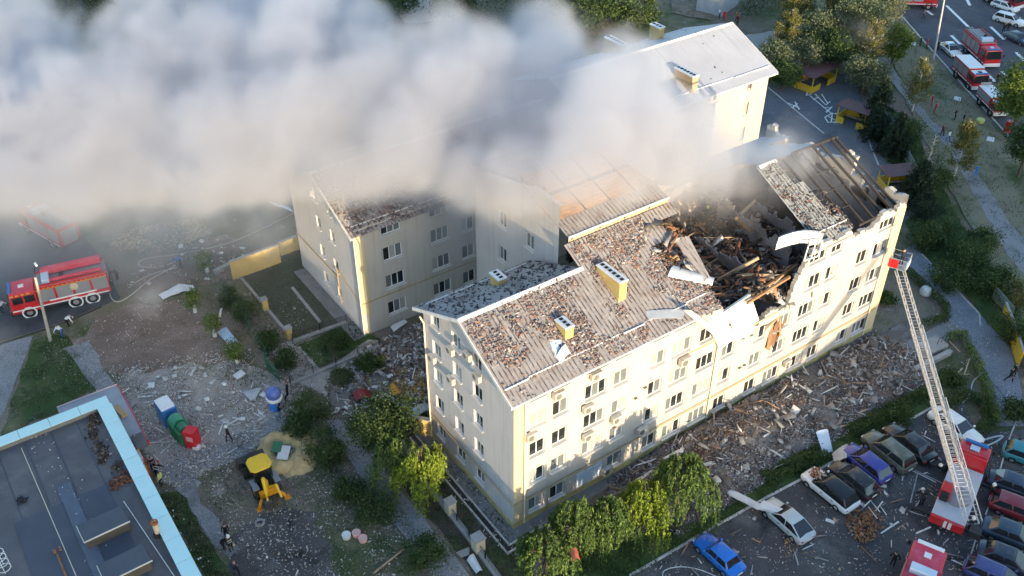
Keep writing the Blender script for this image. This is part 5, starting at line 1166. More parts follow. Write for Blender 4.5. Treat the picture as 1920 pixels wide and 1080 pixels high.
# rescue basket
bk=MB(); bc=inv@(TIP+Vector((.1,.0,.1))); bw_=.75
for z in(.05,.55,1.05):
    bk.tube([bc+Vector(q)+Vector((0,0,z)) for q in ((-bw_,-bw_,0),(bw_,-bw_,0),(bw_,bw_,0),(-bw_,bw_,0),(-bw_,-bw_,0))],.035,5)
for x,y in((-1,-1),(1,-1),(1,1),(-1,1)): bk.tube([bc+Vector((x*bw_,y*bw_,0)),bc+Vector((x*bw_,y*bw_,1.1))],.035,5)
bk.box(bc+Vector((0,0,.03)),(1.5,1.5,.06)); bk.build('basket',m_rim,LT); 
MB().box(bc+Vector((-.45,.78,.55)),(.7,.05,.85)).box(bc+Vector((-.78,.35,.55)),(.05,.8,.85)).build('basket_shield',m_fr,LT); MB().box(bc+Vector((.1,-.78,.4)),(1.0,.05,.6)).build('basket_panel',m_white,LT)
# backhoe loader
c,_=ori((480,878),(512,950)); _,BHA=ori((512,945),(476,880),.5); BH=thing('backhoe_loader','yellow backhoe loader with a dark front bucket beside the pile of sand','backhoe loader',(c.x,c.y+.2,0),BHA)
m_jy=mat('machine_yellow',(.80,.48,.01),.4,var=.04,dirt=(.35,.22,.05),dirt_scale=2,dirt_amt=.25); m_jo=mat('machine_orange',(.70,.28,.01),.45,var=.08); m_mtl=mat('dark_bucket',(.045,.04,.04),.7,var=.2,scale=3)
MB().box((.1,0,.85),(3.4,1.0,.5)).build('chassis',m_trim,BH,bev=.04)
MB().hexa([(.7,-.45,1.0),(2.2,-.4,1.0),(2.2,.4,1.0),(.7,.45,1.0)],[(.7,-.42,1.65),(2.1,-.36,1.5),(2.1,.36,1.5),(.7,.42,1.65)]).build('bonnet',m_jy,BH,bev=.06,smooth=True)
rp8=[(-1.05,-.62),(-.75,-.9),(.35,-.9),(.72,-.6),(.72,.6),(.35,.9),(-.75,.9),(-1.05,.62)]
MB().prism(rp8,2.72,2.88).build('cab_roof',m_jy,BH,bev=.05,smooth=True)
cabp=MB()
for x,y in((-.8,-.72),(.45,-.72),(.45,.72),(-.8,.72)): cabp.box((x,y,1.95),(.09,.09,1.6))
cabp.build('cab_frame',m_trim,BH); MB().box((-.18,0,1.95),(1.15,1.36,1.5)).build('cab_glass',m_autog,BH)
for x,r_ in((-.95,.72),(1.55,.52)): wheels(BH,(x,),.86,r_,.42,m_jy)
for s in(-1,1):
    MB().box((-.95,s*.88,1.48),(1.3,.5,.08)).build('mudguard',mat('machine_grey',(.22,.23,.25),.6),BH,bev=.03); MB().tube([(.4,s*.62,1.5),(1.9,s*.62,1.35),(2.6,s*.62,.6)],.1,6).build('loader_arm',m_mtl,BH)
    MB().tube([(-2.0,s*.75,.75),(-2.25,s*1.05,.45),(-2.25,s*1.15,.06)],[.14,.13,.12],6).box((-2.25,s*1.18,.06),(.5,.45,.1)).build('stabiliser',m_jo,BH)
bk=MB(); prof8=[(2.45,.15),(3.15,.05),(3.2,.12),(2.6,.3),(2.55,.75),(2.95,1.05),(2.9,1.12),(2.42,.85)]
n0=[(x,-1.15,z) for x,z in prof8]; n1=[(x,1.15,z) for x,z in prof8]; nn=len(prof8)
bk.add(n0+n1,[(i,(i+1)%nn,nn+(i+1)%nn,nn+i) for i in range(nn)]); 
for y in(-1.15,1.15): bk.hexa([(2.45,y-.03,.15),(3.15,y-.03,.05),(3.15,y+.03,.05),(2.45,y+.03,.15)],[(2.42,y-.03,.85),(2.92,y-.03,1.08),(2.92,y+.03,1.08),(2.42,y+.03,.85)])
bk.build('front_bucket',m_mtl,BH)
MB().tube([(-1.5,.1,1.0),(-1.75,.12,2.2),(-2.1,.35,3.0)],[.2,.18,.14],6).build('boom',m_jy,BH); MB().tube([(-2.1,.35,3.0),(-2.6,.45,1.9),(-2.75,.5,1.2)],[.16,.14,.1],6).build('dipper',m_jy,BH); MB().tube([(-1.5,-.1,1.2),(-2.3,-.5,2.0),(-2.9,-.6,1.1)],[.12,.11,.09],6).build('hydraulic_ram',m_jy,BH)
MB().hexa([(-3.0,.2,.35),(-2.4,.2,.35),(-2.4,.85,.35),(-3.0,.85,.35)],[(-2.9,.2,1.2),(-2.55,.2,1.2),(-2.55,.85,1.2),(-2.9,.85,1.2)]).build('rear_bucket',m_mtl,BH,bev=.05); MB().box((-1.7,0,.9),(.3,1.6,.7)).build('rear_frame',m_jo,BH,bev=.03)
# ---------------------------------------------------------------- people
def skel(pose):
    J={};E=[]
    def j(n,p,r,reg): J[n]=[Vector(p),r,reg]
    def e(a,b): E.append((a,b))
    j('pel',(0,0,.95),.150,1); j('spi',(0,0,1.14),.140,0); j('che',(0,0,1.36),.165,0); j('nec',(.01,0,1.52),.062,2); j('hea',(.025,0,1.64),.098,2); j('top',(.01,0,1.74),.085,3); j('nos',(.115,0,1.63),.022,2)
    for a,b in (('pel','spi'),('spi','che'),('che','nec'),('nec','hea'),('hea','top'),('hea','nos')): e(a,b)
    for s,t in ((1,'l'),(-1,'r')):
        hx={'walk':(.18*s,-.30*s),'run':(.3*s,-.45*s)}.get(pose,(.02,0)); 
        j('hip'+t,(0,.095*s,.90),.105,1); j('kne'+t,(hx[0]*.75+.05,.11*s,.50),.068,1); j('ank'+t,(hx[0] if hx[0]>0 else hx[0]*1.3,.115*s,.09),.05,1); j('toe'+t,((hx[0] if hx[0]>0 else hx[0]*1.3)+.17,.125*s,.045),.042,4)
        if pose=='crouch': J['kne'+t][0]=Vector((.34,.14*s,.52)); J['ank'+t][0]=Vector((.02,.12*s,.09)); J['toe'+t][0]=Vector((.19,.13*s,.045)); J['hip'+t][0]=Vector((-.08,.095*s,.55))
        j('sho'+t,(0,.185*s,1.43),.078,0)
        if pose=='hips': el,wr=(-.10,.40*s,1.18),(.08,.22*s,1.02)
        elif pose in('walk','run'): el,wr=(-.14*s,.25*s,1.16),(.06-.12*s,.26*s,.95)
        elif pose=='reach': el,wr=(.16,.24*s,1.20),(.42,.15*s,1.18)
        else: el,wr=(-.03,.26*s,1.15),(.06,.27*s,.91)
        el,wr=Vector(el),Vector(wr); d=(wr-el).normalized(); n=Vector((d.z,0,-d.x)) if abs(d.y)<.9 else Vector((1,0,0))
        j('elb'+t,el,.05,0); j('wri'+t,wr,.036,0); j('pal'+t,wr+d*.075,.04,2)
        for a,b in (('pel','hip'+t),('hip'+t,'kne'+t),('kne'+t,'ank'+t),('ank'+t,'toe'+t),('che','sho'+t),('sho'+t,'elb'+t),('elb'+t,'wri'+t),('wri'+t,'pal'+t)): e(a,b)
        side=d.cross(n)
        for k,(off,ln) in enumerate(((-.03,.075),(-.01,.09),(.01,.085),(.03,.065))):
            j(f'f{k}{t}',wr+d*(.10+ln*.5)+n.normalized()*off,.010,2); j(f'g{k}{t}',wr+d*(.10+ln)+n.normalized()*off+side*.02*s,.008,2); e('pal'+t,f'f{k}{t}'); e(f'f{k}{t}',f'g{k}{t}')
        j('th'+t,wr+d*.07+n.normalized()*-.055,.011,2); j('tg'+t,wr+d*.11+n.normalized()*-.07,.009,2); e('pal'+t,'th'+t); e('th'+t,'tg'+t)
    if pose in('bend','crouch'):
        ang=R(65 if pose=='bend' else 35); pv=Vector((0,0,.93)); M=Matrix.Rotation(ang,3,'Y'); dz=Vector((-.1,0,-.36)) if pose=='crouch' else Vector((-.08,0,0))
        for n,v in J.items():
            if not n[:3] in('hip','kne','ank','toe'): v[0]=M@(v[0]-pv)+pv+dz
        for t in 'lr':
            s=1 if t=='l' else -1
            for nm,dd in (('elb',(.14,.22*s,-.25)),('wri',(.22,.2*s,-.47))):
                d0=J['sho'+t][0]+Vector(dd)-J[nm+t][0]; J[nm+t][0]+=d0
                if nm=='wri':
                    for q in ('pal','f0','f1','f2','f3','g0','g1','g2','g3','th','tg'): J[q+t][0]+=d0
        if pose=='bend':
            for t in 'lr': J['hip'+t][0]+=Vector((-.08,0,0))
    return J,E
_pm2={}
def posemesh(pose):
    if pose in _pm2: return _pm2[pose]
    J,E=skel(pose); names=list(J); ix={n:i for i,n in enumerate(names)}
    me=bpy.data.meshes.new('body'); me.from_pydata([J[n][0] for n in names],[(ix[a],ix[b]) for a,b in E],[])
    o=bpy.data.objects.new('tmp_body',me); COL.objects.link(o)
    m=o.modifiers.new('s','SKIN'); sv=me.skin_vertices[0].data
    for n in names: sv[ix[n]].radius=(J[n][1],J[n][1]); sv[ix[n]].use_root=(n=='pel')
    m.use_smooth_shade=True; s=o.modifiers.new('u','SUBSURF'); s.levels=1; s.render_levels=1
    dg=bpy.context.evaluated_depsgraph_get(); ev=o.evaluated_get(dg); out=bpy.data.meshes.new_from_object(ev); bpy.data.objects.remove(o)
    bones=[(J[a][0],J[b][0],J[b][2],J[a][1]) for a,b in E]; reg=[]
    for p in out.polygons:
        c=p.center; best=None
        for a,b,r,rad in bones:
            d=b-a; t=max(0,min(1,(c-a).dot(d)/d.length_squared)); q=(c-(a+d*t)).length
            if best is None or q<best[0]: best=(q,r)
        reg.append(best[1])
    hd=J['hea'][0]; up=(J['top'][0]-J['hea'][0]).normalized()
    _pm2[pose]=(out,hd.copy(),up.copy(),J['spi'][0].copy(),reg); return _pm2[pose]
def cl(n,c,r=.85): return mat('cloth_'+n,c,r,var=.1,scale=4)
cK=cl('black',(.013,.013,.015)); cN=cl('navy',(.03,.035,.06)); cR=cl('red',(.52,.03,.03)); cW=cl('white',(.70,.69,.67)); cJ=cl('jeans',(.07,.14,.32)); cT=cl('tan',(.30,.22,.13)); cB=cl('bright_blue',(.05,.20,.55)); cG=cl('reflex',(.62,.66,.20)); cO=cl('orange',(.62,.20,.04)); cGy=cl('grey',(.22,.22,.23))
m_skin=mat('skin',(.46,.28,.20),.6); m_hair=mat('hair',(.03,.02,.015),.7); m_boot=cl('boots',(.015,.014,.013)); m_helm=mat('white_helmet',(.78,.77,.70),.3); m_helmr=mat('red_helmet',(.55,.05,.03),.3); m_helmy=mat('yellow_helmet',(.62,.70,.10),.3); m_band=mat('reflex_band',(.66,.66,.58),.5)
_pv={}
def person(label,u,v,rz,pose='stand',top=cK,leg=cK,helmet=None,band=False,group=None,z=0,scale=1.0,loc=None):
    key=(pose,top.name,leg.name)
    body,hd,up,sp,reg=posemesh(pose)
    if key not in _pv:
        m=body.copy(); m.materials.clear()
        for q in (top,leg,m_skin,m_hair,m_boot): m.materials.append(q)
        m.polygons.foreach_set('material_index',reg); _pv[key]=m
    p=loc or G(u,v,z); t=thing('person',label,'person',p,rz,group); t.scale=(scale,)*3; inst('body',_pv[key],t)
    q=up.to_track_quat('Z','X').to_euler()
    if helmet:
        if helmet.name not in person.h: person.h[helmet.name]=MB().lathe([(.165,-.01),(.135,.02),(.13,.08),(.095,.15),(.001,.175)],14).mesh('helmet',helmet,smooth=True)
        inst('helmet',person.h[helmet.name],t,hd+up*.03,q)
    if band:
        if not person.b: person.b=MB().lathe([(.185,-.03),(.19,-.03),(.19,.03),(.185,.03)],14,ring=True).mesh('reflective_band',m_band,smooth=True)
        inst('reflective_band',person.b,t,sp+up*.12,q,(.85,1.12,1)); inst('reflective_band',person.b,t,sp-up*.08,q,(.8,1.0,1))
    return t
person.h={}; person.b=None
FFG='firefighters in dark gear'
person('person in white shirt and jeans bending by the foot of the concrete lamp',119,632,2.2,'bend',cW,cJ)
person('person in white top and black trousers crouching behind the one in jeans',128,612,-.3,'bend',cW,cK)
person('firefighter in black gear leaning over near the turquoise parapet, nearest the sign',296,896,.8,'bend',cK,cK,m_helmr,True,FFG)
person('firefighter in black gear with a lime vest beside the turquoise parapet',305,912,2.3,'stand',cG,cK,None,False,FFG)
person('firefighter in black gear half hidden by the turquoise parapet',289,884,1.2,'stand',cK,cK,None,True,FFG)
person('firefighter with a white helmet walking on the pale dusty path',430,826,2.6,'walk',cK,cK,m_helm,False,FFG)
person('firefighter with reflective stripes on the path below the digger, right of the pair',434,1032,-1.4,'stand',cK,cK,m_helm,True,FFG)
person('firefighter without stripes on the path below the digger, left of the pair',420,1030,-.4,'bend',cK,cK,None,False,FFG)
person('firefighter standing just above the pair on the path below the digger',427,1010,-2,'stand',cK,cK,None,False,FFG)
person('person in dark clothes at the bottom edge below the pair of firefighters',444,1078,-1.3,'walk',cN,cK)
person('firefighter in black beside the round blue kiosk, nearest its band',537,755,2.8,'bend',cK,cK,m_helm,True,FFG)
person('firefighter in black crouching at the foot of the round blue kiosk',528,772,3,'crouch',cK,cK,None,True,FFG)
person('firefighter in black upright on the far side of the round blue kiosk',541,742,2.5,'stand',cK,cK,None,False,FFG)
person('dark figure at the tail of the red fire engine with yellow checks',215,548,2.6,'reach',cN,cN)
person('dark figure crouching over hoses behind the red fire engine',222,525,2.2,'bend',cK,cK)
person('person in pale blue working at the hose end on the slope',340,500,2.4,'bend',cB,cN)
person('person in black running down the lower paved path',1890,716,-1.2,'run',cK,cK)
person('person in black at the shoulder of the running one',1897,708,-1.0,'walk',cK,cK)
person('crouching dark figure by the bottom edge near the red fire engine',1672,1062,.4,'hips',cK,cK)
person('dark figure at the bottom edge right of the red fire engine',1815,1078,.4,'stand',cK,cK)
person('dark figure by the long cable at the end of the paved path',1908,838,-2.4,'bend',cN,cK)
person('dark figure at the cable right of the ladder truck cab',1882,898,-2.4,'bend',cK,cK)
WHG='firefighters with white helmets around the ladder truck'
for u,v,lab,ps in [(1768,888,'firefighter with white helmet behind the ladder truck cab','bend'),(1726,948,'firefighter with white helmet off the rear corner of the ladder truck','bend'),(1853,935,'firefighter with white helmet on the cable side of the ladder truck','stand'),(1815,998,'firefighter with white helmet at the tail of the ladder truck','stand')]:
    person(lab,u,v,rnd.uniform(0,6),ps,cK,cK,m_helm,False,WHG)
RDG='rescuers in red suits on the verge'
person('rescuer in red on the verge, the upper one of two beside the birch',1745,198,-1,'stand',cR,cR,None,False,RDG); person('rescuer in red on the verge, the lower one of two beside the birch',1752,213,2,'hips',cR,cR,None,False,RDG)
person('person in black with arms out on the verge, left of a pair',1789,225,-1.2,'hips',cK,cK); person('person in black on the verge, right of a pair',1804,233,-1.2,'stand',cK,cK)
person('person in dark red walking on the pale verge path',1765,255,-1.7,'walk',cl('dark_red',(.12,.02,.03)),cK); person('person in white top and blue trousers on the pale verge path',1776,267,1.4,'walk',cW,cJ); person('person in bright blue crouched at the tip of the yellow birch',1828,332,.5,'reach',cB,cB)
person('person in black on the road between the white roofed engine and the centre line',1868,157,-2.2,'stand',cK,cK); person('person in dark clothes at the nose of the police car',1809,100,2.6,'stand',cK,cK); person('person in black at the open side of the white roofed engine',1787,130,.9,'stand',cK,cK); person('person in black behind the tall pale lamp',1757,95,-.5,'stand',cN,cK)
person('person in black among parked cars on the far lane, left of a pair',1880,62,.5,'stand',cK,cK); person('person in black among parked cars on the far lane, right of a pair',1888,60,.2,'stand',cK,cK)
person('person in grey crossing the road near the top edge',1730,37,-1.3,'walk',cGy,cN); person('person in dark red jacket near the white post by the verge',1736,92,-1.3,'stand',cR,cK); person('person in black beside the one in a dark red jacket',1724,88,-.9,'stand',cK,cK)
person('person in black on the trodden strip by the road bend',1662,42,1.0,'stand',cK,cK); person('person in white top and black trousers under the roadside trees',1652,80,1.4,'walk',cW,cK); person('person in tan top on the trodden strip below the black one',1659,55,-1.5,'stand',cT,cK)
person('person in red by the grey shed beyond the pale roof',1357,38,-2,'stand',cR,cR); person('person in dark red right of the red one by the grey shed',1382,46,-1.6,'stand',cl('dark_red',(.12,.02,.03)),cK); person('person in white top left of the red one by the grey shed',1348,34,-1.2,'stand',cW,cN); person('person in orange vest by the dark hedge',1379,40,-1,'stand',cO,cK)
person('firefighter with a lime helmet deep in the blast hole',0,0,-2,'bend',cK,cK,m_helmy,False,None,loc=rp(1321,402,.0))
person('firefighter in black standing in the rescue basket',0,0,1.0,'reach',cK,cK,None,False,None,loc=TIP+Vector((.25,-.1,.15)))
person('dark figure at the window of the red engine with the yellow checks, by its nose',6,588,1.0,'bend',cl('pale',(.5,.5,.5)),cN)
# ---------------------------------------------------------------- trees
m_leaf=mat('foliage',(.05,.08,.02),.6,attr=True,transl=.25,spec=.25); m_bark=mat('bark',(.11,.085,.06),.9,var=.2,scale=5); m_birch=mat('birch_bark',(.52,.50,.45),.8,var=.2,scale=6); m_lime=mat('limewashed_bark',(.68,.66,.60),.9)
def leaves(name,P,sz,pal,wts,seed,droop=0,asp=.55):
    rg=np.random.default_rng(seed); n=len(P); P=np.asarray(P); a=rg.normal(0,1,(n,3)); 
    if droop: a[:,2]-=droop; a[:,:2]*=.6
    a/=np.linalg.norm(a,axis=1)[:,None]; b=np.cross(a,rg.normal(0,1,(n,3))); b/=np.linalg.norm(b,axis=1)[:,None]+1e-9
    s=(sz*rg.uniform(.6,1.35,n))[:,None]; V=np.stack([P,P+a*s*.5+b*s*asp*.5,P+a*s,P+a*s*.5-b*s*asp*.5],1).reshape(-1,3)
    F=np.arange(4*n).reshape(-1,4); return np_mesh(name,V,F,m_leaf,pick(pal,wts)(n,rg))
PG={'willow':([(.098,.160,.040),(.150,.215,.058),(.062,.108,.030)],[3,2,2]),'yellow':([(.195,.265,.031),(.26,.32,.042),(.125,.182,.025)],[3,2,2]),'dark':([(0.050,0.083,0.026),(0.085,0.125,0.036),(0.032,0.056,0.018)],[3,2,2]),'mid':([(0.059,0.098,0.028),(0.091,0.133,0.039),(0.039,0.067,0.021)],[3,2,2]),
    'birch':([(0.154,0.147,0.045),(0.238,0.196,0.045),(0.091,0.112,0.036)],[3,2,3]),'grey':([(.135,.160,.085),(.18,.205,.11),(.09,.115,.062)],[3,2,2]),'fir':([(0.028,0.050,0.028),(0.045,0.070,0.036),(0.018,0.034,0.020)],[3,2,2]),'road':([(0.119,0.175,0.031),(0.182,0.224,0.042),(0.070,0.119,0.025)],[3,1.4,2])}
def blobs(n,R_,h0,h1,k,sig,rg,shape='round'):
    c=[]; 
    while len(c)<k:
        p=rg.uniform(-1,1,3)
        r=math.sqrt(p[0]**2+p[1]**2); zz=(p[2]+1)/2
        lim={'round':math.sqrt(max(0,1-p[2]**2)),'cone':1-zz*.92,'oval':math.sqrt(max(0,1-(p[2]*.95)**2))*.8+.05}[shape]
        if .35*lim<r<lim: c.append((p[0]*R_,p[1]*R_,h0+(h1-h0)*zz))
    c=np.array(c); i=rg.integers(0,k,n); s=sig*rg.uniform(.6,1.3,k)[i]; return c[i]+rg.normal(0,1,(n,3))*s[:,None]*np.array([1,1,.7]),c
_tm={}
def tree_meshes(kind,pal,h,Rr,n,seed,sz=.2):
    key=(kind,pal,h,Rr,n,seed)
    if key in _tm: return _tm[key]
    rg=np.random.default_rng(seed); tb=MB(); bark=m_bark; droop=0
    if kind=='willow':
        k=230; P=[]; tb.tube([(0,0,0),(.08,.05,h*.3),(.0,.1,h*.62)],[.22,.17,.1],7)
        for i in range(k):
            th=rg.uniform(0,6.283); lob=1+.28*math.sin(3*th+seed)+.15*math.sin(5*th); rr=Rr*math.sqrt(rg.uniform(.02,1))*.9*lob; zt=h*(1-.46*(rr/Rr)**1.5)+rg.normal(0,.32); o=np.array([rr*math.cos(th),rr*math.sin(th),zt]); ln=rg.uniform(.28,1)*h*.60*(.5+.5*rr/Rr); out=rg.uniform(.05,.35)*Rr*.6
            m=n//k; t=rg.uniform(0,1,m); q=o[None]+np.stack([np.cos(th)*out*np.sqrt(t),np.sin(th)*out*np.sqrt(t),-ln*t**1.4],1)+rg.normal(0,.055,(m,3)); q[:,2]=np.maximum(q[:,2],.12); P.append(q)
            if i%7==0: tb.tube([(0,.1,h*.55),(rr*.5*math.cos(th),rr*.5*math.sin(th),zt*.9),tuple(o)],[.07,.04,.015],5)
        P=np.concatenate(P); droop=2.2; sz=sz*1.25
    elif kind=='birch':
        bark=m_birch; tb.tube([(0,0,0),(.06,.04,h*.4),(.0,.08,h*.75),(.05,0,h*.97)],[.14,.11,.06,.02],7); P=[]
        for i in range(46):
            z0=h*rg.uniform(.22,.92); th=rg.uniform(0,6.283); ln=Rr*(1.12-z0/h)*rg.uniform(.6,1.15)+.25; e=np.array([ln*math.cos(th),ln*math.sin(th),z0+ln*rg.uniform(.3,.8)])
            tb.tube([(0,0,z0),tuple(np.array([0,0,z0])*.5+e*.5+np.array([0,0,.1])),tuple(e)],[.035,.025,.008],4); m=n//46; t=rg.uniform(.3,1.1,m)[:,None]; P.append(np.array([0,0,z0])[None]*(1-t)+e[None]*t+rg.normal(0,.20,(m,3))-np.array([0,0,.25])*rg.uniform(0,1.6,(m,1)))
        P=np.concatenate(P); droop=.8
    elif kind=='fir':
        tb.tube([(0,0,0),(0,0,h)],[.16,.03],6); P=[]; L_=11
        for i in range(L_):
            z0=h*(.08+.88*i/L_); rr=Rr*(1-i/L_)**.8+.15
            for b in range(10):
                th=rg.uniform(0,6.283); m=n//(L_*10); t=rg.uniform(.1,1,m); P.append(np.stack([rr*t*math.cos(th),rr*t*math.sin(th),z0-.18*rr*t],1)+rg.normal(0,.09,(m,3))+np.array([0,0,rg.normal(0,.12)]))
        P=np.concatenate(P); droop=.5
    elif kind=='bush':
        P,c=blobs(n,Rr,.15,h,24,Rr*.24,rg,'round'); P[:,2]=np.abs(P[:,2])
        for q in c[::2]: tb.tube([(0,0,0),(q[0]*.5,q[1]*.5,q[2]*.55),tuple(q)],[.05,.035,.015],4)
    else:
        P,c=blobs(n,Rr,h*.30,h,34,Rr*.23,rg,'oval' if kind=='tall' else 'round'); tb.tube([(0,0,0),(.05,.03,h*.35),(0,.06,h*.72)],[.2,.16,.07],7)
        if kind=='sapling': bark=m_lime
        for q in c[::3]: tb.tube([(0,0,h*.32),(q[0]*.5,q[1]*.5,h*.3+(q[2]-h*.3)*.6),tuple(q)],[.07,.045,.015],5)
    P=P[P[:,2]>.05]
    _tm[key]=(leaves('crown',P,sz,*PG[pal],seed,droop,.36 if kind=='willow' else .42 if kind=='birch' else .62),tb.mesh('trunk',bark,smooth=True)); return _tm[key]
def tree(label,base,kind='round',pal='mid',h=5,Rr=2,n=6000,seed=1,sz=.2,group=None,name=None,cat='tree',rz=None,s=1.0):
    cr,tr=tree_meshes(kind,pal,h,Rr,n,seed,sz)
    t=thing(name or {'willow':'willow_tree','birch':'birch_tree','fir':'conifer_tree','bush':'bush','sapling':'young_tree'}.get(kind,'leafy_tree'),label,cat,base,rnd.uniform(0,6.28) if rz is None else rz,group); t.scale=(s,)*3
    inst('trunk',tr,t); inst('crown',cr,t); return t
def tb(u,v,z): p=G(u,v,z); return (p.x,p.y,0)
WG='weeping willows along the lawn below the cream front'
for u,v,z,pal,h,r,n,sd,lab in [(1276,925,3.0,'willow',6.8,2.75,16000,1,'largest dark green willow, nearest the fallen white strip'),(1208,955,2.5,'yellow',5.4,2.1,10000,2,'bright yellow green willow between two darker green ones'),(1140,990,2.3,'willow',5.2,2.0,10000,3,'mid green willow just left of the yellow green one'),(1078,1000,2.3,'willow',5.6,2.05,10000,14,'mid green willow standing second from the left in the row'),(1022,1055,2.2,'willow',5.0,2.4,11000,5,'lowest willow of the row, cut by the bottom edge, a red scrap caught beside it')]:
    tree(lab,tb(u,v,z),'willow',pal,h,r,n,sd,.2,WG)
tree('yellow green willow beside the shaded gable apron',tb(790,895,2.3),'willow','yellow',5.2,2.0,9000,2,.2)
tree('second yellow green willow, left of and behind the one at the apron',tb(742,870,2.0),'willow','willow',5.2,2.1,9000,3,.2)
tree('thin yellow sprig of a tree against the foot of the gable',tb(818,862,1.4),'willow','yellow',3.2,.55,1500,9,.18)
tree('dense round dark tree behind the yellow green willows',tb(722,822,2.2),'round','dark',6.0,2.8,12000,11,.2)
BGp='bushes along the path below the shaded gable'
for u,v,z,h,r,pal,sd,lab in [(585,768,1.2,2.6,1.6,'mid',21,'bright green bush right of the round blue kiosk'),(612,838,1.2,2.8,1.9,'dark',22,'dark bush right of the sand pile'),(560,800,.8,1.8,1.2,'mid',23,'low reddish green bush above the sand pile'),(705,955,1.0,2.2,1.5,'dark',24,'dark bush left of the pale lower path'),(660,920,.8,1.8,1.2,'dark',25,'loose dark bush between the digger and the lower path'),(795,1040,1.0,2.2,1.6,'mid',26,'green bush on the pale lower path by the bottom edge'),(535,672,.7,1.4,1.1,'dark',27,'dark low bush by the lower iron fence end'),(505,640,.7,1.5,1.1,'dark',28,'dark low bush below the green mesh fence'),(690,680,.6,1.2,1.2,'mid',29,'low hedge like bush along the lower black iron fence, right half'),(640,705,.6,1.1,1.0,'mid',30,'low hedge like bush along the lower black iron fence, left half'),(625,645,.5,1.0,1.1,'dark',31,'small dark bush on the dark lawn between the iron fences'),(460,585,.8,1.8,1.0,'dark',32,'dark shrub beside the yard kerb near the upper yellow pier'),(430,560,.8,1.9,1.0,'dark',33,'dark shrub left of the one at the upper yellow pier')]:
    tree(lab,tb(u,v,z),'bush',pal,h,r,int(2600*r),sd,.17,BGp)
for u,v,lab,sd in [(360,560,'sapling with a white trunk next to the bent white sheet',41),(397,605,'sapling with a white trunk left of the blue sheet',42),(440,655,'sapling with a white trunk below the blue sheet',43),(383,485,'thin sapling at the edge of the smoke by the mesh fence',44)]:
    tree(lab,tb(u,v,1.7),'sapling','road',2.6,.85,1500,sd,.18,'saplings with whitewashed trunks')
TG='trees between the playground and the road'
for u,v,z,kind,pal,h,r,n,sd,lab in [(1478,70,4,'birch','birch',8.5,2.2,5200,51,'yellowing birch nearest the pale roof'),(1555,45,4,'birch','birch',9.5,2.2,5200,52,'tall yellowing birch with a bare white stem behind the maroon shelter'),(1604,55,4.5,'tall','grey',10.5,2.9,8500,53,'big grey green tree above the maroon shelter'),(1632,95,4,'birch','birch',9.0,2.3,5200,54,'ochre tinted birch right of the big grey green tree'),(1510,110,2.5,'round','grey',5.0,2.0,5000,55,'low grey green tree behind the yellow shelter'),(1450,118,2.0,'round','grey',4.6,2.2,5000,56,'scraggy grey tree beside the pale roof corner'),(1678,95,3,'tall','road',6.6,1.6,4500,57,'slim bright green tree near the fallen white sheet'),(1722,165,3.5,'birch','birch',8.0,1.9,2600,58,'sparse birch with bare branches beside the rescuers in red'),(1802,290,3.2,'birch','birch',8.0,1.7,4200,59,'golden birch on the pale verge path'),(1545,95,2.6,'round','mid',5.6,2.2,5000,60,'green tree just behind the maroon shelter'),(1590,20,4,'tall','dark',9,2.8,6500,61,'dark tree at the top edge behind the grey green one'),(1492,30,3.5,'tall','birch',8,2.4,5200,62,'ochre tree at the top edge right of the dark clipped hedge'),(1530,75,3,'tall','grey',7,2.4,5200,63,'grey green tree between the two yellowing birches'),(1575,105,3,'round','mid',6,2.2,5200,64,'mid green tree under the big grey green one'),(1655,30,4,'tall','grey',8.5,2.2,5200,65,'grey green tree nearest the road bend'),(1625,140,3,'round','grey',5.5,2.0,5000,66,'grey green tree at the corner of the panel fence'),(1470,150,1.5,'round','mid',3.5,1.8,4000,67,'low green tree at the gable foot of the pale roofed block')]:
    tree(lab,tb(u,v,z),kind,pal,h,r*1.2,int(n*1.7),sd,.26,TG)
FGp='dark conifers along the playground fence'
for u,v,z,h,r,sd,lab in [(1650,200,2.6,6.2,2.1,71,'dark conifer beside the small yellow shelter'),(1682,262,2.4,5.6,2.0,72,'dark conifer halfway down the panel fence'),(1722,352,2.2,5.4,2.0,73,'dark conifer next to the wrecked gable corner'),(1640,235,2,4.8,1.6,74,'lower conifer tucked in by the playground kerb')]:
    tree(lab,tb(u,v,z),'fir','fir',h*1.15,r*1.25,6500,sd,.28,FGp)
tree('large dense green tree at the right edge over the fire van',tb(1918,185,5.5),'tall','road',11.5,3.0,15000,81,.26)
tree('second dense green tree at the right edge below the large one',tb(1925,285,3.5),'tall','mid',8.0,2.2,8000,82,.26)
tree('slender bare stemmed young tree on the lawn left of the golden birch',tb(1745,290,3.0),'birch','grey',6.0,.8,700,83,.2)
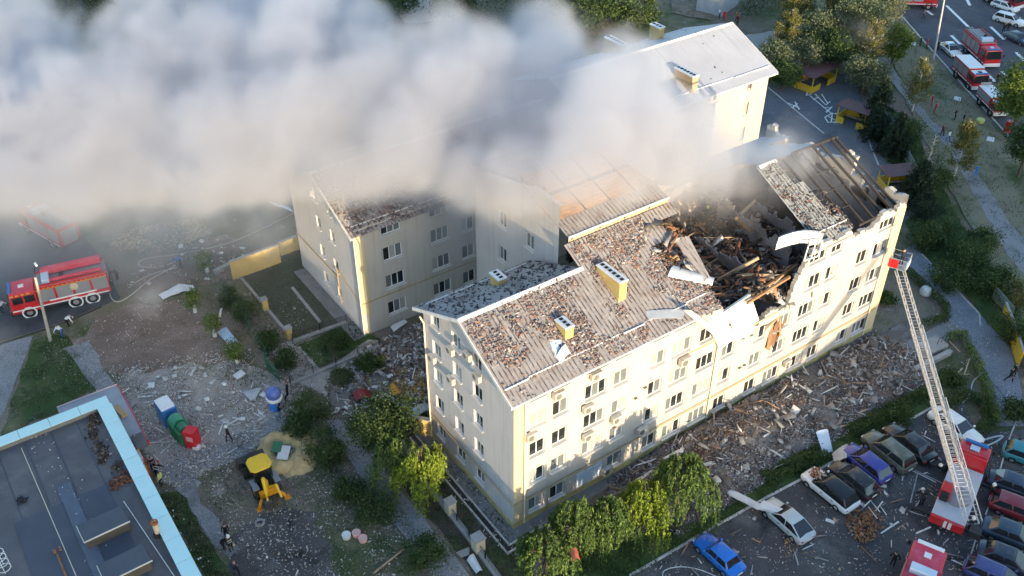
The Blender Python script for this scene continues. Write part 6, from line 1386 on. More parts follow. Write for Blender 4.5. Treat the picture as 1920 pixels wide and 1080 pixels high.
for u,v,z,h,r,pal,sd,lab in [(1815,478,1.3,3.0,2.4,'mid',91,'broad green bush in the middle of the lawn by the paved path'),(1855,525,1.2,2.6,2.0,'mid',92,'green bush just below the broad one'),(1910,560,1.2,2.6,1.8,'birch',93,'olive bush at the right edge above the yellow hut'),(1765,440,.9,2.0,1.6,'dark',94,'low dark bush above the kerb of the paved path'),(1740,400,1.0,2.4,1.6,'fir',95,'dark bush at the foot of the wrecked gable'),(1905,770,.8,1.8,1.2,'dark',96,'dark bush at the right edge near the path end'),(1660,560,.5,1.0,.9,'mid',97,'small bush near the foot of the far downpipe'),(1785,710,.5,1.1,1.0,'mid',98,'small round bush under the ladder by the path'),(1750,330,2.0,4.6,2.2,'dark',901,'tall dark bush on the lawn beside the fence of the playground'),(1700,250,2.0,4.2,1.8,'mid',902,'leafy bush crowding the fence beyond the dark conifers'),(1775,520,1.2,2.6,1.8,'dark',903,'dark bush between the paved path and the broad green one'),(1845,450,1.0,2.2,1.5,'mid',904,'green bush on the lawn beside the pale verge path'),(1900,615,1.8,3.6,1.5,'dark',905,'dark leafy bush behind the yellow panels'),(1730,445,1.2,3.0,1.6,'dark',906,'dark bush crowding the head of the paved path'),(1690,780,.4,.9,1.0,'mid',99,'low bush on the strip of lawn left of the ladder')]:
    tree(lab,tb(u,v,z),'bush',pal,h,r,int(2400*r),sd,.19,'bushes beside the paved path')
for u,v,z,h,r,sd,lab in [(150,14,3,7,5,101,'dark tree glimpsed through the gap in the smoke at the top'),(120,-10,3,8,5,102,'dark tree further back in the smoke gap at the top'),(730,8,2,4,4,103,'green scrub at the top edge beside the rubble lot'),(850,-2,2,4,4,104,'green scrub at the top edge right of the rubble lot'),(960,10,2,4,4,105,'dim scrub behind the blue smoke wisp'),(1090,30,2,5,4,106,'dark scrub behind the thin smoke near the yellow chimney'),(1180,14,2,4,4,107,'dark scrub at the top edge beyond the pale roof')]:
    tree(lab,tb(u,v,z),'bush' if h<5 else 'round','mid' if h<5 else 'dark',h,r,6000,sd,.4,'scrub and trees at the top of the picture')
def hedge(label,px,wd,h,pal,seed,n=2600,nm='hedge',wob=.15):
    rg=np.random.default_rng(seed); A0=G(*px[0]); P=[]; ln=[(G(*b)-G(*a)).length for a,b in zip(px[:-1],px[1:])]; tot=sum(ln); tr=MB()
    for (a,b),l in zip(zip(px[:-1],px[1:]),ln):
        A,B=G(*a)-A0,G(*b)-A0; m=int(n*l/tot); t=rg.uniform(0,1,m); d=(B-A)/l; s=rg.uniform(-.5,.5,m)*wd; z=h*np.sqrt(rg.uniform(.02,1,m))*(1+wob*np.sin(t*l*2.1+s*3)); s*= (1.05-.35*(z/h)**2)
        P.append(np.stack([A.x+d.x*t*l-d.y*s,A.y+d.y*t*l+d.x*s,z],1)+rg.normal(0,.05,(m,3)))
        for k in range(max(2,int(l/1.0))): q=A.lerp(B,(k+.5)/max(2,int(l/1.0))); tr.tube([q,q+Vector((.05,.05,h*.8))],[.04,.015],4)
    t=thing(nm,label,'hedge',A0); inst('foliage',leaves('foliage',np.concatenate(P),.16,*PG[pal],seed),t); o=tr.build('stems',m_bark,t); o['kind']='stuff'; return t
hedge('clipped green hedge curving along the upper paved path',[(1700,515),(1745,555),(1772,580),(1770,605),(1730,612)],.9,.9,'mid',201,3000)
hedge('clipped yellow green hedge along the lower paved path',[(1772,642),(1800,632),(1830,690),(1850,740),(1866,800)],.9,.95,'road',202,4200)
hedge('dark green bank of shrubs rounding the car park corner',[(1770,770),(1800,745),(1840,755),(1855,800),(1835,815)],1.3,.8,'dark',203,4200)
hedge('rough hedge on the lawn above the white crossover',[(1430,905),(1500,870),(1545,850)],1.6,.8,'mid',204,4200,wob=.3)
hedge('rough hedge on the lawn above the parked estate',[(1590,815),(1660,775),(1740,735)],1.4,.6,'mid',205,4200,wob=.3)
hedge('tall dark clipped hedge beside the grey shed',[(1385,40),(1440,22),(1490,8)],2.4,3.2,'dark',206,7000)
# grass tufts
def grassfield(polys,n,seed,pal):
    rg=np.random.default_rng(seed); P=[]
    for p,k in polys: P.append(scatter(p,int(n*k),rg))
    P=np.concatenate(P); f=np.array([fbm((a,b,2.2),.45,3) for a,b in P]); P=P[f>-.12]
    P3=np.column_stack([P,np.full(len(P),.08)]); m=leaves('grass',P3,.22,*PG[pal],seed,-1.2,.35); o=inst('grass',m); return tag(o,kind='stuff')
W2=lambda px:[(G(u,v).x,G(u,v).y) for u,v in px]
grassfield([(W2([(1000,1100),(1150,1000),(1330,930),(1500,835),(1760,715),(1770,755),(1400,955),(1180,1090)]),1)],9000,301,'mid')
grassfield([(W2([(0,830),(40,700),(65,640),(120,620),(185,725),(120,765),(0,820)]),.3),(W2([(330,690),(470,600),(560,690),(500,740)]),.3),(W2([(370,900),(500,830),(640,830),(720,900),(850,1100),(640,1100),(600,960),(480,960),(420,980)]),.8),(W2([(300,930),(335,920),(440,1090),(395,1090)]),.3),(W2([(300,470),(440,470),(530,640),(330,560)]),.4)],8000,302,'grey')
grassfield([(W2([(1640,200),(1700,215),(1790,400),(1900,560),(1930,660),(1838,588),(1712,455)]),1),(W2([(1660,55),(1700,50),(1900,280),(1990,380),(1905,600),(1770,330),(1700,200)]),.7)],9000,303,'mid')
grassfield([(W2([(660,790),(790,760),(960,1000),(1010,1100),(910,1100),(770,930)]),.7),(W2([(560,648),(660,605),(720,640),(570,700)]),.2)],5000,304,'dark')
# ---------------------------------------------------------------- rubble bank under the blast hole, litter
def mound(x,y):
    e=max(0,min(1,(x-8.5)/5))*max(0,min(1,(43.5-x)/2.5)); w_=max(0,1-abs((y+3.6)/4.4)**2.2)
    return e*w_*(.55+.95*math.exp(-((x-22)/7.5)**2)+.5*fbm((x,y,4.1),.55,4))+.02
nx,ny=150,40; V=[(8+36*i/nx,-8.3+7.9*j/ny,mound(8+36*i/nx,-8.3+7.9*j/ny)-.03) for j in range(ny+1) for i in range(nx+1)]
F=[(j*(nx+1)+i,j*(nx+1)+i+1,(j+1)*(nx+1)+i+1,(j+1)*(nx+1)+i) for j in range(ny) for i in range(nx)]
m_bank=ground_mat('rubble_bank',(.17,.155,.145),[((.26,.24,.225),.7,.5,.66),((.14,.085,.065),.35,.52,.66),((.06,.05,.045),1.2,.55,.7)],fine=7,bump=1.0)
o=inst('rubble_bank',np_mesh('rubble_bank',np.array(V),np.array(F),m_bank)); tag(o,kind='stuff')
def litter(name,polys,n,szm,pal,wts,seed,zfn=None,tilt=.35,asp=.5,sig=.65):
    rg=np.random.default_rng(seed); P=np.concatenate([scatter(p,int(n*k),rg) for p,k in polys]); 
    f=np.array([fbm((a,b,seed*.37),.33,4) for a,b in P]); P=P[f+rg.normal(0,.25,len(P))>-.08]; k=len(P)
    z=np.array([zfn(a,b) for a,b in P]) if zfn else np.full(k,Z[0]+.01)
    S_=np.column_stack([rg.lognormal(szm,sig,k),rg.lognormal(szm-asp,sig*.8,k),rg.lognormal(szm-1.0,.4,k)]).clip(.02,1.3)
    o=inst(name,chips(name,np.column_stack([P,z]),S_,pick(pal,wts),m_col,seed,tilt)); return tag(o,kind='stuff')
palF=[(.17,.095,.07),(.12,.078,.062),(.25,.225,.205),(.38,.36,.34),(.075,.066,.06),(.58,.56,.53),(.24,.175,.13)]
litter('rubble_pieces',[([(9,-.3),(43,-.3),(43,-8),(10,-8)],1)],26000,-2.2,palF,[1.8,1.8,3.4,2.4,3.2,1.6,1.0],401,mound,.7,sig=.75)
palL=[(.64,.60,.55),(.45,.41,.37),(.30,.28,.26),(.16,.11,.08),(.50,.38,.24),(.10,.09,.085)]
litter('litter',[(SH['car_park'],1)],9500,-2.7,palL,[3,2,1.5,1.6,1,1],402)
litter('litter',[(SH['dust_yard'],.8),(W2([(200,690),(540,640),(640,780),(520,880),(330,900)]),.5),(W2([(380,880),(640,860),(900,1090),(420,1090)]),.35)],9500,-2.6,palL,[4,2.4,1.5,.6,1.2,.4],403)
litter('litter',[(W2([(0,700),(300,540),(560,560),(660,700),(300,760)]),1)],1900,-2.7,palL,[3,1.6,1.5,1.5,1.2,.8],404)
litter('litter',[(SH['rubble_yard'],1)],3200,-1.55,palF,[2,1.2,3,3,1.6,1.8,1.6],405)
litter('litter',[(W2([(800,800),(960,1000),(1300,830),(1700,640),(1780,720),(1300,960),(1000,1090),(700,800)]),1)],5200,-2.5,palL,[3,2,2,1.5,1,1],406)
litter('litter',[(W2([(1690,470),(1840,590),(1920,800),(1860,800),(1760,600)]),1)],600,-2.7,palL,[4,2,1,1,1,1],407)
litter('litter',[(SH['dirt_patch'],1)],500,-2.0,palL,[2,1,1,3,2,1],408)
def boards(name,polys,n,seed,pal,wts,l0,l1,w0,w1,t0,t1,zfn=None,tilt=.16):
    rg=np.random.default_rng(seed); P=np.concatenate([scatter(p,int(n*k),rg) for p,k in polys]); k=len(P); z=np.array([zfn(a,b)+.08 for a,b in P]) if zfn else np.full(k,Z[0]+.05)
    o=inst(name,chips(name,np.column_stack([P,z]),np.column_stack([rg.uniform(l0,l1,k)**1.3,rg.uniform(w0,w1,k),rg.uniform(t0,t1,k)]),pick(pal,wts),m_col,seed,tilt)); return tag(o,kind='stuff')
FR=[(9,-.6),(43,-.6),(43,-7.6),(10,-7.6)]
palB=[(.60,.59,.57),(.36,.34,.32),(.30,.19,.12),(.12,.10,.09)]
boards('splintered_boards',[(FR,1)],140,421,palB,[2.4,3,2.4,2.4],.5,2.0,.06,.14,.05,.1,mound,.25)
boards('broken_slabs',[(FR,1)],90,422,[(.28,.265,.25),(.48,.46,.43),(.16,.145,.13)],[3,1.4,2.6],.35,1.0,.25,.7,.06,.15,mound,.35)
boards('splintered_boards',[(SH['dust_yard'],.7),(W2([(200,690),(540,640),(640,780),(520,880),(330,900)]),.6),(SH['rubble_yard'],.5)],80,423,palB,[4,2,1.5,.8],.35,1.1,.04,.10,.03,.06)
boards('broken_slabs',[(SH['dust_yard'],.6),(SH['rubble_yard'],.5),(SH['dirt_patch'],.3)],70,424,[(.62,.61,.58),(.5,.48,.45),(.25,.23,.21)],[4,2,1],.25,.75,.2,.5,.03,.08)
boards('splintered_boards',[(SH['car_park'],1)],150,425,palB,[3,2,2,1],.4,1.3,.05,.12,.03,.06)
boards('broken_slabs',[(SH['car_park'],1)],80,426,[(.5,.49,.47),(.3,.28,.26),(.45,.30,.18)],[3,2,1],.2,.6,.15,.4,.03,.08)
# sand pile
def heapmesh(name,c,r,h,mt,seed,hole=False):
    n=44; V=[];F=[]
    for j in range(n+1):
        for i in range(n+1):
            x,y=(i/n*2-1)*r*1.1,(j/n*2-1)*r*1.1; q=math.hypot(x,y)/r; q*=1+.25*fbm((x+seed,y,1),.5,3)
            z=h*max(0,1-q)**.8 if not hole else h*max(0,1-((q-.62)/.38)**2)*(.8+.4*fbm((x,y,seed),.7,3))
            V.append((x,y,z+.08*fbm((x,y,seed+2),2.2,4)*(1 if z>.02 else 0)-.03))
    for j in range(n):
        for i in range(n): a=j*(n+1)+i; F.append((a,a+1,a+n+2,a+n+1))
    me=np_mesh(name,np.array(V),np.array(F),mt); me.polygons.foreach_set('use_smooth',[True]*len(me.polygons)); o=inst(name,me,None,c); return o
m_sand=mat('pale_sand',(.47,.36,.18),.95,var=.2,scale=1.2,dirt=(.36,.22,.12),dirt_scale=.9,bump=.5,bump_scale=8)
p=G(535,845); o=heapmesh('sand_pile',(p.x,p.y,0),2.7,.75,m_sand,3,True); tag(o,kind='stuff')
p=G(560,868); o=heapmesh('sand_pile',(p.x,p.y,0),1.6,.8,m_sand,5); tag(o,kind='stuff')
p=G(690,735); litter('straw_scatter',[(W2([(190,470),(250,430),(370,410),(400,440),(300,475)]),1)],1500,-1.8,[(.45,.34,.18),(.36,.30,.20),(.5,.45,.36)],[3,2,1],409,None,.2,1.0)
litter('straw_scatter',[(W2([(735,700),(790,690),(800,750),(740,760)]),1)],900,-1.8,[(.42,.28,.10),(.34,.24,.12),(.2,.16,.12)],[3,2,1],410,None,.3,.8)
litter('brick_scatter',[(W2([(1580,965),(1640,955),(1665,1000),(1620,1025),(1590,1000)]),1)],520,-1.7,[(.34,.16,.07),(.42,.24,.12),(.22,.09,.05)],[3,2,2],411,lambda a,b:.12+.25*rnd.random(),.8,1.1)
litter('splinter_scatter',[(W2([(1470,1010),(1520,1010),(1530,1050),(1470,1050)]),1)],120,-1.9,[(.36,.20,.09),(.5,.34,.18)],[3,2],412,None,.3,1.3)
# bits lying on the smashed crossover
wc=CARS['white']; bx=[]
litter('brick_scatter',[([(wc.location.x-.55,wc.location.y+1.0),(wc.location.x+.6,wc.location.y+1.0),(wc.location.x+.6,wc.location.y+1.9),(wc.location.x-.5,wc.location.y+1.9)],1)],170,-1.9,[(.36,.14,.07),(.28,.10,.05),(.5,.4,.3)],[3,2,1],413,lambda a,b:1.08+.15*rnd.random(),.5)
# ---------------------------------------------------------------- single pieces of debris
def plank(a,b,z,wd,th,mt,label,cat='plank',group=None,name=None,z2=None):
    A,B=G(*a,z),G(*b,z if z2 is None else z2); o=beam(name or 'plank',mt,A,B,wd,th); return tag(o,label,cat,group)
m_wpl=mat('white_plank',(.68,.67,.64),.7,var=.08,scale=2,dirt=(.4,.38,.35))
PLG='loose planks and laths among the debris'
for a,b,z,wd,th,mt,lab in [((1262,872),(1296,815),.9,.35,.2,m_wpl,'thick grey white beam sloping up against the foot of the cream front'),((1190,905),(1262,858),.5,.25,.15,m_wpl,'long grey beam lower along the foot of the cream front'),((1245,862),(1275,845),.8,.3,.15,m_wpl,'short white beam crossing the long grey ones'),((1560,795),(1625,768),.3,.16,.1,m_woodp,'long tan timber on the rubble beside the lawn'),((1548,805),(1590,797),.3,.14,.1,m_woodp,'thin tan lath below the long tan timber'),
    ((1655,830),(1664,800),.4,.12,.08,m_woodp,'upright tan stake at the nose of the black saloon'),((1395,820),(1440,850),.5,.14,.1,m_conc2,'grey bar lying across the rubble bank'),((1180,955),(1226,905),.7,.25,.15,m_conc2,'grey bar leaning at the broken scaffold'),((1718,1000),(1745,988),.1,.12,.06,m_wpl,'thin white pole end near the rear of the ladder truck'),((1625,905),(1662,912),.1,.3,.05,m_wpl,'white board between the blue hatchback and the ladder truck'),((1548,974),(1565,980),.1,.3,.05,m_wpl,'short white block under the white crossover'),((1652,1000),(1685,978),.15,.12,.06,m_wpl,'white lath right of the heap of orange splinters'),((1540,1058),(1630,1040),.05,.1,.05,m_wpl,'long white lath at the bottom of the car park'),
    ((700,1075),(757,1030),.2,.12,.1,m_woodp,'long tan pole lying by the bottom edge left of the pale path'),((740,1040),(770,1010),.2,.08,.06,m_wood,'thin brown stick beside the long tan pole'),((255,745),(290,742),.1,.16,.06,m_wpl,'white lath lying right of the canopy top'),((225,738),(243,728),.3,.08,.06,m_wpl,'thin white stick at the canopy corner'),((300,850),(322,832),.1,.08,.05,m_wpl,'white lath between the canopy and the red machine'),((280,830),(318,828),.1,.06,.05,m_wpl,'thin white lath pointing at the red machine'),((282,856),(298,874),.1,.08,.05,m_wpl,'upper one of two white laths by the red and yellow sign'),((288,853),(304,871),.1,.08,.05,m_wpl,'lower one of two white laths by the red and yellow sign'),((372,830),(393,808),.1,.08,.06,m_wpl,'white stick at the right side of the red machine'),((424,798),(447,785),.1,.14,.06,m_wpl,'white stick on the gravel above the white helmeted walker'),((1170,780),(1172,781),.1,.1,.1,m_wpl,'white scrap near the cream front'),
    ((358,704),(366,688),.1,.22,.06,m_wpl,'white block on the dusty slope above the laths'),((412,594),(415,578),.3,.2,.1,m_lime,'white stump by the green mesh fence'),((773,710),(778,690),.3,.1,.06,m_wpl,'white stake standing in the rubble yard between the blocks'),((640,690),(705,685),.3,.06,.05,m_wpl,'long white lath over the lower black iron fence'),((655,787),(680,788),.2,.12,.06,m_wpl,'white board left of the yellow wall stub'),((1795,700),(1805,690),.3,.12,.08,m_woodp,'tan bar under the lower hedge'),((1780,640),(1800,660),.3,.1,.08,m_woodp,'tan bar lying against the lower hedge'),((1805,712),(1818,672),.5,.1,.08,m_woodp,'long tan bar leaning over the lower hedge'),((1785,702),(1817,702),.3,.1,.08,m_woodp,'tan bar lying level beside the leaning one')]:
    plank(a,b,z,wd,th,mt,lab,group=PLG)
# big torn sheets on the ground
def gsheet(px,label,mt,z=.25,curl=.1,ridged=False,zz=None,name='metal_sheet',cat='metal sheet',sag=0):
    zz=zz or [z]*4; P=[G(u,v,h) for (u,v),h in zip(px,zz)]; return sheetmetal(P,0,label,cat,mt,curl=curl,ridged=ridged,name=name,sag=sag)
gsheet([(1346,918),(1352,906),(1460,962),(1420,955)],'long white metal strip bridging the lawn to the bonnet of the silver saloon',m_sheet,zz=[.2,.3,1.15,1.0],curl=.15)
gsheet([(1418,954),(1432,938),(1470,955),(1455,963)],'crumpled end of white sheet over the nose of the silver saloon',m_sheet,zz=[.95,1.0,1.1,1.1],curl=.1)
gsheet([(1530,810),(1552,805),(1562,846),(1545,856)],'pale blue sheet standing on end before the black hatchback',m_sheetb,zz=[1.6,1.6,.2,.2],curl=.1)
gsheet([(1440,842),(1455,832),(1478,860),(1450,862)],'crumpled whitish panel on the rubble by the rough hedge',m_sheet,zz=[.5,.7,.4,.3],curl=.25)
gsheet([(1560,850),(1590,832),(1588,858),(1565,872)],'torn beige panel heaped at the nose of the deep blue hatchback',mat('beige_panel',(.50,.46,.40),.7,var=.2,dirt=(.25,.22,.2)),zz=[.4,.7,.9,.5],curl=.2)
gsheet([(297,553),(305,561),(345,545),(335,532)],'bent white sheet lying on the brown slope, straight half',m_sheet,zz=[.2,.2,.4,.5],curl=.12)
gsheet([(335,532),(345,545),(366,546),(362,535)],'bent white sheet lying on the brown slope, hooked end',m_sheet,zz=[.5,.4,.4,.5],curl=.12)
gsheet([(407,623),(424,613),(446,640),(428,645)],'pale blue sheet propped between two saplings',m_sheetb,zz=[.3,.8,.7,.2],curl=.08)
gsheet([(436,704),(452,693),(461,700),(445,712)],'white square board on the dusty ground below the saplings',m_wpl,curl=.02,name='board',cat='board')
gsheet([(455,735),(490,727),(478,750),(470,752)],'grey panel lying left of the round blue kiosk',m_sheetg,curl=.1)
gsheet([(700,745),(722,735),(760,760),(740,770)],'long grey sheet sliding toward the yellow wall stub',m_sheetg,zz=[.5,.6,.3,.3],curl=.1)
gsheet([(765,775),(800,755),(808,768),(780,785)],'crumpled grey sheet against the corner of the cream gable',m_sheetg,zz=[.3,.7,.7,.3],curl=.3)
gsheet([(726,725),(737,718),(752,735),(741,742)],'orange board on the rubble between the blocks',mat('orange_board',(.60,.27,.04),.6),curl=.02,z=.4,name='board',cat='board')
gsheet([(732,612),(758,598),(764,604),(738,622)],'white slab on the rubble at the foot of the smoky block',m_wpl,curl=.03,z=.5,name='board',cat='board')
gsheet([(505,378),(545,390),(550,398),(515,385)],'pale sheet in the smoke above the yellow walls',m_sheet,curl=.1,z=.3)
gsheet([(1695,70),(1718,80),(1716,86),(1694,76)],'white sheet lying on the verge beside the slim bright green tree',m_wpl,curl=.05,name='board',cat='board')
gsheet([(1672,40),(1678,26),(1680,27),(1675,46)],'narrow white board at the edge of the verge',m_wpl,zz=[.1,1.0,1.0,.1],curl=.02,name='board',cat='board')
gsheet([(875,1050),(888,1038),(905,1070),(893,1076)],'torn white sheet beside the garden fence base',m_sheet,zz=[.2,.4,.2,.1],curl=.2)
gsheet([(855,1036),(880,1025),(880,1040),(865,1045)],'concrete slab lying by the lower cream pier',m_conc2,curl=.02,name='board',cat='board')
gsheet([(660,735),(690,730),(700,745),(668,752)],'dark red tarpaulin in the rubble between the blocks',mat('dark_red_tarp',(.22,.02,.025),.6),curl=.25,z=.4,name='tarpaulin',cat='tarpaulin')
gsheet([(1068,1035),(1082,1030),(1088,1050),(1074,1052)],'orange red scrap caught in the lowest willow',mat('orange_scrap',(.55,.13,.06),.7),z=4.3,curl=.3,name='scrap',cat='scrap')
gsheet([(1180,930),(1195,925),(1210,955),(1195,960)],'dark broken pallet leaning by the white scaffold pieces',m_conc,zz=[.9,.9,.2,.2],curl=.05,name='pallet',cat='pallet')
for (u,v,lab) in [(650,1008,'leftmost and palest of the three pale round tubs on the bare soil'),(669,1004,'middle one of the three pale round tubs on the bare soil'),(681,1014,'pinkest of the three pale round tubs, nearest the bush')]:
    o=MB().lathe([(.001,0),(.32,0),(.36,.4),(.32,.42),(.001,.36)],14).build('tub',mat('pink_tub',(.72,.42,.36),.5) if v!=1008 else m_wpl,None,G(u,v),smooth=True); tag(o,lab,'tub')
p=G(528,850); t=thing('skip_lid','white and green sheet sunk in the pale sand','board',G(532,850,.6)); MB().box((0,0,.1),(1.7,.9,.06)).build('white_board',m_wpl,t).rotation_euler=(.15,.1,1.0); MB().box((.6,.65,.15),(1.3,.8,.05)).build('green_board',m_grn,t).rotation_euler=(.1,.1,1.0)
o=MB().lathe([(.25,-.08),(.38,-.08),(.40,0),(.38,.08),(.25,.08)],18,ring=True).build('old_tyre',m_conc2,None,G(487,980,.1),smooth=True); tag(o,'pale old tyre on the mud behind the digger','tyre')
t=thing('broken_shrub_statue','white round bush like lump inside the upper clipped hedge','stone',G(1734,552)); MB().lathe([(.001,0),(.55,.1),(.62,.45),(.45,.85),(.001,.98)],12).build('stone',mat('pale_stone',(.52,.52,.50),.9,var=.3,scale=6,bump=.9,bump_scale=8),t,smooth=True)
# steps and low walls of the far entrance
o=MB().box((0,0,.35),(2.6,1.6,.7),rz=.0).build('entrance_steps',m_conc2,None,G(1745,655),(0,0,-.1),bev=.03); tag(o,'grey concrete entrance block crossed by the ladder','steps')
wall_thing('low_wall','grey low wall running from the entrance block to the rubble','wall',(1700,705),(1780,665),.5,.35,m_conc2)
t=thing('handrail','thin metal handrail on the entrance block','handrail',G(1765,650)); r_=MB()
for k in range(4): r_.tube([(-.9+k*.6,0,.3),(-.9+k*.6,0,1.4)],.03,5)
r_.tube([(-.9,0,1.4),(.9,0,1.4)],.03,5); r_.build('rail',m_iron,t)
# scaffold bits along the foot of the front
sc_=MB(); 
for a,b in [((1035,975),(1165,930)),((1060,965),(1062,985)),((1110,945),(1120,962)),((1165,925),(1180,955)),((1010,985),(1060,962)),((1130,935),(1220,900))]: sc_.tube([G(*a,.45),G(*b,.5)],.06,5)
o=sc_.build('scaffold_pipes',m_conc2); tag(o,'pale broken pipe rail lying along the foot of the cream front','pipe rail')
o=MB().tube([onY(1668,615,-.8),onY(1670,740,-4.0)],.07,6).build('leaning_post',m_woodd); tag(o,'black post leaning in the rubble beside the ladder','post')
# overhead or trailing cable and hoses
m_hose=mat('canvas_hose',(.46,.42,.36),.8); m_cable=mat('white_cable',(.62,.61,.58),.6)
def hose(label,px,z=.06,r=.06,mt=None,cat='hose',name='fire_hose',sub=6):
    P=[G(u,v,z) for u,v in px]; out=[]
    for i in range(len(P)-1):
        p0,p1,p2,p3=P[max(i-1,0)],P[i],P[i+1],P[min(i+2,len(P)-1)]
        for k in range(sub): t=k/sub; out.append(.5*((2*p1)+(p2-p0)*t+(2*p0-5*p1+4*p2-p3)*t*t+(3*p1-p0-3*p2+p3)*t**3))
    out.append(P[-1]); o=MB().tube(out,r,6).build(name,mt or m_hose,None,smooth=True); return tag(o,label,cat)
hose('pale hose leaving the pump of the checked fire engine and looping up the slope',[(208,530),(207,555),(222,566),(250,550),(280,525),(330,498)])
hose('second pale hose running beside the first up the slope',[(240,540),(262,525),(290,512),(332,502)],r=.05)
hose('hose bent back in a long loop below the straw',[(330,490),(300,500),(265,500),(262,490),(285,483),(360,472),(450,448),(560,395)])
hose('long white line along the right side of the car park',[(1908,782),(1890,830),(1868,905),(1848,965),(1830,1010),(1813,1068)],mt=m_cable,name='cable',cat='cable',r=.07)
hose('dark line running from the path end to the frame edge',[(1846,700),(1880,740),(1925,800)],mt=m_iron,name='cable',cat='cable',r=.04)
hose('white bent rail along the inner lawn edge',[(1843,700),(1825,715),(1818,740),(1806,755)],mt=m_cable,name='cable',cat='cable',r=.06)
hose('white looping hose at the bottom edge left of the bright blue saloon',[(1242,1085),(1246,1070),(1275,1063),(1310,1068),(1345,1082)],mt=m_cable,r=.05)
hose('white line on the ground left of the rear of the ladder truck',[(1670,868),(1715,885),(1755,905)],mt=m_cable,name='cable',cat='cable',r=.06)
hose('white pipe hooked at the nose of the white saloon',[(1835,828),(1862,820),(1880,818),(1868,828),(1845,838)],mt=m_cable,name='cable',cat='cable',r=.09)
hose('black hose along the kerb below the checked fire engine',[(-10,648),(60,625),(120,605),(190,575)],mt=m_iron,r=.06)
# wreckage: glass and white sticks beside the crossover
w_=MB()
for a,b in [((1618,952),(1632,938)),((1632,938),(1650,960)),((1640,960),(1655,940)),((1628,950),(1645,972)),((1650,948),(1662,965))]: w_.tube([G(*a,.1),G(*b,.7)],.05,4)
o=w_.build('window_wreck',m_wpl); tag(o,'tangle of white broken window frame beside the heap of orange splinters','window frame')
for i,(u,v,lab) in enumerate([(1795,186,'upper pale manhole cover on the verge'),(1857,262,'lower pale manhole cover on the verge near the road edge')]):
    o=MB().box((0,0,.06),(1.3,.9,.1)).build('manhole_cover',m_cap,None,G(u,v),(0,0,.5),bev=.02); tag(o,lab,'manhole cover')
o=MB().lathe([(.001,0),(.5,0),(.55,.5),(.4,.6),(.001,.6)],12).build('equipment_bag',mat('lime_bag',(.55,.58,.22),.7),None,G(1837,230),smooth=True); tag(o,'lime yellow bag on the verge near the road edge','bag')
o=MB().box((0,0,.8),(.8,.8,1.6)).build('red_cabinet',m_fr,None,G(1888,248),bev=.05); tag(o,'red cabinet by the trunk of the large dense tree','cabinet')
# ---------------------------------------------------------------- unseen ridge added behind the camera to keep the low sun off the ground
nx,ny=140,8; V=[];F=[]
for j in range(ny+1):
    for i in range(nx+1):
        x=-220+480*i/nx; y=-118+60*j/ny; k=math.sin(math.pi*j/ny)
        hh=11.7+max(0,min(8,(x-22)*.28))+max(0,min(11,(-14-x)*.9))+.5*fbm((x,3,1),.08,3); V.append((x,y,hh*k**.7-.05))
for j in range(ny):
    for i in range(nx): a=j*(nx+1)+i; F.append((a,a+1,a+nx+2,a+nx+1))
o=inst('sun_blocker_ridge',np_mesh('sun_blocker_ridge',np.array(V),np.array(F),g_base)); o['kind']='structure'
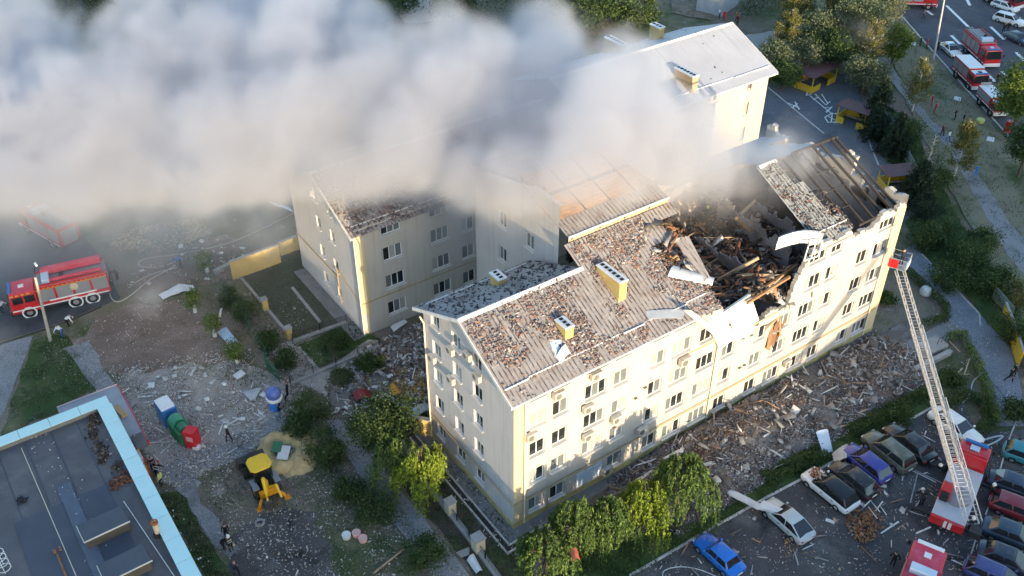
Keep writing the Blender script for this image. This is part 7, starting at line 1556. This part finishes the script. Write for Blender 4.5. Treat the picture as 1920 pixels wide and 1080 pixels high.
# ---------------------------------------------------------------- smoke: a voxel cloud built from drifting puffs
puffs=[# u,v,height z, radius px, density
(1375,290,18,62,1.3),(1185,245,24,85,1.3),(1265,270,21.5,80,1.3),(1100,260,25,85,1.3),(1130,180,27,75,1.3),(1215,165,25,62,1.3),(1320,300,19.5,60,1.3),(1060,320,24,65,1.3),(970,320,22,75,1.3),(1290,215,23,62,1.3),(880,330,19,70,1.3),(1405,312,17.5,42,1.3),(1340,325,18,50,1.3),(1325,235,20.5,62,1.3),(1150,330,22,62,1.3),(1225,322,21,58,1.3),(1090,335,22.5,52,1.3),(1010,345,21,52,1.3),(930,365,18,55,1.3),(1390,310,17.5,55,1.0),(1330,270,19,75,1.0),(1260,190,23,70,.8),(1220,130,25,60,.6),(1408,335,17,38,1.0),(1360,300,18.5,62,1.2),(1290,275,20,85,1.2),(1215,255,21,100,1.2),(1130,235,22,115,1.2),(1040,225,22,120,1.1),(950,215,22,125,1.1),(1000,400,18,55,.49),(1080,385,21,45,.45),(1100,160,24,90,1.0),(1010,130,25,95,.9),
(1260,330,18,70,.9),(1180,340,17,70,.8),(1090,320,17,70,.8),
(1120,300,19,80,.9),(1100,325,22,70,.9),(1010,325,22,80,.9),(910,330,20,75,.8),(1160,345,20.5,45,.7),(1210,310,18,70,.9),(1300,320,17.5,55,.9),(1030,290,19,90,.9),(1190,190,23,80,.9),(1160,110,25,60,.7),
(880,345,15,70,.9),(960,360,17,60,.9),(1030,345,21,55,.9),(1080,340,22,45,.8),(800,330,15,75,.9),(720,330,16,65,.9),(620,318,16,60,.8),(1480,302,18,46,.8),(1440,312,18,40,.8),(1525,318,17.5,34,.6),(1350,330,18,40,.8),
(860,170,24,120,1.1),(760,140,24,120,1.0),(830,90,26,90,.9),(770,250,22,110,1.0),(680,210,22,125,1.0),(660,300,19,100,.9),(560,210,22,130,1.0),(560,120,24,110,.9),(450,230,20,140,1.0),(430,110,22,120,.8),(340,250,18,140,.9),(330,120,20,110,.65),
(240,240,17,140,.9),(130,250,16,150,1.0),(20,250,16,150,1.0),(40,110,18,120,.9),(-60,200,16,160,1.0),(500,310,16,90,.8),(390,315,16,90,.75),(270,325,15,85,.7),(150,335,15,85,.7),(30,340,15,90,.8),(-40,330,15,100,.8),
(300,10,24,95,.8),(420,0,24,95,.8),(540,0,24,90,.9),(460,40,24,90,.9),(590,60,25,90,.9),(690,100,25,80,.8),(280,60,22,80,.8),(1000,60,26,75,.7),(920,110,26,85,.8),(640,20,25,70,.6),(10,-10,22,95,.9),(-80,60,18,120,.9),(230,70,22,70,.6),(80,150,18,110,.9),
(70,310,15,90,.8),(200,310,15,90,.8),(330,310,15,85,.8),(450,310,15,85,.8),(560,305,16,80,.8),(650,320,16,70,.7),(740,320,16,75,.7),(830,300,18,85,.8),(930,300,18,85,.8),(1000,310,19,75,.7),
(220,130,18,90,.45),(120,60,18,60,.4),(600,40,24,80,.7),(480,20,24,80,.6),(330,30,20,70,.5),(700,60,25,70,.5),(930,60,25,65,.4),(1070,70,24,60,.35),(1180,130,22,60,.6),
(880,330,14,80,.55),(800,340,13,75,.5),(950,390,11,70,.45),(850,410,9,60,.35),(960,440,9,50,.3),(760,400,9,55,.25),
(1480,310,17.5,65,.49),(1430,345,17,50,.49),(1535,325,17,50,.40),(1580,345,15.5,32,.16),(1500,270,16,40,.25),(1340,390,15,40,.30),(1640,370,15,25,.14),
(40,410,6,120,.49),(150,410,6,120,.49),(270,405,6,115,.49),(380,405,7,110,.49),(490,400,7,100,.49),(1330,365,17,55,.49),(1390,375,16.5,45,.45),(1280,350,18,60,.49),(850,420,10,80,.49),(930,425,12,80,.49),(1010,400,17,60,.49),(700,360,12,70,.4),(810,380,11,75,.45),(900,370,13,75,.45),(980,380,16,60,.45),(1060,370,21.5,60,.45),(960,400,17,70,.49),(900,430,13,60,.4),(640,370,15,50,.3),
(90,470,4,110,.30),(200,470,4,110,.28),(320,465,4,110,.26),(420,460,4,110,.28),(500,430,5,80,.3),(0,480,4,110,.25),(1600,330,16,50,.3)]
PW=[]
for u,v,z,r,d in puffs:
    p=G(u,v,z); PW.append((p,r*depth_of(p)/FPX,d))
lo=Vector([min(p[i]-r*1.25 for p,r,_ in PW) for i in range(3)]); hi=Vector([max(p[i]+r*1.25 for p,r,_ in PW) for i in range(3)]); lo.z=max(lo.z,.6)
VOX=.55
ng=bpy.data.node_groups.new('smoke_field','GeometryNodeTree'); ng.interface.new_socket('Geometry',in_out='INPUT',socket_type='NodeSocketGeometry'); ng.interface.new_socket('Geometry',in_out='OUTPUT',socket_type='NodeSocketGeometry')
N=ng.nodes.new; LK=ng.links.new
out=N('NodeGroupOutput'); vc=N('GeometryNodeVolumeCube'); vc.inputs['Min'].default_value=lo; vc.inputs['Max'].default_value=hi; vc.inputs['Background'].default_value=0
for a,i in zip('XYZ',range(3)): vc.inputs['Resolution '+a].default_value=max(2,int((hi[i]-lo[i])/VOX))
pos=N('GeometryNodeInputPosition')
def math_(op,a,b=None,c=None,clamp=False):
    n=N('ShaderNodeMath'); n.operation=op; n.use_clamp=clamp
    for i,x in enumerate((a,b,c)):
        if x is None: continue
        if isinstance(x,(int,float)): n.inputs[i].default_value=x
        else: LK(x,n.inputs[i])
    return n.outputs[0]
def noise_(scale,detail,rough=.6,vec=None,col=False):
    n=N('ShaderNodeTexNoise'); n.inputs['Scale'].default_value=scale; n.inputs['Detail'].default_value=detail; n.inputs['Roughness'].default_value=rough; LK(vec or pos.outputs[0],n.inputs['Vector']); return n.outputs['Color' if col else 'Fac']
def warp(src,scale,amt,detail=3):
    c=noise_(scale,detail,.55,src,True); s=N('ShaderNodeVectorMath'); s.operation='SUBTRACT'; LK(c,s.inputs[0]); s.inputs[1].default_value=(.5,.5,.5)
    m=N('ShaderNodeVectorMath'); m.operation='SCALE'; LK(s.outputs[0],m.inputs[0]); m.inputs['Scale'].default_value=amt
    a=N('ShaderNodeVectorMath'); a.operation='ADD'; LK(src,a.inputs[0]); LK(m.outputs[0],a.inputs[1]); return a.outputs[0]
wp=warp(warp(pos.outputs[0],.06,5.0),.22,2.6,4)
def union(lst):
    tot=None
    for p,r,d in lst:
        ds=N('ShaderNodeVectorMath'); ds.operation='DISTANCE'; LK(wp,ds.inputs[0]); ds.inputs[1].default_value=p
        mr=N('ShaderNodeMapRange'); LK(ds.outputs['Value'],mr.inputs[0]); mr.inputs[1].default_value=r*1.25; mr.inputs[2].default_value=0; mr.inputs[3].default_value=0; mr.inputs[4].default_value=d
        tot=mr.outputs[0] if tot is None else math_('MAXIMUM',tot,mr.outputs[0])
    return tot
def smooth_(x,lo_,hi_,mx):
    mr=N('ShaderNodeMapRange'); mr.interpolation_type='SMOOTHSTEP'; LK(x,mr.inputs[0]); mr.inputs[1].default_value=lo_; mr.inputs[2].default_value=hi_; mr.inputs[3].default_value=0; mr.inputs[4].default_value=mx; return mr.outputs[0]
thick=union([(p,r,1.35 if d>1.25 else 1.0) for p,r,d in PW if d>=.5]); thin=union([(p,r,d) for p,r,d in PW if d<.5])
nz=noise_(.13,9,.66,wp); nz2=noise_(.10,6,.6,pos.outputs[0])
er=math_('SUBTRACT',thick,math_('MULTIPLY',math_('SUBTRACT',nz,.37),1.35))
core=math_('MULTIPLY',smooth_(er,.0,.34,1.0),math_('ADD',.35,math_('MULTIPLY',nz2,1.1)))
veil=math_('MULTIPLY',math_('MULTIPLY',thin,.85),math_('MAXIMUM',math_('ADD',.25,math_('MULTIPLY',math_('SUBTRACT',nz,.38),4.0)),0.0))
den=math_('ADD',core,veil)
LK(den,vc.inputs['Density'])
sm=N('GeometryNodeSetMaterial'); LK(vc.outputs[0],sm.inputs[0])
m_sm=bpy.data.materials.new('smoke'); m_sm.use_nodes=True; t=m_sm.node_tree; t.nodes.clear(); o_=t.nodes.new('ShaderNodeOutputMaterial'); pvn=t.nodes.new('ShaderNodeVolumePrincipled')
pvn.inputs['Color'].default_value=(.73,.745,.80,1); pvn.inputs['Density'].default_value=.30; pvn.inputs['Anisotropy'].default_value=.15; t.links.new(pvn.outputs[0],o_.inputs['Volume'])
sm.inputs['Material'].default_value=m_sm; LK(sm.outputs[0],out.inputs[0])
me=bpy.data.meshes.new('smoke'); me.from_pydata([tuple((lo+hi)/2)],[],[]); me.materials.append(m_sm); so=inst('smoke',me); so['kind']='stuff'
md=so.modifiers.new('field','NODES'); md.node_group=ng
